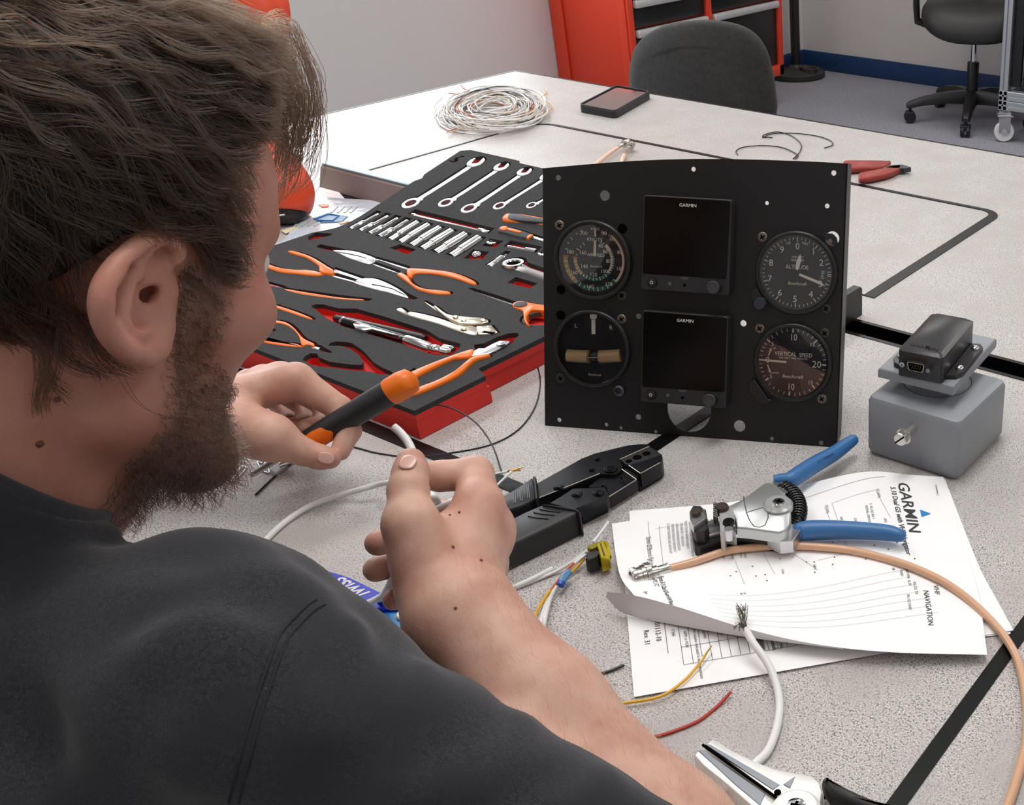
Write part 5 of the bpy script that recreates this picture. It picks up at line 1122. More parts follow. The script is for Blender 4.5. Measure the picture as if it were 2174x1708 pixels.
# ---- round rods: sockets, extensions
def rod(par, name, A, B, prof, m, z=-.004, n=18):
    A, B = V(TF(*A, z)), V(TF(*B, z)); d = B - A; L = np.linalg.norm(d); b = MB(); b.lathe([(r, s * L) for r, s in prof], A, d, n); return b.obj(name, m, par, smooth=40)
ORD = ('first', 'second', 'third', 'fourth', 'fifth', 'sixth', 'seventh', 'eighth', 'ninth', 'tenth')
SK = [((938, 466), (758, 566)), ((1002, 480), (822, 580)), ((1066, 495), (886, 600)), ((1132, 510), (950, 620)), ((1200, 525), (1018, 638)), ((1272, 542), (1085, 655)), ((1347, 562), (1160, 676)), ((1427, 582), (1232, 700)), ((1517, 606), (1322, 724)), ((1607, 630), (1425, 748))]
for k, (a, c) in enumerate(SK):
    A, B = V(TS(*Z1(*a))[:2]), V(TS(*Z1(*c))[:2]); r = .0042 + .00042 * k; r0 = r * (.62 if k < 4 else .97)
    t = thing('deep_socket', (*((A + B) / 2), TZ + TH((A[1] + B[1]) / 2) - .01), '%s chrome deep socket from the left in the tray row' % ORD[k], 'socket', 'chrome deep sockets in the tray')
    rod(t, 'socket_body', A, B, [(r0 * .7, .012), (r0 * .72, 0), (r0, 0), (r0, .48), (r, .56), (r, .70), (r * .94, .71), (r * .94, .73), (r, .74), (r, 1), (r * .6, 1)] if k < 4 else [(r0 * .7, .02), (r0 * .75, 0), (r0, .005), (r, .62), (r, .66), (r * .86, .68), (r * .84, .97), (r * .8, 1), (r * .5, 1)], M_sock)
    n = (B - A) / np.linalg.norm(B - A); s = V((-n[1], n[0])); w_ = r * 1.35
    pocket(far([A - n * .002 - s * w_, A - n * .002 + s * w_, B + n * .003 + s * w_, B + n * .003 - s * w_], .001), 0)
def bar(name, fn, a, c, prof, label, cat_, m=M_sock, w_=.0045):
    A, B = V(TS(*fn(*a))[:2]), V(TS(*fn(*c))[:2]); t = thing(name, (*((A + B) / 2), TZ + TH((A[1] + B[1]) / 2) - .01), label, cat_); rod(t, 'shaft', A, B, prof, m)
    n = (B - A) / np.linalg.norm(B - A); s = V((-n[1], n[0])); pocket(far([A - n * .003 - s * w_, A - n * .003 + s * w_, B + n * .003 + s * w_, B + n * .003 - s * w_], .002), 0); return t
bar('extension_bar', Z8, (335, 800), (1335, 1040), [(.0034, 0), (.0036, .005), (.0036, .045), (.0026, .055), (.0026, .86), (.0050, .87), (.0052, .9), (.0052, .94), (.0046, .95), (.0046, 1)], 'long chrome extension bar lying between spanners and sockets', 'extension bar', w_=.0062)
bar('extension_bar', Z8, (1575, 1212), (1945, 1285), [(.003, 0), (.0032, .02), (.0032, .60), (.0052, .64), (.0054, .8), (.0054, 1)], 'short chrome extension bar beside the ratchet', 'extension bar', w_=.0070)
u_ = thing('universal_joint', TS(*Z8(1440, 1400), -.01), 'chrome universal joint adapter left of the ratchet', 'adapter')
A, B = V(TS(*Z8(1555, 1318))[:2]), V(TS(*Z8(1330, 1480))[:2]); n = (B - A) / np.linalg.norm(B - A)
rod(u_, 'square_drive', A, A + n * .008, [(.0030, 0), (.0032, .1), (.0032, 1)], M_sock, n=4); rod(u_, 'joint_body', A + n * .007, A + n * .019, [(.0052, 0), (.0056, .1), (.0056, .9), (.004, 1)], M_sock)
rod(u_, 'joint_pin', A + n * .018, B - n * .014, [(.003, 0), (.003, 1)], M_blackp); rod(u_, 'fork', B - n * .016, B, [(.0042, 0), (.0052, .2), (.0052, .95), (.0048, 1)], M_sock)
s = V((-n[1], n[0])) * .0065; pocket(far([A - n * .002 - s * .7, A - n * .002 + s * .7, B + n * .003 + s, B + n * .003 - s], .002), 0)
def ringsock(c, r, label, ball=False):
    P = V(TS(*Z8(*c), -.004)); t = thing('small_adapter', (P[0], P[1], P[2] - .006), label, 'adapter')
    b = MB()
    if ball: b.sphere(P, r, 18, 12); b.obj('ball_body', M_chrome, t, smooth=80)
    else: b.lathe([(r * .55, 0), (r, 0), (r, .006), (r * .9, .007), (r * .58, .007), (r * .5, .002), (r * .2, .002)], P - V((0, 0, .004)), (0, 0, 1), 24); b.obj('ring_body', M_sock, t)
ringsock((1375, 1200), .0072, 'small chrome ring adapter in a square pocket'); ringsock((1178, 1362), .0068, 'small chrome ball adapter in a square pocket near the sockets', True)
ringsock((2040, 1345), .0075, 'small chrome ring partly hidden by the panel edge')
for P in ([(1240, 1228), (1348, 1135), (1520, 1165), (1412, 1248)], [(1000, 1392), (1125, 1275), (1335, 1308), (1235, 1405)], [(1960, 1340), (2040, 1270), (2200, 1310), (2110, 1400)]): pocket(tp(Z8, P), 0)
for P in ([(1015, 700), (1085, 678), (1192, 712), (1132, 744)], [(1790, 930), (1847, 893), (1992, 935), (1940, 967)]): pocket(tp(Z1, P), 0)
# ---- ratchet
t = tool('ratchet', Z8, (1700, 1500), 'chrome ratchet with a round head beside the instrument panel', 'ratchet')
c = V(TS(*Z8(1648, 1470))[:2]); e = V(TS(*Z8(2090, 1625))[:2]); d = (e - c) / np.linalg.norm(e - c); n = V((-d[1], d[0]))
b = MB(); b.lathe([(.0088, .001), (.0100, .003), (.0128, .003), (.0136, .001), (.0136, -.008), (.0088, -.008), (.0088, .001)], TF(*c, 0), (0, 0, 1), 36, False, False); b.obj('ratchet_head', M_sock, t, smooth=40)
b = MB(); b.lathe([(.0088, -.003), (.003, -.003), (.0002, -.0032)], TF(*c, 0), (0, 0, 1), 30, False, True); b.obj('drive_recess', M_hole, t)
b = MB(); R = []
for s, wd in ((.011, .010), (.020, .0075), (.030, .0055), (.045, .0062), (.16, .0085)): R.append([TF(*(c + d * s + n * q * wd), z) for q, z in ((-1, -.008), (-1, -.002), (-.5, .001), (.5, .001), (1, -.002), (1, -.008))])
b.rings(R); b.obj('ratchet_handle', M_sock, t, smooth=40)
pocket(far([c + V((math.cos(q), math.sin(q))) * .0160 for q in np.linspace(math.atan2(d[1], d[0]) + .75, math.atan2(d[1], d[0]) + 5.53, 24)] + [c + d * .02 - n * .010, c + d * .17 - n * .011, c + d * .17 + n * .011, c + d * .02 + n * .010], .002), 0)
# ---- screwdrivers whose blades run behind the panel
t = tool('screwdriver', Z8, (1750, 880), 'orange and grey screwdriver handle, the farther of two, running behind the panel', 'screwdriver')
tsl('handle', Z8, [(1498, 872), (1520, 838), (1580, 810), (1750, 818), (1950, 850), (2150, 890), (2300, 925), (2300, 985), (2100, 955), (1900, 930), (1700, 915), (1530, 905)], -.011, .003, M_or, t, .004)
tsl('grip_inlay', Z8, [(1575, 870), (1605, 820), (1720, 826), (1950, 868), (2150, 900), (2250, 925), (2250, 955), (2050, 935), (1850, 918), (1620, 896)], -.004, .0038, M_gin, t, .001, pk=0)
t = tool('screwdriver', Z8, (1750, 1050), 'black and orange screwdriver, the nearer of two, its blade running behind the panel', 'screwdriver')
tsl('handle', Z8, [(1445, 1030), (1465, 990), (1540, 972), (1700, 1010), (1820, 1050), (1900, 1090), (1890, 1130), (1810, 1135), (1700, 1115), (1560, 1075), (1455, 1050)], -.011, .003, M_gin, t, .004)
tsl('end_cap', Z8, [(1466, 1010), (1500, 985), (1550, 980), (1580, 995), (1555, 1025), (1500, 1030)], -.004, .0042, M_or, t, .001, pk=0)
tsl('orange_stripe', Z8, [(1575, 1012), (1610, 1010), (1745, 1045), (1740, 1062), (1690, 1058), (1580, 1030)], -.004, .0042, M_or, t, .0006, pk=0)
tsl('collar', Z8, [(1815, 1130), (1850, 1092), (1890, 1085), (1900, 1098), (1840, 1138)], -.008, .0036, M_or, t, .001, pk=0)
tsl('blade', Z8, [(1850, 1125), (1890, 1102), (2100, 1165), (2300, 1225), (2290, 1250), (2080, 1195)], -.008, 0, M_sat, t, .001, 0, .003)
# ---- long nose pliers (two pairs) with orange handles
def nose(fn, label, jaw, arms, hu, hl):
    t = tool('long_nose_pliers', fn, arms[0][0], label, 'pliers')
    for k, a in enumerate(arms): tsl('arm', fn, a, -.008, -.001, M_sat, t, .001, 0, .003)
    tsl('jaw', fn, jaw, -.008, .0005, M_sat, t, .0012, 2, .003)
    tsl('orange_handle', fn, hu, -.010, .002, M_or, t, .003, 3, .003); tsl('orange_handle', fn, hl, -.010, .002, M_or, t, .003, 3, .003)
    return t
t = nose(Z1, 'long nose pliers with orange handles to the left, nearest the face', [(780, 935), (832, 908), (880, 905), (940, 912), (1030, 950), (1105, 995), (1142, 1032), (1110, 1030), (1010, 1000), (940, 985), (885, 970)],
     [[(640, 865), (655, 845), (840, 908), (820, 925)], [(555, 878), (575, 866), (790, 925), (780, 940)]],
     [(342, 728), (380, 722), (440, 738), (500, 760), (555, 790), (610, 825), (648, 848), (640, 875), (610, 872), (560, 862), (548, 845), (548, 825), (520, 800), (460, 765), (400, 748)],
     [(180, 790), (230, 812), (300, 835), (400, 848), (480, 848), (565, 866), (552, 884), (470, 880), (400, 872), (300, 862), (220, 838), (180, 812)])
b = MB(); b.tube([TF(*V(TS(*Z1(*p))[:2]), .0008) for p in ((900, 945), (960, 955), (1040, 975), (1120, 1018))], .0004, 5); b.obj('jaw_gap', M_hole, t)
t = nose(Z1, 'long nose pliers with orange handles to the right, nearest the panel', [(640, 722), (700, 722), (780, 726), (860, 748), (922, 772), (925, 790), (880, 812), (800, 790), (740, 770), (690, 745)],
     [[(915, 780), (930, 776), (1140, 838), (1132, 858)], [(868, 808), (885, 800), (1075, 868), (1066, 880)]],
     [(1128, 845), (1170, 838), (1300, 847), (1430, 864), (1520, 893), (1575, 920), (1590, 938), (1565, 943), (1500, 920), (1420, 895), (1300, 872), (1180, 870), (1165, 892), (1135, 888)],
     [(1062, 876), (1100, 868), (1140, 890), (1170, 935), (1250, 972), (1400, 988), (1416, 1002), (1380, 1008), (1300, 1002), (1200, 976), (1140, 935), (1100, 905)])
b = MB(); b.tube([TF(*V(TS(*Z1(*p))[:2]), .0008) for p in ((670, 732), (740, 742), (810, 757), (860, 772))], .0004, 5); b.obj('jaw_gap', M_hole, t)
# pockets left by long noses reaching past the jaws
pocket(tp(Z1, [(530, 688), (560, 678), (700, 705), (800, 735), (790, 750), (660, 728), (545, 700)]), 0); pocket(tp(Z1, [(1090, 990), (1140, 1000), (1205, 1032), (1180, 1042), (1120, 1036)]), 0)
# ---- locking pliers
t = tool('locking_pliers', Z1, (1420, 1180), 'silver locking pliers with a knurled screw in the tray', 'pliers')
M_lock = mat('lock_nickel', (214, 206, 186), .26, .95)
tsl('lower_handle', Z1, [(1135, 1132), (1180, 1128), (1330, 1162), (1480, 1212), (1590, 1225), (1592, 1272), (1560, 1278), (1480, 1258), (1330, 1205), (1150, 1155)], -.010, .001, M_lock, t, .002)
tsl('upper_handle', Z1, [(1305, 1088), (1330, 1090), (1400, 1140), (1520, 1158), (1640, 1168), (1668, 1190), (1600, 1205), (1480, 1202), (1420, 1180), (1360, 1140)], -.008, .002, M_lock, t, .002)
tsl('release_lever', Z1, [(1250, 1068), (1270, 1070), (1400, 1150), (1480, 1195), (1460, 1202), (1380, 1160)], -.008, .000, M_lock, t, .001)
tsl('jaw', Z1, [(1588, 1222), (1690, 1215), (1715, 1245), (1730, 1262), (1700, 1272), (1600, 1276)], -.008, .001, M_lock, t, .001, 0)
tsl('adjusting_screw', Z1, [(1058, 1112), (1085, 1100), (1105, 1104), (1135, 1128), (1150, 1150), (1130, 1148), (1090, 1130)], -.008, .001, M_lock, t, .002)
for p in ((1505, 1183), (1632, 1184), (1450, 1160), (1505, 1238)):
    q = TS(*Z1(*p), .002); b = MB(); b.lathe([(.0032, -.002), (.0032, .001), (.0022, .0018), (.0002, .0018)], q, (0, 0, 1), 14); b.obj('rivet', M_lock, t)
b = MB()
for k in range(6): q = TS(*Z1(1638 + k * 12, 1256 + k * 1.5), .0012); b.box(q, (.0018, .004, .0012))
o_ = b.obj('jaw_teeth', M_hole, t); o_['kind'] = 'stuff'
# ---- pocket driver with hexagon clip in a red pocket
pocket(tp(Z1, [(498, 1085), (530, 1072), (580, 1074), (680, 1100), (800, 1102), (1000, 1160), (1260, 1243), (1350, 1298), (1485, 1333), (1470, 1372), (1420, 1408), (1300, 1405), (1100, 1335), (900, 1275), (700, 1215), (600, 1165)]), 0)
t = tool('pen_light', Z1, (1000, 1270), 'black pocket light with a silver clip in a red foam pocket', 'torch')
def rodpx(par, name, fn, a, c, prof, m, z=-.004, n=18): return rod(par, name, TS(*fn(*a), z)[:2], TS(*fn(*c), z)[:2], prof, m, z, n)
rodpx(t, 'barrel', Z1, (715, 1192), (1130, 1312), [(.004, 0), (.0062, .02), (.0062, .25), (.0056, .3), (.0056, .98), (.005, 1)], M_blackg)
rodpx(t, 'end_ring', Z1, (712, 1190), (725, 1194), [(.0064, 0), (.0064, 1)], M_chrome)
rodpx(t, 'chrome_head', Z1, (1128, 1310), (1292, 1368), [(.0058, 0), (.0064, .1), (.0064, .9), (.005, 1)], M_sock)
rodpx(t, 'tip', Z1, (1288, 1366), (1435, 1392), [(.004, 0), (.0056, .15), (.0056, .35), (.0044, .4), (.0044, .55), (.0075, .6), (.0075, .92), (.005, 1)], M_sock)
tsl('pocket_clip', Z1, [(775, 1205), (800, 1192), (880, 1215), (905, 1230), (1080, 1278), (1075, 1284), (900, 1240), (850, 1248), (790, 1232)], -.001, .0035, M_chrome, t, .0006, 0, 0)
t = tool('black_rod', Z1, (950, 1220), 'long black rod behind the pocket light in the same red pocket', 'tool')
rodpx(t, 'rod_body', Z1, (655, 1166), (1255, 1300), [(.003, 0), (.0048, .02), (.0048, .95), (.003, 1)], M_blackp, -.007)
# ---- scissors, partly behind the panel
t = tool('scissors', Z1, (1880, 1080), 'orange handled scissors with a black pivot, partly hidden by the panel', 'scissors')
tsl('blade', Z1, [(1530, 985), (1560, 988), (1700, 1030), (1840, 1078), (1825, 1092), (1700, 1050), (1600, 1015)], -.007, -.002, M_sat, t, .0006, 0, .003)
tsl('orange_handle', Z1, [(1826, 1072), (1860, 1058), (1900, 1056), (1960, 1070), (2060, 1085), (2150, 1110), (2150, 1140), (2040, 1120), (1960, 1112), (1935, 1130), (1920, 1160), (1925, 1190), (1945, 1215), (1925, 1212), (1905, 1185), (1898, 1150), (1890, 1115), (1840, 1098)], -.010, .002, M_or, t, .002, 3, .003)
q = TS(*Z1(1880, 1076), .002); b = MB(); b.lathe([(.0078, -.001), (.0076, .0008), (.006, .0012), (.0002, .0012)], q, (0, 0, 1), 20); b.obj('pivot_cap', M_gin, t)
q = TS(*Z1(2010, 1172), -.002); b = MB(); b.lathe([(.017, -.004), (.018, .001), (.020, .001), (.021, -.004), (.017, -.004)], q, (0, 0, 1), 32, False, False); b.obj('finger_ring', M_gin, t); pocket([V(q[:2]) + .0228 * V((math.cos(a), math.sin(a))) for a in np.arange(24) * math.pi / 12], 0)
# ---- cutters at the left of the tray, knife strips
t = tool('side_cutters', Z7, (650, 1080), 'orange handled side cutters above the left hand', 'cutters')
tsl('orange_handle', Z7, [(350, 922), (400, 903), (490, 922), (570, 980), (640, 1062), (700, 1098), (752, 1122), (745, 1146), (680, 1132), (632, 1140), (605, 1060), (560, 1000), (500, 955), (420, 930)], -.010, .001, M_or, t, .002)
tsl('orange_handle', Z7, [(100, 1012), (140, 1018), (250, 1085), (400, 1106), (540, 1118), (612, 1135), (632, 1155), (500, 1148), (300, 1120), (170, 1082), (105, 1050)], -.010, .001, M_or, t, .002)
tsl('cutting_head', Z7, [(708, 1166), (740, 1148), (812, 1164), (790, 1182), (735, 1184)], -.008, -.001, M_sat, t, .0008, 0, .002)
pocket(tp(Z7, [(740, 1120), (820, 1140), (925, 1198), (905, 1208), (820, 1190), (730, 1150)]), 0)
t = tool('utility_knife', Z7, (700, 640), 'slim orange and red knife in a curved slot above the left hand', 'knife')
tsl('knife_grip', Z7, [(100, 552), (200, 545), (300, 552), (400, 575), (472, 600), (462, 608), (380, 592), (290, 580), (180, 578), (100, 585)], -.009, -.001, mat('grip_red', (184, 44, 36), .45), t, .001)
tsl('orange_handle', Z7, [(470, 602), (700, 640), (1000, 686), (1210, 702), (1190, 710), (980, 700), (700, 668), (520, 632)], -.009, .000, M_or, t, .001)
pocket(tp(Z7, [(600, 600), (1000, 655), (1312, 690), (1270, 712), (1000, 698), (700, 650)]), 0)
t = tool('orange_tool', Z7, (450, 780), 'long orange tool handle in the next slot toward the left hand', 'tool')
tsl('orange_handle', Z7, [(100, 702), (160, 704), (300, 730), (500, 790), (640, 840), (735, 882), (715, 892), (600, 856), (450, 805), (300, 757), (150, 728), (100, 725)], -.010, .001, M_or, t, .002)
t = tool('orange_pliers', Z7, (190, 900), 'orange handled pliers mostly hidden behind the bearded face', 'pliers')
tsl('orange_handle', Z7, [(60, 800), (120, 822), (180, 875), (240, 925), (256, 950), (230, 962), (160, 940), (100, 930), (50, 880)], -.010, .001, M_or, t, .002)
pocket(tp(Z7, [(170, 860), (250, 920), (390, 985), (370, 1005), (240, 960)]), 0)
# ---- empty red pockets
pocket(tp(Z7, [(880, 1140), (905, 1112), (960, 1098), (1040, 1102), (1110, 1115), (1180, 1160), (1230, 1200), (1320, 1298), (1400, 1348), (1500, 1392), (1488, 1414), (1380, 1412), (1270, 1385), (1100, 1372), (880, 1342), (740, 1332), (640, 1275), (655, 1245), (710, 1212), (775, 1212), (795, 1250), (900, 1292), (1100, 1318), (1205, 1322), (1218, 1290), (1180, 1230), (1100, 1170), (1000, 1140)]), 0)
pocket(tp(Z7, [(40, 1180), (120, 1155), (175, 1160), (245, 1195), (262, 1230), (400, 1270), (380, 1290), (240, 1280), (60, 1230)]), 0)
for P in ([(690, 100), (760, 60), (930, 72), (900, 90), (760, 120), (700, 135)],): pocket(tp(Z7, P), 0)
pocket(tp(Z8, [(880, 110), (890, 90), (1000, 62), (1020, 72), (925, 95), (935, 125), (910, 148), (860, 150), (800, 125), (820, 120), (870, 135)]), 0)
# ---- slip joint pliers along the near right edge
t = tool('slip_joint_pliers', Z1, (1450, 1460), 'slip joint pliers with slim orange handles along the near right edge of the tray', 'pliers')
tsl('orange_handle', Z1, [(1072, 1600), (1088, 1568), (1130, 1535), (1200, 1500), (1350, 1440), (1480, 1393), (1565, 1370), (1572, 1385), (1556, 1416), (1480, 1428), (1430, 1432), (1300, 1490), (1200, 1542), (1110, 1594)], -.010, .003, M_or, t, .003)
tsl('orange_handle', Z1, [(1160, 1655), (1220, 1615), (1310, 1582), (1440, 1515), (1530, 1440), (1590, 1412), (1672, 1402), (1665, 1416), (1570, 1445), (1470, 1535), (1330, 1605), (1220, 1650), (1170, 1668)], -.010, .003, M_or, t, .003)
tsl('head', Z1, [(1556, 1420), (1568, 1388), (1600, 1368), (1640, 1368), (1690, 1340), (1740, 1318), (1812, 1318), (1800, 1332), (1765, 1352), (1720, 1380), (1668, 1404), (1600, 1410)], -.008, .002, M_sat, t, .0015, 0, .004)
q = TS(*Z1(1748, 1336), .003); b = MB(); b.lathe([(.0048, -.002), (.0046, .001), (.0034, .0016), (.0002, .0016)], q, (0, 0, 1), 18); b.obj('rivet', M_steel, t)
pocket(tp(Z1, [(1570, 1340), (1640, 1330), (1720, 1290), (1800, 1265), (1860, 1262), (1868, 1280), (1820, 1318), (1700, 1380), (1600, 1420)]), 0)
pocket(tp(Z1, [(970, 1635), (1000, 1590), (1080, 1545), (1180, 1490), (1200, 1505), (1110, 1560), (1075, 1600)]), 0)
# ---- the foam and its red base
TX0, TX1, TY0, TY1 = -1.376, -.873, .547, 1.057
OUT = [(TX0, TY0), (-.853, TY0), (-.853, .634), (-.8715, .641), (TX1, TY1), (-1.25, TY1), (-1.256, 1.062), (-1.36, 1.062), (TX0, 1.055), (TX0, .985), (-1.370, .976), (TX0, .965), (TX0, .83), (-1.386, .80)]
def foam(name, z0, z1, m, par, cuts):
    b = MB(); b.prism(OUT, z0, z1); me = b.mesh('tmp', m, smooth=0); ob = bpy.data.objects.new('tmp', me); C.objects.link(ob); tmp = []
    for P in cuts:
        bb = MB(); bb.prism(P, z0 - .01, z1 + .01); cm = bb.mesh('tmpc', m, smooth=0); co = bpy.data.objects.new('tmpc', cm); C.objects.link(co); tmp.append(co)
    col = bpy.data.collections.new('cutters')
    for co in tmp: col.objects.link(co); C.objects.unlink(co)
    C.children.link(col)
    md = ob.modifiers.new('b', 'BOOLEAN'); md.operation = 'DIFFERENCE'; md.operand_type = 'COLLECTION'; md.collection = col; md.solver = 'EXACT'; md.use_self = True
    dg = bpy.context.evaluated_depsgraph_get(); dg.update(); r = bpy.data.meshes.new_from_object(ob.evaluated_get(dg))
    bpy.data.objects.remove(ob)
    for co in tmp: bpy.data.objects.remove(co)
    bpy.data.collections.remove(col)
    bm = bmesh.new(); bm.from_mesh(r)
    for y in (.82, .832, .844, .856, .868, .88): bmesh.ops.bisect_plane(bm, geom=bm.verts[:] + bm.edges[:] + bm.faces[:], dist=1e-6, plane_co=(0, y, 0), plane_no=(0, 1, 0))
    bmesh.ops.triangulate(bm, faces=bm.faces[:])
    base = wloc(par)
    for v in bm.verts: v.co = Vector(TF(*v.co)) - Vector(base)
    bm.to_mesh(r); bm.free(); r.name = name
    r.materials.clear(); r.materials.append(m); r.update()
    o = bpy.data.objects.new(name, r); return link(o, par)
tray = thing('tool_tray', (-1.12, .8, TZ), 'black foam tool tray on a red base with cut-outs holding orange and chrome tools', 'tool tray')
foam('black_foam', -.0055, 0, M_foam, tray, CUT)
foam('red_liner', -.0130, -.0056, M_redf, tray, CUT)
b = MB(); n_ = 24; ys = np.r_[np.linspace(TY0, .82, 4), np.linspace(.832, .88, 5), np.linspace(.92, 1.057, 5)]
R = []
for y in ys:
    x1 = -.853 if y < .637 else TX1; R.append([(TX0, y, TZ + TH(y) - .0132), (TX0, y, TZ + TH(y) - .0322), (x1, y, TZ + TH(y) - .0322), (x1, y, TZ + TH(y) - .0132)])
k = [i for i, y in enumerate(ys) if y >= .637][0]
R.insert(k, [(p[0], .637, p[2]) for p in R[k - 1]]); R.insert(k + 1, [(TX1 if p[0] > -1 else p[0], .637, p[2]) for p in R[k - 1]])
b.rings(R); b.obj('red_base', M_redf, tray, smooth=0)
# ------------------------------------------------------------------ clear bag with printed card left of the tray
bag = thing('clear_bag', T(740, 460), 'clear plastic bag with small coloured parts, under the left edge of the tray', 'bag')
P = [T(*Z1(*p), .002)[:2] for p in ((330, 640), (500, 370), (560, 362), (700, 375), (972, 392), (985, 405), (800, 560), (420, 700), (250, 690))]
b = MB(); b.prism(P, TZ + .0004, TZ + .0022, .0004); b.obj('bag_film', mat('bag_film', (206, 214, 226), .18, bump=(40, .5, .004), coat=.5), bag)
def patch(name, P, m, h=.0034): b = MB(); b.prism([T(*Z1(*p), h)[:2] for p in P], TZ + .0022, TZ + h, .0004); b.obj(name, m, bag)
patch('orange_tab', [(545, 415), (580, 408), (615, 415), (612, 428), (570, 432)], M_or)
patch('blue_card', [(510, 505), (610, 470), (740, 492), (700, 528), (560, 535)], mat('card_slate', (78, 112, 146), .4)); 
b = MB(); b.tube([T(*Z1(*p), .004) for p in ((520, 512), (612, 478), (682, 488), (640, 522), (530, 520))], .0010, 5); b.obj('blue_outline', mat('outline_blue', (58, 134, 206), .4), bag)
for k, x in enumerate((620, 665, 710, 750)): patch('clear_stick', [(x, 466), (x + 45, 425), (x + 58, 426), (x + 14, 467)], mat('clear_stick', (208, 214, 210), .2, alpha=.7))
for k, x in enumerate((390, 430, 470, 510)): patch('clear_stick', [(x, 555), (x + 60, 520), (x + 74, 522), (x + 14, 557)], mat('clear_stick', (208, 214, 210), .2, alpha=.7))
patch('cream_label', [(300, 585), (380, 560), (410, 566), (330, 605)], mat('label_cream', (226, 216, 184), .5))
patch('orange_part', [(680, 535), (740, 520), (750, 528), (690, 545)], mat('part_amber', (190, 150, 90), .4))
# white papers farther left beside the duct
b = MB(); P = [T(x, y, .001)[:2] for x, y in ((560, 330), (690, 375), (735, 425), (600, 470), (480, 420))]; b.prism(P, TZ + .0001, TZ + .0012); single('printed_sheet', b, M_paper, 'white ruled sheet between the cable duct and the clear bag', 'paper')
# ------------------------------------------------------------------ orange power tool standing behind the man's face
dr = thing('power_tool', T(615, 478), 'orange power tool with a black foot standing behind the curls of hair', 'power tool')
DD = proj_d = (RR @ (T(615, 475) - CAM))[2]
M_dor = mat('tool_orange', (224, 74, 34), .4, bump=(200, .04, .001))
def dp3(x, y, dd=0.0): return D(x, y, DD + dd)
b = MB(); ax_ = [(520, -60, 60), (536, -20, 62), (552, 30, 58), (556, 90, 44), (548, 150, 36), (540, 220, 36), (548, 290, 44), (572, 350, 56), (592, 400, 66), (598, 430, 62), (600, 452, 52)]
pts = []; rad = []
P = cat_rom([(x, y, r) for x, y, r in ax_], 4)
for p in P: pts.append(dp3(p[0], p[1])); rad.append(p[2] * DD / FPX)
b.tube(pts, rad, 24); b.obj('tool_body', M_dor, dr, smooth=70)
b = MB(); b.tube([dp3(600, 446), dp3(600, 452), dp3(602, 464), dp3(604, 474), dp3(604, 478)], [x * DD / FPX for x in (40, 48, 47, 40, 30)], 24); b.obj('black_foot', M_blackp, dr, smooth=60)
b = MB(); b.tube([dp3(560 + 4 * q, 462 - q * .6 * 1, -.04) for q in range(0, 12)], .0012, 6); b.obj('white_line', M_white, dr)
# ------------------------------------------------------------------ signed-distance modelling for the man
def _cap(P, a, b, ra, rb):
    a, b = V(a), V(b); ba = b - a; t = np.clip(((P - a) @ ba) / (ba @ ba), 0, 1); return np.linalg.norm(P - a - t[:, None] * ba, axis=1) - (ra + t * (rb - ra))
def _ell(P, c, r, M=None):
    q = P - V(c)
    if M is not None: q = q @ M
    r = V(r); k0 = np.linalg.norm(q / r, axis=1); k1 = np.linalg.norm(q / (r * r), axis=1); return k0 * (k0 - 1) / np.maximum(k1, 1e-9)
def smin(a, b, k):
    h = np.maximum(k - np.abs(a - b), 0) / k; return np.minimum(a, b) - h * h * k * .25
def smax(a, b, k): return -smin(-a, -b, k)
def chain(P, pts, k=.004):
    d = None
    for a, b in zip(pts[:-1], pts[1:]):
        e = _cap(P, a[0], b[0], a[1], b[1]); d = e if d is None else smin(d, e, k)
    return d
class Field:                                   # a list of limbs (centre, reach, function, blend)
    def __init__(s): s.g = []
    def add(s, c, r, fn, k=.01): s.g.append((V(c), r, fn, k))
    def __call__(s, P):
        c = P.mean(0); rad = np.linalg.norm(P - c, axis=1).max(); d = np.full(len(P), .2)
        for (gc, gr, fn, k) in s.g:
            if np.linalg.norm(c - gc) - gr - rad > .06: continue
            d = smin(d, fn(P), k)
        return d
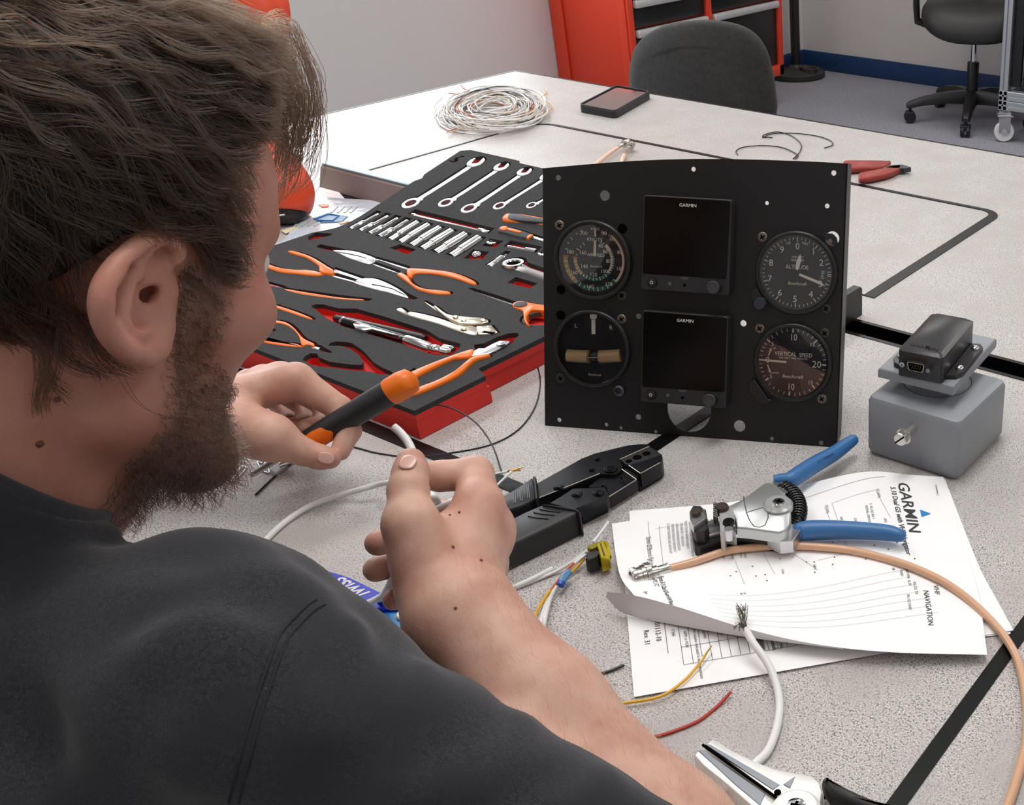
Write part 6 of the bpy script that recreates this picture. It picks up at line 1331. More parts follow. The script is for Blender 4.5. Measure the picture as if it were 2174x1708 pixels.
def surface(fn, lo, hi, h, n=16):              # naive surface nets over sparse blocks
    lo, hi = V(lo), V(hi); B = h * n; nb = np.ceil((hi - lo) / B).astype(int)
    cells = []; vals = {}; S = nb * n + 4
    key = lambda I: (I[:, 0] * S[1] + I[:, 1]) * S[2] + I[:, 2]
    g = np.stack(np.meshgrid(*[np.arange(n + 1)] * 3, indexing='ij'), -1).reshape(-1, 3)
    CV, CK, Q = [], [], []
    for bx in range(nb[0]):
        for by in range(nb[1]):
            for bz in range(nb[2]):
                o = V((bx, by, bz)) * B + lo
                if abs(fn((o + B / 2)[None])[0]) > B * 1.05: continue
                P = o + g * h; d = fn(P)
                if d.min() > 0 or d.max() < 0: continue
                D3 = d.reshape(n + 1, n + 1, n + 1); s = D3 < 0
                cnt = sum(s[i:n + i, j:n + j, k:n + k].astype(int) for i in (0, 1) for j in (0, 1) for k in (0, 1)); I = np.argwhere((cnt > 0) & (cnt < 8))
                base = np.array((bx, by, bz)) * n
                if len(I):
                    num = np.zeros((len(I), 3)); den = np.zeros(len(I))
                    for ax in range(3):
                        for u in (0, 1):
                            for w_ in (0, 1):
                                a = np.zeros(3, int); a[(ax + 1) % 3] = u; a[(ax + 2) % 3] = w_; b_ = a.copy(); b_[ax] = 1
                                da = D3[tuple((I + a).T)]; db = D3[tuple((I + b_).T)]; m_ = (da < 0) != (db < 0)
                                t = np.where(m_, da / np.where(m_, da - db, 1), 0); p = np.tile(a.astype(float), (len(I), 1)); p[:, ax] += t
                                num += p * m_[:, None]; den += m_
                    CV.append(lo + (I + base + num / den[:, None]) * h); CK.append(key(I + base))
                for ax in range(3):
                    sl0 = [slice(0, n)] * 3; sl1 = [slice(0, n)] * 3; sl1[ax] = slice(1, n + 1)
                    E_ = np.argwhere(s[tuple(sl0)] != s[tuple(sl1)])
                    if not len(E_): continue
                    fl = s[tuple(E_.T)]; u = np.zeros(3, int); w_ = np.zeros(3, int); u[(ax + 1) % 3] = 1; w_[(ax + 2) % 3] = 1; G = E_ + base
                    q = np.stack([key(G), key(G - u), key(G - u - w_), key(G - w_)], 1); q[~fl] = q[~fl][:, ::-1]; Q.append(q)
    CV = np.concatenate(CV); CK = np.concatenate(CK); Q = np.concatenate(Q); o = np.argsort(CK); CK = CK[o]; CV = CV[o]
    idx = np.searchsorted(CK, Q); idx = np.minimum(idx, len(CK) - 1); ok = (CK[idx] == Q).all(1)
    return CV, idx[ok]
def quads_mesh(name, CV, Q, mats, origin, smooth=True):
    me = bpy.data.meshes.new(name); n, f = len(CV), len(Q)
    me.vertices.add(n); me.vertices.foreach_set('co', (CV - V(origin)).astype(np.float32).ravel())
    me.loops.add(4 * f); me.loops.foreach_set('vertex_index', Q.astype(np.int32).ravel())
    me.polygons.add(f); me.polygons.foreach_set('loop_start', np.arange(0, 4 * f, 4, dtype=np.int32))
    me.polygons.foreach_set('use_smooth', [True] * f)
    me.materials.append(mats); me.update(calc_edges=True); me.validate(); return me
def grad(fn, P, e=.001):
    out = np.zeros_like(P)
    for a in range(3):
        d = np.zeros(3); d[a] = e; out[:, a] = [0] * len(P)
        out[:, a] = fnb(fn, P + d) - fnb(fn, P - d)
    return out / np.maximum(np.linalg.norm(out, axis=1, keepdims=True), 1e-9)
def fnb(fn, P):                                # evaluate in spatial clusters so the culling works
    r = np.empty(len(P)); k = np.floor(P / .06).astype(int); kk = (k[:, 0] * 9973 + k[:, 1]) * 9973 + k[:, 2]; o = np.argsort(kk, kind='stable'); ks = kk[o]
    cut = np.r_[0, np.nonzero(np.diff(ks))[0] + 1, len(ks)]
    for a, b in zip(cut[:-1], cut[1:]): r[o[a:b]] = fn(P[o[a:b]])
    return r
def march(fn, px, py, t0=.3, t1=1.6):
    d = ray(px, py); L = np.linalg.norm(d); d = d / L; t = t0
    for i in range(200):
        v = fn((CAM + d * t)[None])[0]
        if v < .0004: return CAM + d * t
        t += v * .8
        if t > t1: return None
    return CAM + d * t
Dn = lambda x, y, dep: D(x, y, dep)
# ---- head frame
def Rm(yw, pt, rl):
    c, s = math.cos, math.sin
    return np.array([[c(yw), -s(yw), 0], [s(yw), c(yw), 0], [0, 0, 1]]) @ np.array([[c(pt), 0, s(pt)], [0, 1, 0], [-s(pt), 0, c(pt)]]) @ np.array([[1, 0, 0], [0, c(rl), -s(rl)], [0, s(rl), c(rl)]])
HM = Rm(math.radians(97), math.radians(24), 0); HC = V((-.638, .232, TZ + .330))
def hp(f, l, u): return HC + HM @ V((f, l, u))
def hl(P): return (P - HC) @ HM
def head_sdf(P):
    q = hl(P); y = np.abs(q[:, 1]); S = np.c_[q[:, 0], y, q[:, 2]]
    d = _ell(S, (-.012, 0, .050), (.101, .077, .088))
    d = smin(d, _ell(S, (.034, 0, .055), (.057, .064, .062)), .03)
    d = smin(d, _ell(S, (.040, 0, -.022), (.050, .056, .078)), .03)
    d = smin(d, _cap(S, (.002, .050, -.060), (.072, .010, -.104), .018, .019), .03)
    d = smin(d, _cap(S, (-.004, .058, -.01), (.002, .052, -.058), .016, .018), .02)
    d = smin(d, _ell(S, (.056, .044, -.010), (.028, .022, .022)), .02)
    d = smin(d, _cap(S, (.080, .008, .037), (.072, .040, .038), .011, .010), .014)
    d = smin(d, _cap(S, (.083, 0, -.100), (.080, .008, -.104), .016, .014), .02)
    d = smax(d, -_ell(S, (.092, .033, .019), (.016, .017, .011)), .014)
    d = smin(d, _ell(S, (.074, .032, .019), (.0125,) * 3), .003)
    d = smin(d, _cap(S, (.088, 0, .022), (.108, 0, -.014), .007, .0105), .012)
    d = smin(d, _ell(S, (.098, .011, -.019), (.010, .007, .007)), .007)
    d = smin(d, _cap(S, (.090, 0, -.048), (.082, .018, -.050), .0075, .004), .006); d = smin(d, _cap(S, (.089, 0, -.060), (.082, .017, -.059), .008, .004), .006)
    return d
# ---- right ear, modelled on a plane through the pinna
EN = HM @ V((.36, -.92, .10)); EN /= np.linalg.norm(EN); EC = hp(-.010, -.0815, .002)
def EP(px, py, off=0.0): d = ray(px, py); o = EC + EN * off; return CAM + d * (((o - CAM) @ EN) / (d @ EN))
def epx(pts, off): return [(EP(x, y, off), r) for x, y, r in pts]
K5 = lambda x, y: (150 + .41 * x, 450 + .41 * y)
rim = epx([(*K5(535, 250), .0022), (*K5(548, 200), .0032), (*K5(500, 138), .0038), (*K5(440, 128), .0040), (*K5(360, 170), .0041), (*K5(260, 260), .0043), (*K5(190, 360), .0044), (*K5(162, 450), .0042), (*K5(165, 530), .0040), (*K5(190, 610), .0038), (*K5(240, 680), .0040), (*K5(310, 725), .0046)], .0045)
lobe = epx([(*K5(310, 725), .0052), (*K5(375, 735), .0062), (*K5(415, 690), .0062), (*K5(430, 640), .0050)], .001)
anti = epx([(*K5(420, 230), .0022), (*K5(350, 310), .0026), (*K5(300, 400), .0030), (*K5(265, 490), .0032), (*K5(262, 570), .0032), (*K5(300, 610), .0036), (*K5(360, 590), .0030)], .0030)
plate = epx([(*K5(450, 230), .0050), (*K5(330, 270), .0056), (*K5(240, 400), .0056), (*K5(220, 530), .0056), (*K5(280, 640), .0060), (*K5(380, 690), .0066), (*K5(400, 620), .006)], -.004)
def smooth_chain(c, n=4): q = cat_rom([np.r_[p, r] for p, r in c], n); return [(a[:3], a[3]) for a in q]
rim = smooth_chain(rim); anti = smooth_chain(anti)
def ear_sdf(P):
    d = chain(P, plate, .012); d = smin(d, chain(P, [(EP(*K5(360, 400), -.010), .016), (EP(*K5(350, 560), -.010), .015)], .01), .01)
    d = smin(d, chain(P, rim, .003), .0035); d = smin(d, chain(P, lobe, .004), .006); d = smin(d, chain(P, anti, .003), .005)
    cav = _cap(P, EP(*K5(398, 430), .007), EP(*K5(368, 525), .006), .0070, .0076); cav = smin(cav, _cap(P, EP(*K5(395, 425), -.001), EP(*K5(408, 505), -.012), .0050, .0058), .004)
    d = smax(d, -cav, .004); d = smax(d, -_cap(P, EP(*K5(478, 212), .005), EP(*K5(405, 300), .005), .0032, .0030), .003)
    d = smax(d, -chain(P, epx([(*K5(420, 175), .0012), (*K5(300, 290), .0018), (*K5(225, 420), .0020), (*K5(215, 540), .0018)], .0065)), .003)
    return smin(d, _cap(P, EP(*K5(455, 470), .001), EP(*K5(450, 540), .001), .0046, .0044), .005)
# ---- neck, shoulders, arms
NB = V((-.650, .110, TZ + .222)); SR = D(535, 1464, .54); TB = D(405, 1356, .548); SL = V((-.818, .165, TZ + .145))
ER = D(1590, 2020, .585); WR = D(985, 1315, .645); EL = V((-1.09, .26, TZ + .085)); WL = D(440, 880, .93)
def arm(P, S, E, W_, rr=(.038, .039, .038, .036, .033, .028)):
    a = S + (E - S) * .45; f = E + (W_ - E) * .28; g = E + (W_ - E) * .7
    return chain(P, [(S, rr[0]), (a, rr[1]), (E, rr[2] * .9), (f, rr[3]), (g, rr[4] * .86), (W_, rr[5] * .92)], .02)
def finger(pts): return [(D(x, y, dp), r) for x, y, dp, r in pts]
def hand_fn(wr, mcps, fingers, thumb, web=.012, fill=None):
    W2 = [D(*w[:3]) for w in wr]
    def fn(P):
        d = _cap(P, W2[0], W2[1], wr[0][3], wr[1][3])
        for i, m in enumerate(mcps):
            t = i / (len(mcps) - 1); w_ = W2[0] * (1 - t) + W2[1] * t; d = smin(d, _cap(P, w_, m[0], wr[0][3] * .72, m[1]), .014)
        for a, b in zip(mcps[:-1], mcps[1:]): d = smin(d, _cap(P, a[0] * .88 + w_ * .12, b[0] * .88 + w_ * .12, a[1] * .92, b[1] * .92), .008)
        palm = smin(d, _cap(P, thumb[0][0], thumb[1][0], thumb[0][1], thumb[1][1]), web)
        if fill: palm = smin(palm, _cap(P, fill[0][0], fill[1][0], fill[0][1], fill[1][1]), .010)
        out = palm
        for f in fingers: out = np.minimum(out, smin(palm, chain(P, f, .003), .006))
        return np.minimum(out, smin(palm, chain(P, thumb, .004), web))
    return fn
# right hand: thumb and first finger pinch the white cable, the others curl under
RM_ = finger([(1016, 1072, .690, .0148), (1043, 1118, .704, .0140), (1030, 1185, .722, .0132), (1000, 1242, .736, .0120)])
RF = [finger([(1016, 1072, .690, .0142), (1008, 1006, .716, .0120), (935, 1010, .706, .0100), (892, 1008, .692, .0086)]),
      finger([(1043, 1118, .704, .0132), (940, 1095, .738, .0108), (862, 1136, .745, .0096), (803, 1152, .735, .0088)]),
      finger([(1030, 1185, .722, .0126), (925, 1152, .752, .0104), (852, 1194, .757, .0094), (799, 1208, .745, .0088)]),
      finger([(1000, 1242, .736, .0112), (930, 1230, .765, .0092), (875, 1258, .768, .0082), (836, 1272, .757, .0076)])]
RTH = finger([(912, 1235, .648, .0185), (872, 1112, .645, .0140), (866, 1038, .656, .0112), (872, 1002, .664, .0102), (872, 980, .668, .0088)])
rhand = hand_fn([(955, 1300, .640, .024), (1015, 1322, .656, .022)], RM_, RF, RTH, .009, finger([(902, 1150, .655, .0135), (985, 1118, .690, .0130)]))
# left hand: grips the black and orange tool from above
LM_ = finger([(628, 806, .955, .0150), (597, 803, .980, .0150), (563, 806, 1.002, .0140), (530, 812, 1.022, .0125)])
LF = [finger([(628, 806, .955, .0145), (720, 866, .962, .0112), (742, 915, .955, .0096), (722, 958, .946, .0082)]),
      finger([(597, 803, .980, .0140), (690, 856, .996, .0112), (690, 900, .982, .0096), (652, 908, .966, .0085)]),
      finger([(563, 806, 1.002, .0130), (650, 860, 1.020, .0104), (652, 900, 1.000, .0092), (616, 906, .985, .0082)]),
      finger([(530, 812, 1.022, .0118), (602, 862, 1.038, .0094), (610, 895, 1.020, .0082), (582, 902, 1.004, .0074)])]
LTH = finger([(498, 905, .918, .0210), (572, 928, .918, .0175), (642, 958, .930, .0116), (680, 970, .934, .0104), (700, 973, .935, .0090)])
lhand = hand_fn([(440, 862, .935, .026), (436, 905, .925, .026)], LM_, LF, LTH, .014)
body = Field()
body.add(hp(0, 0, 0), .17, head_sdf, .02)
body.add(EC, .05, ear_sdf, .006)
nk0 = hp(-.028, 0, -.035)
body.add((nk0 + NB) / 2, .18, lambda P: smin(_cap(P, nk0, NB, .056, .062), _cap(P, hp(.012, 0, -.075), NB + V((0, .045, -.03)), .046, .05), .03), .02)
body.add((SR + SL) / 2, .30, lambda P: smin(_cap(P, SR, NB + V((.0, .01, -.06)), .036, .048), _cap(P, SL, NB + V((.0, .01, -.06)), .036, .048), .03), .03)
body.add((SR + ER) / 2, .25, lambda P: arm(P, SR, ER, WR), .02); body.add((ER + WR) / 2, .2, lambda P: arm(P, SR, ER, WR), .02)
body.add((SL + EL) / 2, .25, lambda P: arm(P, SL, EL, WL), .02); body.add((EL + WL) / 2, .2, lambda P: arm(P, SL, EL, WL), .02)
body.add(D(960, 1160, .70), .12, rhand, .014); body.add(D(600, 880, .96), .14, lhand, .014)
person = thing('person', (-.645, -.05, 0), 'bearded person with wavy brown hair in a dark grey T-shirt, working with both hands', 'person')
# ---- skin material: colour differences carried by a vertex attribute (r = stubble, g = ruddy plus painted head shade, b = lips)
def skin_mat():
    m = bpy.data.materials.new('skin'); m.use_nodes = True; nt = m.node_tree; b = nt.nodes['Principled BSDF']; L = nt.links
    at = nt.nodes.new('ShaderNodeAttribute'); at.attribute_name = 'tone'; sp = nt.nodes.new('ShaderNodeSeparateColor'); L.new(at.outputs['Color'], sp.inputs[0])
    tc = nt.nodes.new('ShaderNodeTexCoord'); n1 = nt.nodes.new('ShaderNodeTexNoise'); n1.inputs['Scale'].default_value = 45; n1.inputs['Detail'].default_value = 4; L.new(tc.outputs['Object'], n1.inputs['Vector'])
    def mix(f, a, c):
        x = nt.nodes.new('ShaderNodeMix'); x.data_type = 'RGBA'
        if isinstance(f, float): x.inputs[0].default_value = f
        else: L.new(f, x.inputs[0])
        for i, v in ((6, a), (7, c)):
            if isinstance(v, tuple): x.inputs[i].default_value = v
            else: L.new(v, x.inputs[i])
        return x.outputs[2]
    r = nt.nodes.new('ShaderNodeMapRange'); r.inputs['From Min'].default_value = .35; r.inputs['From Max'].default_value = .7; L.new(n1.outputs['Fac'], r.inputs['Value'])
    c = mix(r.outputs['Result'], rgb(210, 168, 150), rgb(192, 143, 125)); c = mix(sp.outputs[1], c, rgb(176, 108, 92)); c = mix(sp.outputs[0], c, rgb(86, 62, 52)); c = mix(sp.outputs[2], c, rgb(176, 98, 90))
    L.new(c, b.inputs['Base Color']); b.inputs['Roughness'].default_value = .48; b.inputs['Specular IOR Level'].default_value = .4
    b.inputs['Subsurface Weight'].default_value = .12; b.inputs['Subsurface Radius'].default_value = (1, .35, .2); b.inputs['Subsurface Scale'].default_value = .004
    n2 = nt.nodes.new('ShaderNodeTexNoise'); n2.inputs['Scale'].default_value = 700; n2.inputs['Detail'].default_value = 3; L.new(tc.outputs['Object'], n2.inputs['Vector'])
    bp = nt.nodes.new('ShaderNodeBump'); bp.inputs['Strength'].default_value = .25; bp.inputs['Distance'].default_value = .0006; L.new(n2.outputs['Fac'], bp.inputs['Height']); L.new(bp.outputs['Normal'], b.inputs['Normal'])
    return m
M_skin = skin_mat()
VOX = .0022
CV, Q = surface(body, (-1.20, .02, TZ - .05), (-.18, .56, TZ + .50), VOX)
for _ in range(2):
    d = fnb(body, CV); CV = CV - grad(body, CV) * np.clip(d, -VOX, VOX)[:, None]
org = V(person.location)
me = quads_mesh('body', CV, Q, M_skin, org)
L_ = hl(CV); st_ = lambda v, a, b: np.clip((v - a) / (b - a), 0, 1)
isH = np.linalg.norm(CV - HC, axis=1) < .19
lowjaw = st_(-L_[:, 2] - .55 * (L_[:, 0] - .03), .018, .045) * st_(L_[:, 0], -.004, .02) * (1 - st_(-L_[:, 2] + 0 * L_[:, 0], .118, .14))
cheek = st_(.066 - L_[:, 0] - .35 * (L_[:, 2] + .02), 0, .02)
side = st_(L_[:, 0], .006, .016) * (1 - st_(L_[:, 0], .034, .046)) * st_(.03 - L_[:, 2], 0, .02) * st_(L_[:, 2], -.07, -.05)
beard = np.clip(np.maximum(lowjaw * np.maximum(cheek, st_(-L_[:, 2], .035, .06)), side), 0, 1) * isH
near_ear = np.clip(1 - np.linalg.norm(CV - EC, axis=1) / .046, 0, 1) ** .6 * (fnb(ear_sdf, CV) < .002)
rud_shade = np.maximum(np.clip(.70 * near_ear, 0, 1), .55) * isH  # ear redness, over an even floor that paints shade on head and neck
for f in RF + LF + [RTH, LTH]:
    for p, r in f[-1:] + f[:1]: rud_shade = np.maximum(rud_shade, .45 * np.clip(1 - np.linalg.norm(CV - p, axis=1) / (r * 2.0), 0, 1))
lips = ((np.abs(L_[:, 1]) < .024) & (L_[:, 0] > .078)).astype(float) * np.clip(1 - np.abs(L_[:, 2] + .054) / .011, 0, 1) * isH
ca = me.color_attributes.new('tone', 'FLOAT_COLOR', 'POINT'); ca.data.foreach_set('color', np.c_[beard * .75, rud_shade, lips, np.ones(len(CV))].astype(np.float32).ravel())
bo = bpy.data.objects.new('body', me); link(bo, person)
# nails, moles, eyes
def onskin(name, px, py, ax_px, rx, ry, rz, m, dep_fn=body):
    p = march(dep_fn, px, py)
    if p is None: return None
    n = grad(dep_fn, p[None], .0012)[0]; q = D(ax_px[0], ax_px[1], (RR @ (p - CAM))[2]); t = q - p; t -= n * (t @ n); t /= np.linalg.norm(t); s = np.cross(n, t)
    b = MB(); R = []
    for th in np.linspace(.05, math.pi - .05, 8): R.append([p + n * rz * math.cos(th) * (1) + math.sin(th) ** .7 * (t * rx * math.copysign(abs(math.cos(a)) ** .8, math.cos(a)) + s * ry * math.copysign(abs(math.sin(a)) ** .8, math.sin(a))) for a in np.arange(16) * math.pi / 8])
    b.rings(R); return b.obj(name, m, person, smooth=80)
M_nail = mat('nail', (212, 166, 152), .3, coat=.2)
onskin('fingernail', 866, 980, (873, 940), .0058, .0050, .0006, M_nail); onskin('fingernail', 692, 972, (716, 978), .0066, .0050, .0006, M_nail)
M_mole = mat('mole', (112, 66, 54), .6)
for x, y, r in ((85, 942, .0018), (122, 848, .0014), (383, 660, .0012), (975, 1086, .0008), (955, 1092, .0007), (962, 1160, .0011), (1022, 1188, .0010), (967, 1290, .0009), (800, 1060, .001)): onskin('mole', x, y, (x + 5, y), r, r, r * .4, M_mole)
for s in (-1, 1):
    b = MB(); b.sphere(hp(.0765, s * .032, .019), .0118, 18, 12); b.obj('eye', mat('eye_white', (226, 222, 216), .2), person, smooth=80)
# ------------------------------------------------------------------ T-shirt
HIP = V((-.645, -.055, TZ - .17)); CHW = V((-.648, .085, TZ + .06))
def wrinkle(P):
    x, y, z = P[:, 0] * 1, P[:, 1] * 1, P[:, 2] * 1
    return .0022 * np.sin(38 * x + 22 * z + 6 * np.sin(21 * y)) * np.sin(27 * y - 31 * z + 4 * np.sin(33 * x)) + .0012 * np.sin(85 * x - 60 * y + 5 * np.sin(40 * z))
AX = (ER - SR) / np.linalg.norm(ER - SR); ALEN = np.linalg.norm(ER - SR); AXL = (EL - SL) / np.linalg.norm(EL - SL); ALL = np.linalg.norm(EL - SL)
FOLDS = [((760, 1330), (700, 1560), .010, .0055), ((640, 1500), (560, 1700), .012, .006), ((900, 1420), (820, 1640), .010, .006), ((1120, 1530), (1010, 1700), .009, .006), ((1290, 1640), (1200, 1708), .008, .005), ((380, 1190), (560, 1260), .012, -.004), ((300, 1400), (200, 1640), .014, .004)]
def shirt_base(P):
    d = _ell(P, CHW, (.185, .125, .155)); d = smin(d, _cap(P, CHW + V((0, -.02, -.03)), HIP, .135, .145), .08)
    d = smin(d, chain(P, [(NB + V((.02, -.02, -.06)), .055), (TB, .050), (SR, .0495)], .02), .03); d = smin(d, _cap(P, NB + V((-.02, -.005, -.045)), SL, .074, .064), .05)
    for S, E, A_, Ln in ((SR, ER, AX, ALEN), (SL, EL, AXL, ALL)):
        a = _cap(P, S, S + A_ * Ln * 1.02, .053, .049); cutp = (P - S) @ A_ - Ln * (.90 if S is SR else .62)
        cutp = cutp + .010 * np.sin(9 * np.arctan2((P - S) @ V((0, 0, 1)), (P - S) @ np.cross(A_, (0, 0, 1))))
        d = smin(d, smax(a, cutp, .004), .045)
    return d
NAX = (nk0 - NB) / np.linalg.norm(nk0 - NB); COL0 = NB + NAX * .056 + V((.004, .016, -.003)); CAX = NAX + V((.05, .34, 0)); CAX /= np.linalg.norm(CAX)
fold3 = []
def shirt(P):
    d = shirt_base(P) + wrinkle(P)
    for a, b, w_, hgt in fold3:
        e = _cap(P, a, b, 0, 0); d = d - .6 * hgt * np.exp(-(e / w_) ** 2)
    q = P - COL0; hgt_ = q @ CAX; rad = np.linalg.norm(q - hgt_[:, None] * CAX, axis=1)
    tube_ = smax(_cap(P, NB - NAX * .03, COL0 + CAX * .03, .078, .0725), hgt_ - .001, .003); d = smin(d, tube_, .03)
    return smax(d, -np.maximum(rad - .0665, -hgt_ - .09), .004)
for a, b, w_, h_ in FOLDS:
    p, q = march(shirt_base, *a), march(shirt_base, *b)
    if p is not None and q is not None: fold3.append((p, q, w_, h_))
SV, SQ = surface(shirt, (-1.16, -.30, TZ - .36), (-.18, .44, TZ + .32), .0046)
for _ in range(2): SV = SV - grad(shirt, SV, .002) * np.clip(fnb(shirt, SV), -.004, .004)[:, None]
M_shirt = mat('charcoal_cotton', (41, 42, 48), .92, noise=[(420, (28, 29, 36), .42, .60), (1100, (66, 67, 74), .55, .76), (30, (34, 35, 42), .42, .62)], bump=(1500, .5, .0008), sheen=.25)
sh = bpy.data.objects.new('t_shirt', quads_mesh('t_shirt', SV, SQ, M_shirt, org)); link(sh, person)
# rib collar and stitched seams
xx, yy, zz = frame(CAX); b = MB()
R = []
for a in np.arange(48) * 2 * math.pi / 48:
    u = xx * math.cos(a) + yy * math.sin(a); c = COL0 + u * .068
    R.append([c + u * (-.0035) + CAX * -.012, c + u * .0045 + CAX * -.012, c + u * .0050 + CAX * -.002, c + u * .002 + CAX * .007, c + u * -.002 + CAX * .008, c + u * -.0035 + CAX * .002])
R.append(R[0]); b.rings(R, False, False); b.obj('collar', M_shirt, sh, smooth=60)
def seam(pts, name='seam', r=.0007):
    P = []
    for x, y in pts:
        p = march(shirt, x, y)
        if p is not None: P.append(p)
    if len(P) > 2: b = MB(); b.tube(cat_rom(P, 6), r, 6); b.obj(name, mat('seam_thread', (40, 41, 46), .9), sh, smooth=60)
seam([(672, 1272), (648, 1288), (598, 1340), (572, 1400), (552, 1460), (530, 1530), (512, 1600), (496, 1660), (485, 1704)], r=.0007)
seam([(690, 1282), (664, 1298), (618, 1345), (592, 1400), (572, 1462), (550, 1532), (532, 1602), (516, 1662), (506, 1704)])
# ---- trousers and shoes under the table
KR, KL = V((-.53, .38, .53)), V((-.78, .38, .53)); AR_, AL_ = V((-.52, .33, .10)), V((-.79, .33, .10))
def trousers(P):
    d = _ell(P, HIP + V((0, .01, -.03)), (.165, .145, .105))
    for K, A_, sx in ((KR, AR_, 1), (KL, AL_, -1)): d = smin(d, chain(P, [(HIP + V((sx * .09, .05, -.03)), .088), (K, .062), (A_, .052)], .03), .04)
    return d
TV, TQ = surface(trousers, (-1.0, -.28, .02), (-.35, .50, .72), .009)
tr = bpy.data.objects.new('trousers', quads_mesh('trousers', TV, TQ, mat('denim', (44, 52, 70), .85), org)); link(tr, person)
for A_ in (AR_, AL_):
    b = MB(); b.rings([[A_ + V((x * s_, y, z)) for x, z in ((-.045, -.098), (.045, -.098), (.04, -.05 - k_), (0, -.03 - k_), (-.04, -.05 - k_))] for y, s_, k_ in ((-.07, .8, .02), (-.04, 1, 0), (.05, 1, 0.0), (.12, 1.05, .03), (.18, .8, .045), (.20, .4, .05))]); b.obj('shoe', M_blackp, person, smooth=50)
office_chair('office_chair', (-.645, -.09), 0, 'black office chair that the bearded person sits on', .405, True, False)
# ------------------------------------------------------------------ hair, beard, arm hair (strands)
def hair_mat(name, c, rough=.32):
    m = bpy.data.materials.new(name); m.use_nodes = True; nt = m.node_tree; nt.nodes.clear()
    o = nt.nodes.new('ShaderNodeOutputMaterial'); h = nt.nodes.new('ShaderNodeBsdfHairPrincipled'); h.parametrization = 'COLOR'
    h.inputs['Color'].default_value = rgb(*c); h.inputs['Roughness'].default_value = rough; h.inputs['Radial Roughness'].default_value = .4; h.inputs['Random Roughness'].default_value = .2
    for k in ('Random Color',):
        if k in h.inputs: h.inputs[k].default_value = .35
    nt.links.new(h.outputs[0], o.inputs[0]); return m
def strands(name, S, rad, m, parent, taper=.55):    # S (n, k, 3) points in world space
    n, k = S.shape[:2]; hc = bpy.data.hair_curves.new(name); hc.add_curves([k] * n)
    hc.attributes['position'].data.foreach_set('vector', (S - org).astype(np.float32).ravel())
    a = hc.attributes.get('radius') or hc.attributes.new('radius', 'FLOAT', 'POINT')
    rr_ = np.outer(np.ones(n) if np.isscalar(rad) else rad, 1 - (1 - taper) * np.linspace(0, 1, k) ** 2) * (rad if np.isscalar(rad) else 1); a.data.foreach_set('value', rr_.astype(np.float32).ravel())
    hc.materials.append(m); ob = bpy.data.objects.new(name, hc); ob['kind'] = 'stuff'; return link(ob, parent)
def hair_edge(L):                               # >0 inside the hair area (head coordinates)
    f, l, u = L[:, 0], np.abs(L[:, 1]), L[:, 2]
    front = u - (.078 + .0 * f) - np.clip(.05 - f, 0, 1) * 0
    z0 = np.where(f > .075, .080, np.where(f > .045, .030 + (f - .045) * 1.6, np.where(f > .012, -.014 + np.clip(f - .030, 0, 1) * 2.4, np.where(f > -.022, .030, .030 - (-.022 - f) * 1.15))))
    return u - np.maximum(z0, -.075)
scal = isH & (hair_edge(L_) > 0) & (np.linalg.norm(CV - HC, axis=1) < .17) & (fnb(ear_sdf, CV) > .004)
def tfront(q): return np.clip((q[:, 2] - .065) / .05, 0, 1) * np.clip((q[:, 0] + .06) / .08, 0, 1)
def capfn(P):
    q = hl(P); e = np.where(q[:, 0] > -.015, np.minimum(hair_edge(q), q[:, 2] - .036), hair_edge(q)); e = np.minimum(e, (.096 - q[:, 0] - .9 * np.maximum(np.abs(q[:, 1]), .02)) * .7); d = head_sdf(P) - .007 - .010 * tfront(q) - .003 * np.clip(q[:, 2] / .1, 0, 1); return smax(d, -e * .8, .012)
def capfn2(P): return smax(capfn(P), -(ear_sdf(P) - .003), .004)
HV, HQ = surface(capfn2, tuple(HC - .17), tuple(HC + .19), .004)
for _ in range(2): HV = HV - grad(capfn2, HV, .002) * np.clip(fnb(capfn2, HV), -.004, .004)[:, None]
hcap = bpy.data.objects.new('hair', quads_mesh('hair', HV, HQ, mat('hair_base', (26, 21, 18), .6, bump=(300, .6, .002)), org)); link(hcap, person)
RNG = np.random.default_rng(4)
def flow(L):                                   # hair direction on the head: away from the crown, forward and down
    c = V((-.075, .01, .115)); a = L - c; a /= np.linalg.norm(a, axis=1, keepdims=True) + 1e-9
    d = a * .8 + V((.75, 0, -.18)); back = np.clip((-.035 - L[:, 0]) / .04, 0, 1)[:, None] * np.clip((.07 - L[:, 2]) / .06, 0, 1)[:, None]
    d = d * (1 - back) + (a * .4 + V((-.05, 0, -1.0))) * back
    tm = (np.clip((L[:, 0] - .038) / .03, 0, 1) * np.clip((.090 - L[:, 2]) / .025, 0, 1))[:, None]
    return d * (1 - tm) + V((-.25, 0, -1.0)) * tm
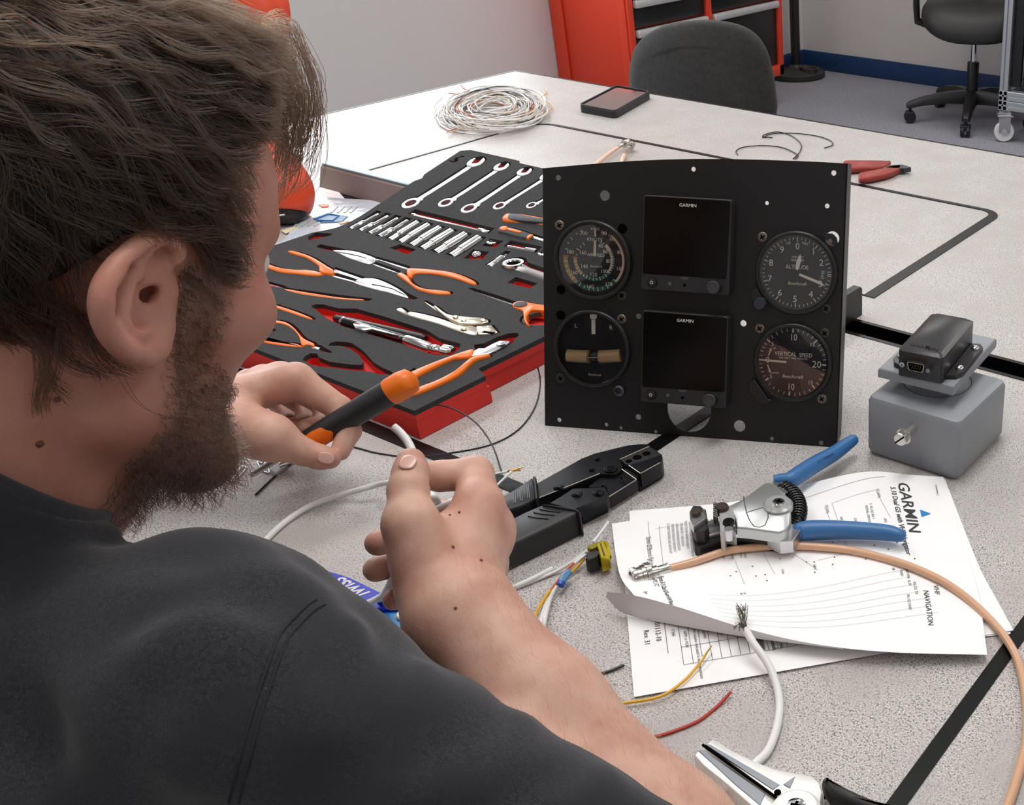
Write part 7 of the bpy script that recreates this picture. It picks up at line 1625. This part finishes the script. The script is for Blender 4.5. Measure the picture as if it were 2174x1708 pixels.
def grow(roots, length, k, lift, wave, seed, gravity=1.0):
    G = np.random.default_rng(seed); P = hl(roots).copy(); n = len(P); out = [P.copy()]; ph = 40 * P[:, 0] + 55 * P[:, 2] + 50 * P[:, 1] + G.normal(0, .35, n); am = wave * G.uniform(.6, 1.4, n); fr = G.uniform(.75, 1.1, n)
    hd = lambda Q_: head_sdf(HC + Q_ @ HM.T)
    def nrm(Q_):
        g = np.stack([hd(Q_ + np.eye(3)[a] * .002) - hd(Q_ - np.eye(3)[a] * .002) for a in range(3)], 1); return g / (np.linalg.norm(g, axis=1, keepdims=True) + 1e-9)
    v = None; top0 = np.clip((P[:, 2] - .080) / .02, 0, 1)
    for i in range(1, k):
        t = i / (k - 1); N_ = nrm(P); f = flow(P); free = (np.clip((P[:, 0] - .070) / .02, 0, 1) * top0)[:, None]
        f = f - N_ * (f * N_).sum(1, keepdims=True) * (1 - free)
        dn = V((-.36, 0, -.94)); f = f * (1 - free) + (V((.45, 0, .1)) * np.clip(1 - (P[:, 0:1] - .09) / .035, -0.5, 1) + dn * np.clip((P[:, 0:1] - .085) / .03, 0, 1.4)) * free
        f /= np.linalg.norm(f, axis=1, keepdims=True) + 1e-9; sd = np.cross(f, N_)
        w_ = (am * np.cos(ph + fr * t * 9.5))[:, None]; dv = f + sd * w_ + V((0, 0, .0))
        dv = dv if v is None else .55 * v + .45 * dv; dv /= np.linalg.norm(dv, axis=1, keepdims=True); v = dv
        P = P + dv * (length / (k - 1))[:, None]; d = hd(P); tgt = lift[:, None] * (t ** .6) + .004
        P = P + N_ * np.clip((tgt[:, 0] - d), -.0018, .006)[:, None] * (1 - .85 * free); out.append(P.copy())
    return HC + np.stack(out, 1) @ HM.T
sv = CV[scal]; NG = 2100; wq = 1 + 1.6 * tfront(hl(sv)); pick = RNG.choice(len(sv), NG, replace=True, p=wq / wq.sum()); gr = sv[pick] + RNG.normal(0, .001, (NG, 3))
gl = hl(gr); tf = tfront(gl); tmp_ = np.clip((gl[:, 0] - .018) / .02, 0, 1) * np.clip((.088 - gl[:, 2]) / .02, 0, 1); nap = np.clip((.0 - gl[:, 2]) / .03, 0, 1) * (gl[:, 0] < 0)
glen = RNG.uniform(.060, .095, NG) * (1 - .55 * tmp_) * (1 - .7 * nap) * (1 - .5 * tf * np.clip((gl[:, 0] - .02) / .05, 0, 1))
glift = RNG.uniform(.007, .020, NG) * (1 - .75 * tmp_) * (1 - .6 * nap) + tf * RNG.uniform(.004, .030, NG)
GS = grow(gr, glen, 16, glift, 1.0, 3); gq = hl(GS.reshape(-1, 3)).reshape(GS.shape)
al = np.abs(gq[..., 1]); bad = ((gq[..., 0] > .026) & (gq[..., 2] < .010)) | (gq[..., 2] < -.062) | (gq[..., 0] + .9 * np.maximum(al, .02) > np.where(gq[..., 2] < .088, .113, .121)) | ((gq[..., 1] < -.084) & (np.abs(gq[..., 0] + .008) < .036) & (gq[..., 2] < .030) & (gq[..., 2] > -.04))
fb_ = np.where(bad.any(1), bad.argmax(1), GS.shape[1]); keep = fb_ > 4; GS, fb_ = GS[keep], fb_[keep]
for i in np.nonzero(fb_ < GS.shape[1])[0]:      # trim a lock where it would hang over the face or the ear
    t = np.linspace(0, fb_[i] - 1, GS.shape[1]); q = GS[i].copy(); GS[i] = np.stack([np.interp(t, np.arange(len(q)), q[:, a]) for a in range(3)], 1)
def clump(GS, per, spread, tip, seed):
    G = np.random.default_rng(seed); n, k = GS.shape[:2]; o = G.normal(0, spread, (n, per, 1, 3)); t = np.linspace(0, 1, k)[None, None, :, None]; w = G.normal(0, tip, (n, per, 1, 3))
    j = np.sin(t * G.uniform(4, 9, (n, per, 1, 1)) + G.uniform(0, 6, (n, per, 1, 1))) * G.normal(0, .0010, (n, per, 1, 3))
    return (GS[:, None] + o * (1 - .55 * t) + w * t ** 2 + j * t).reshape(n * per, k, 3)
M_hair = hair_mat('hair_brown', (30, 19, 11), .24)
HS = clump(GS, 15, .0024, .0012, 5); ed = fnb(ear_sdf, HS.reshape(-1, 3)).reshape(HS.shape[:2]).min(1); HS = HS[ed > .0008]
# loose curls of the fringe, falling forward past the forehead
FG = []; G5 = np.random.default_rng(21)
for k in range(52):
    x0, y0 = G5.uniform(470, 575), G5.uniform(40, 190); ex = G5.uniform(20, 115) * (1 if k % 3 else .6); dp = G5.uniform(.60, .68); dx = G5.normal(0, .012)
    c = [(x0, y0, dp), (x0 + ex * .55, y0 + G5.uniform(-25, 20), dp + .004), (560 + ex * .9, y0 + G5.uniform(50, 100), dp + .008), (570 + ex, y0 + G5.uniform(120, 190), dp + .010), (560 + ex * G5.uniform(.6, 1.05), y0 + G5.uniform(200, 270), dp + .012)]
    if k % 2: c.append((c[-1][0] - G5.uniform(15, 70), c[-1][1] + G5.uniform(10, 60), dp + .012))
    q = np.array(cat_rom([D(*p) for p in c], 6)); L9 = np.r_[0, np.cumsum(np.linalg.norm(np.diff(q, axis=0), axis=1))]; FG.append(np.stack([np.interp(np.linspace(0, L9[-1], 16), L9, q[:, i]) for i in range(3)], 1))
HS = np.concatenate([HS, clump(np.array(FG), 6, .0020, .0024, 9)])
strands('hair_strands', HS, .00017, M_hair, hcap, .5)
# beard
M_beard = hair_mat('beard_brown', (30, 21, 15), .35)
bv = CV[(beard > .35) & isH]; bn = None; pk = RNG.choice(len(bv), 5200); br = bv[pk]; bN = grad(head_sdf, br, .002); bl = hl(br)
ln = RNG.uniform(.003, .006, len(br)) + .008 * np.clip((-bl[:, 2] - .06) / .05, 0, 1)
dirn = bN * .8 + (HM @ V((.25, 0, -.9)))[None] * .8 + RNG.normal(0, .35, br.shape); dirn /= np.linalg.norm(dirn, axis=1, keepdims=True)
t = np.linspace(0, 1, 6)[None, :, None]; cu = RNG.normal(0, 1, br.shape); cu -= dirn * (cu * dirn).sum(1, keepdims=True); cu /= np.linalg.norm(cu, axis=1, keepdims=True); c2 = np.cross(dirn, cu)
BS = br[:, None] + dirn[:, None] * ln[:, None, None] * t + (cu[:, None] * np.sin(t * 5) + c2[:, None] * (1 - np.cos(t * 5))) * (ln * .16)[:, None, None]
strands('beard_strands', BS, .00011, M_beard, bo, .5)
# fine hair of the forearms
fa = []
for E_, W_ in ((ER, WR), (EL, WL)):
    ax = W_ - E_; s = ((CV - E_) @ ax) / (ax @ ax); r_ = np.linalg.norm(CV - E_ - s[:, None] * ax, axis=1); fa.append(np.nonzero((s > .12) & (s < 1.08) & (r_ < .06))[0])
for k, (ii, E_, W_) in enumerate(zip(fa, (ER, EL), (WR, WL))):
    if len(ii) < 10: continue
    r = CV[RNG.choice(ii, 1500 if k == 0 else 300)]; n = grad(body, r, .002); ax = (W_ - E_) / np.linalg.norm(W_ - E_); dv = ax * .8 + n * .45 + V((0, .1, -.25)) + RNG.normal(0, .22, r.shape); dv /= np.linalg.norm(dv, axis=1, keepdims=True)
    l_ = RNG.uniform(.006, .014, len(r)); S = r[:, None] + dv[:, None] * l_[:, None, None] * np.linspace(0, 1, 5)[None, :, None] - n[:, None] * (l_ * .18)[:, None, None] * (np.linspace(0, 1, 5) ** 2)[None, :, None]
    strands('arm_hair', S, .000045, hair_mat('arm_hair_brown', (96, 66, 44)), bo, .4)
# ------------------------------------------------------------------ what the hands hold
ht = thing('held_tool', D(650, 938, .945), 'black handled tool with orange end and inlay held in the left hand', 'hand tool')
h0, h1 = D(628, 952, .950), D(878, 803, .955); hd_ = (h1 - h0); HL_ = np.linalg.norm(hd_); hd_ /= HL_
b = MB(); pr = [(.000, .0), (.006, .0), (.0085, .02), (.0100, .06), (.0108, .3), (.0116, .6), (.0118, .80)]
b.lathe([(r, s * HL_) for r, s in pr], h0, hd_, 24, False, True); b.obj('handle', M_grip, ht, smooth=60)
b = MB(); b.lathe([(.0119, .795 * HL_), (.0126, .82 * HL_), (.0126, .92 * HL_), (.0112, .98 * HL_), (.006, 1.01 * HL_), (.0003, 1.015 * HL_)], h0, hd_, 24, True, True); b.obj('orange_end', M_or, ht, smooth=60)
tc_ = CAM - (h0 + h1) / 2; tc_ -= hd_ * (tc_ @ hd_); tc_ /= np.linalg.norm(tc_); s_ = np.cross(hd_, tc_)
b = MB(); R = []
for s, w_ in ((.04, .3), (.08, .8), (.2, .9), (.27, .8), (.32, .1)): R.append([h0 + hd_ * s * HL_ + (tc_ * math.cos(a) + s_ * math.sin(a)) * .0113 for a in np.linspace(-w_, w_, 9) + .35] + [h0 + hd_ * s * HL_ + (tc_ * math.cos(a) + s_ * math.sin(a)) * .009 for a in np.linspace(w_, -w_, 9) + .35])
b.rings(R); b.obj('orange_inlay', M_or, ht, smooth=50)
b = MB(); b.tube([h0 + hd_ * .01, h0 - hd_ * .045], [.003, .0024], 10); b.obj('tool_shaft', M_sat, ht)
# white cable through the right hand
wc = thing('white_cable', T(700, 1060), 'white cable gripped by the right hand, its cut end pointing up', 'cable')
P = [D(835, 905, .690), D(850, 918, .690), D(866, 938, .688), D(877, 962, .684), D(884, 990, .682), D(892, 1020, .680), D(905, 1045, .690), D(885, 1120, .712), D(860, 1180, .725), D(838, 1222, .735), D(815, 1262, .80), D(795, 1288, .85), D(770, 1320, .86)]
b = MB(); b.tube(cat_rom(P, 7), .0026, 12); b.obj('cable_end', M_wwhite, wc, smooth=60)
P = [T(540, 1180, .003), T(556, 1155, .003), T(600, 1112, .003), T(650, 1078, .004), T(700, 1058, .006), T(760, 1040, .012), T(832, 1024, .03), D(905, 1045, .74), D(930, 1075, .72), D(900, 1092, .715)]
b = MB(); b.tube(cat_rom(P, 7), .0026, 12); b.obj('cable_loop', M_wwhite, wc, smooth=60)
P = [D(905, 1092, .715), D(930, 1080, .715), D(965, 1062, .73), D(1000, 1045, .75), T(1050, 1030, .03)]
b = MB(); b.tube(cat_rom(P, 6), .0026, 12); b.obj('cable_tail', M_wwhite, wc, smooth=60)
b = MB(); b.tube(cat_rom([D(838, 1222, .735), D(820, 1258, .80), T(770, 1285, .02), T(730, 1300, .004)], 6), .0026, 12); b.obj('cable_branch', M_wwhite, wc, smooth=60)
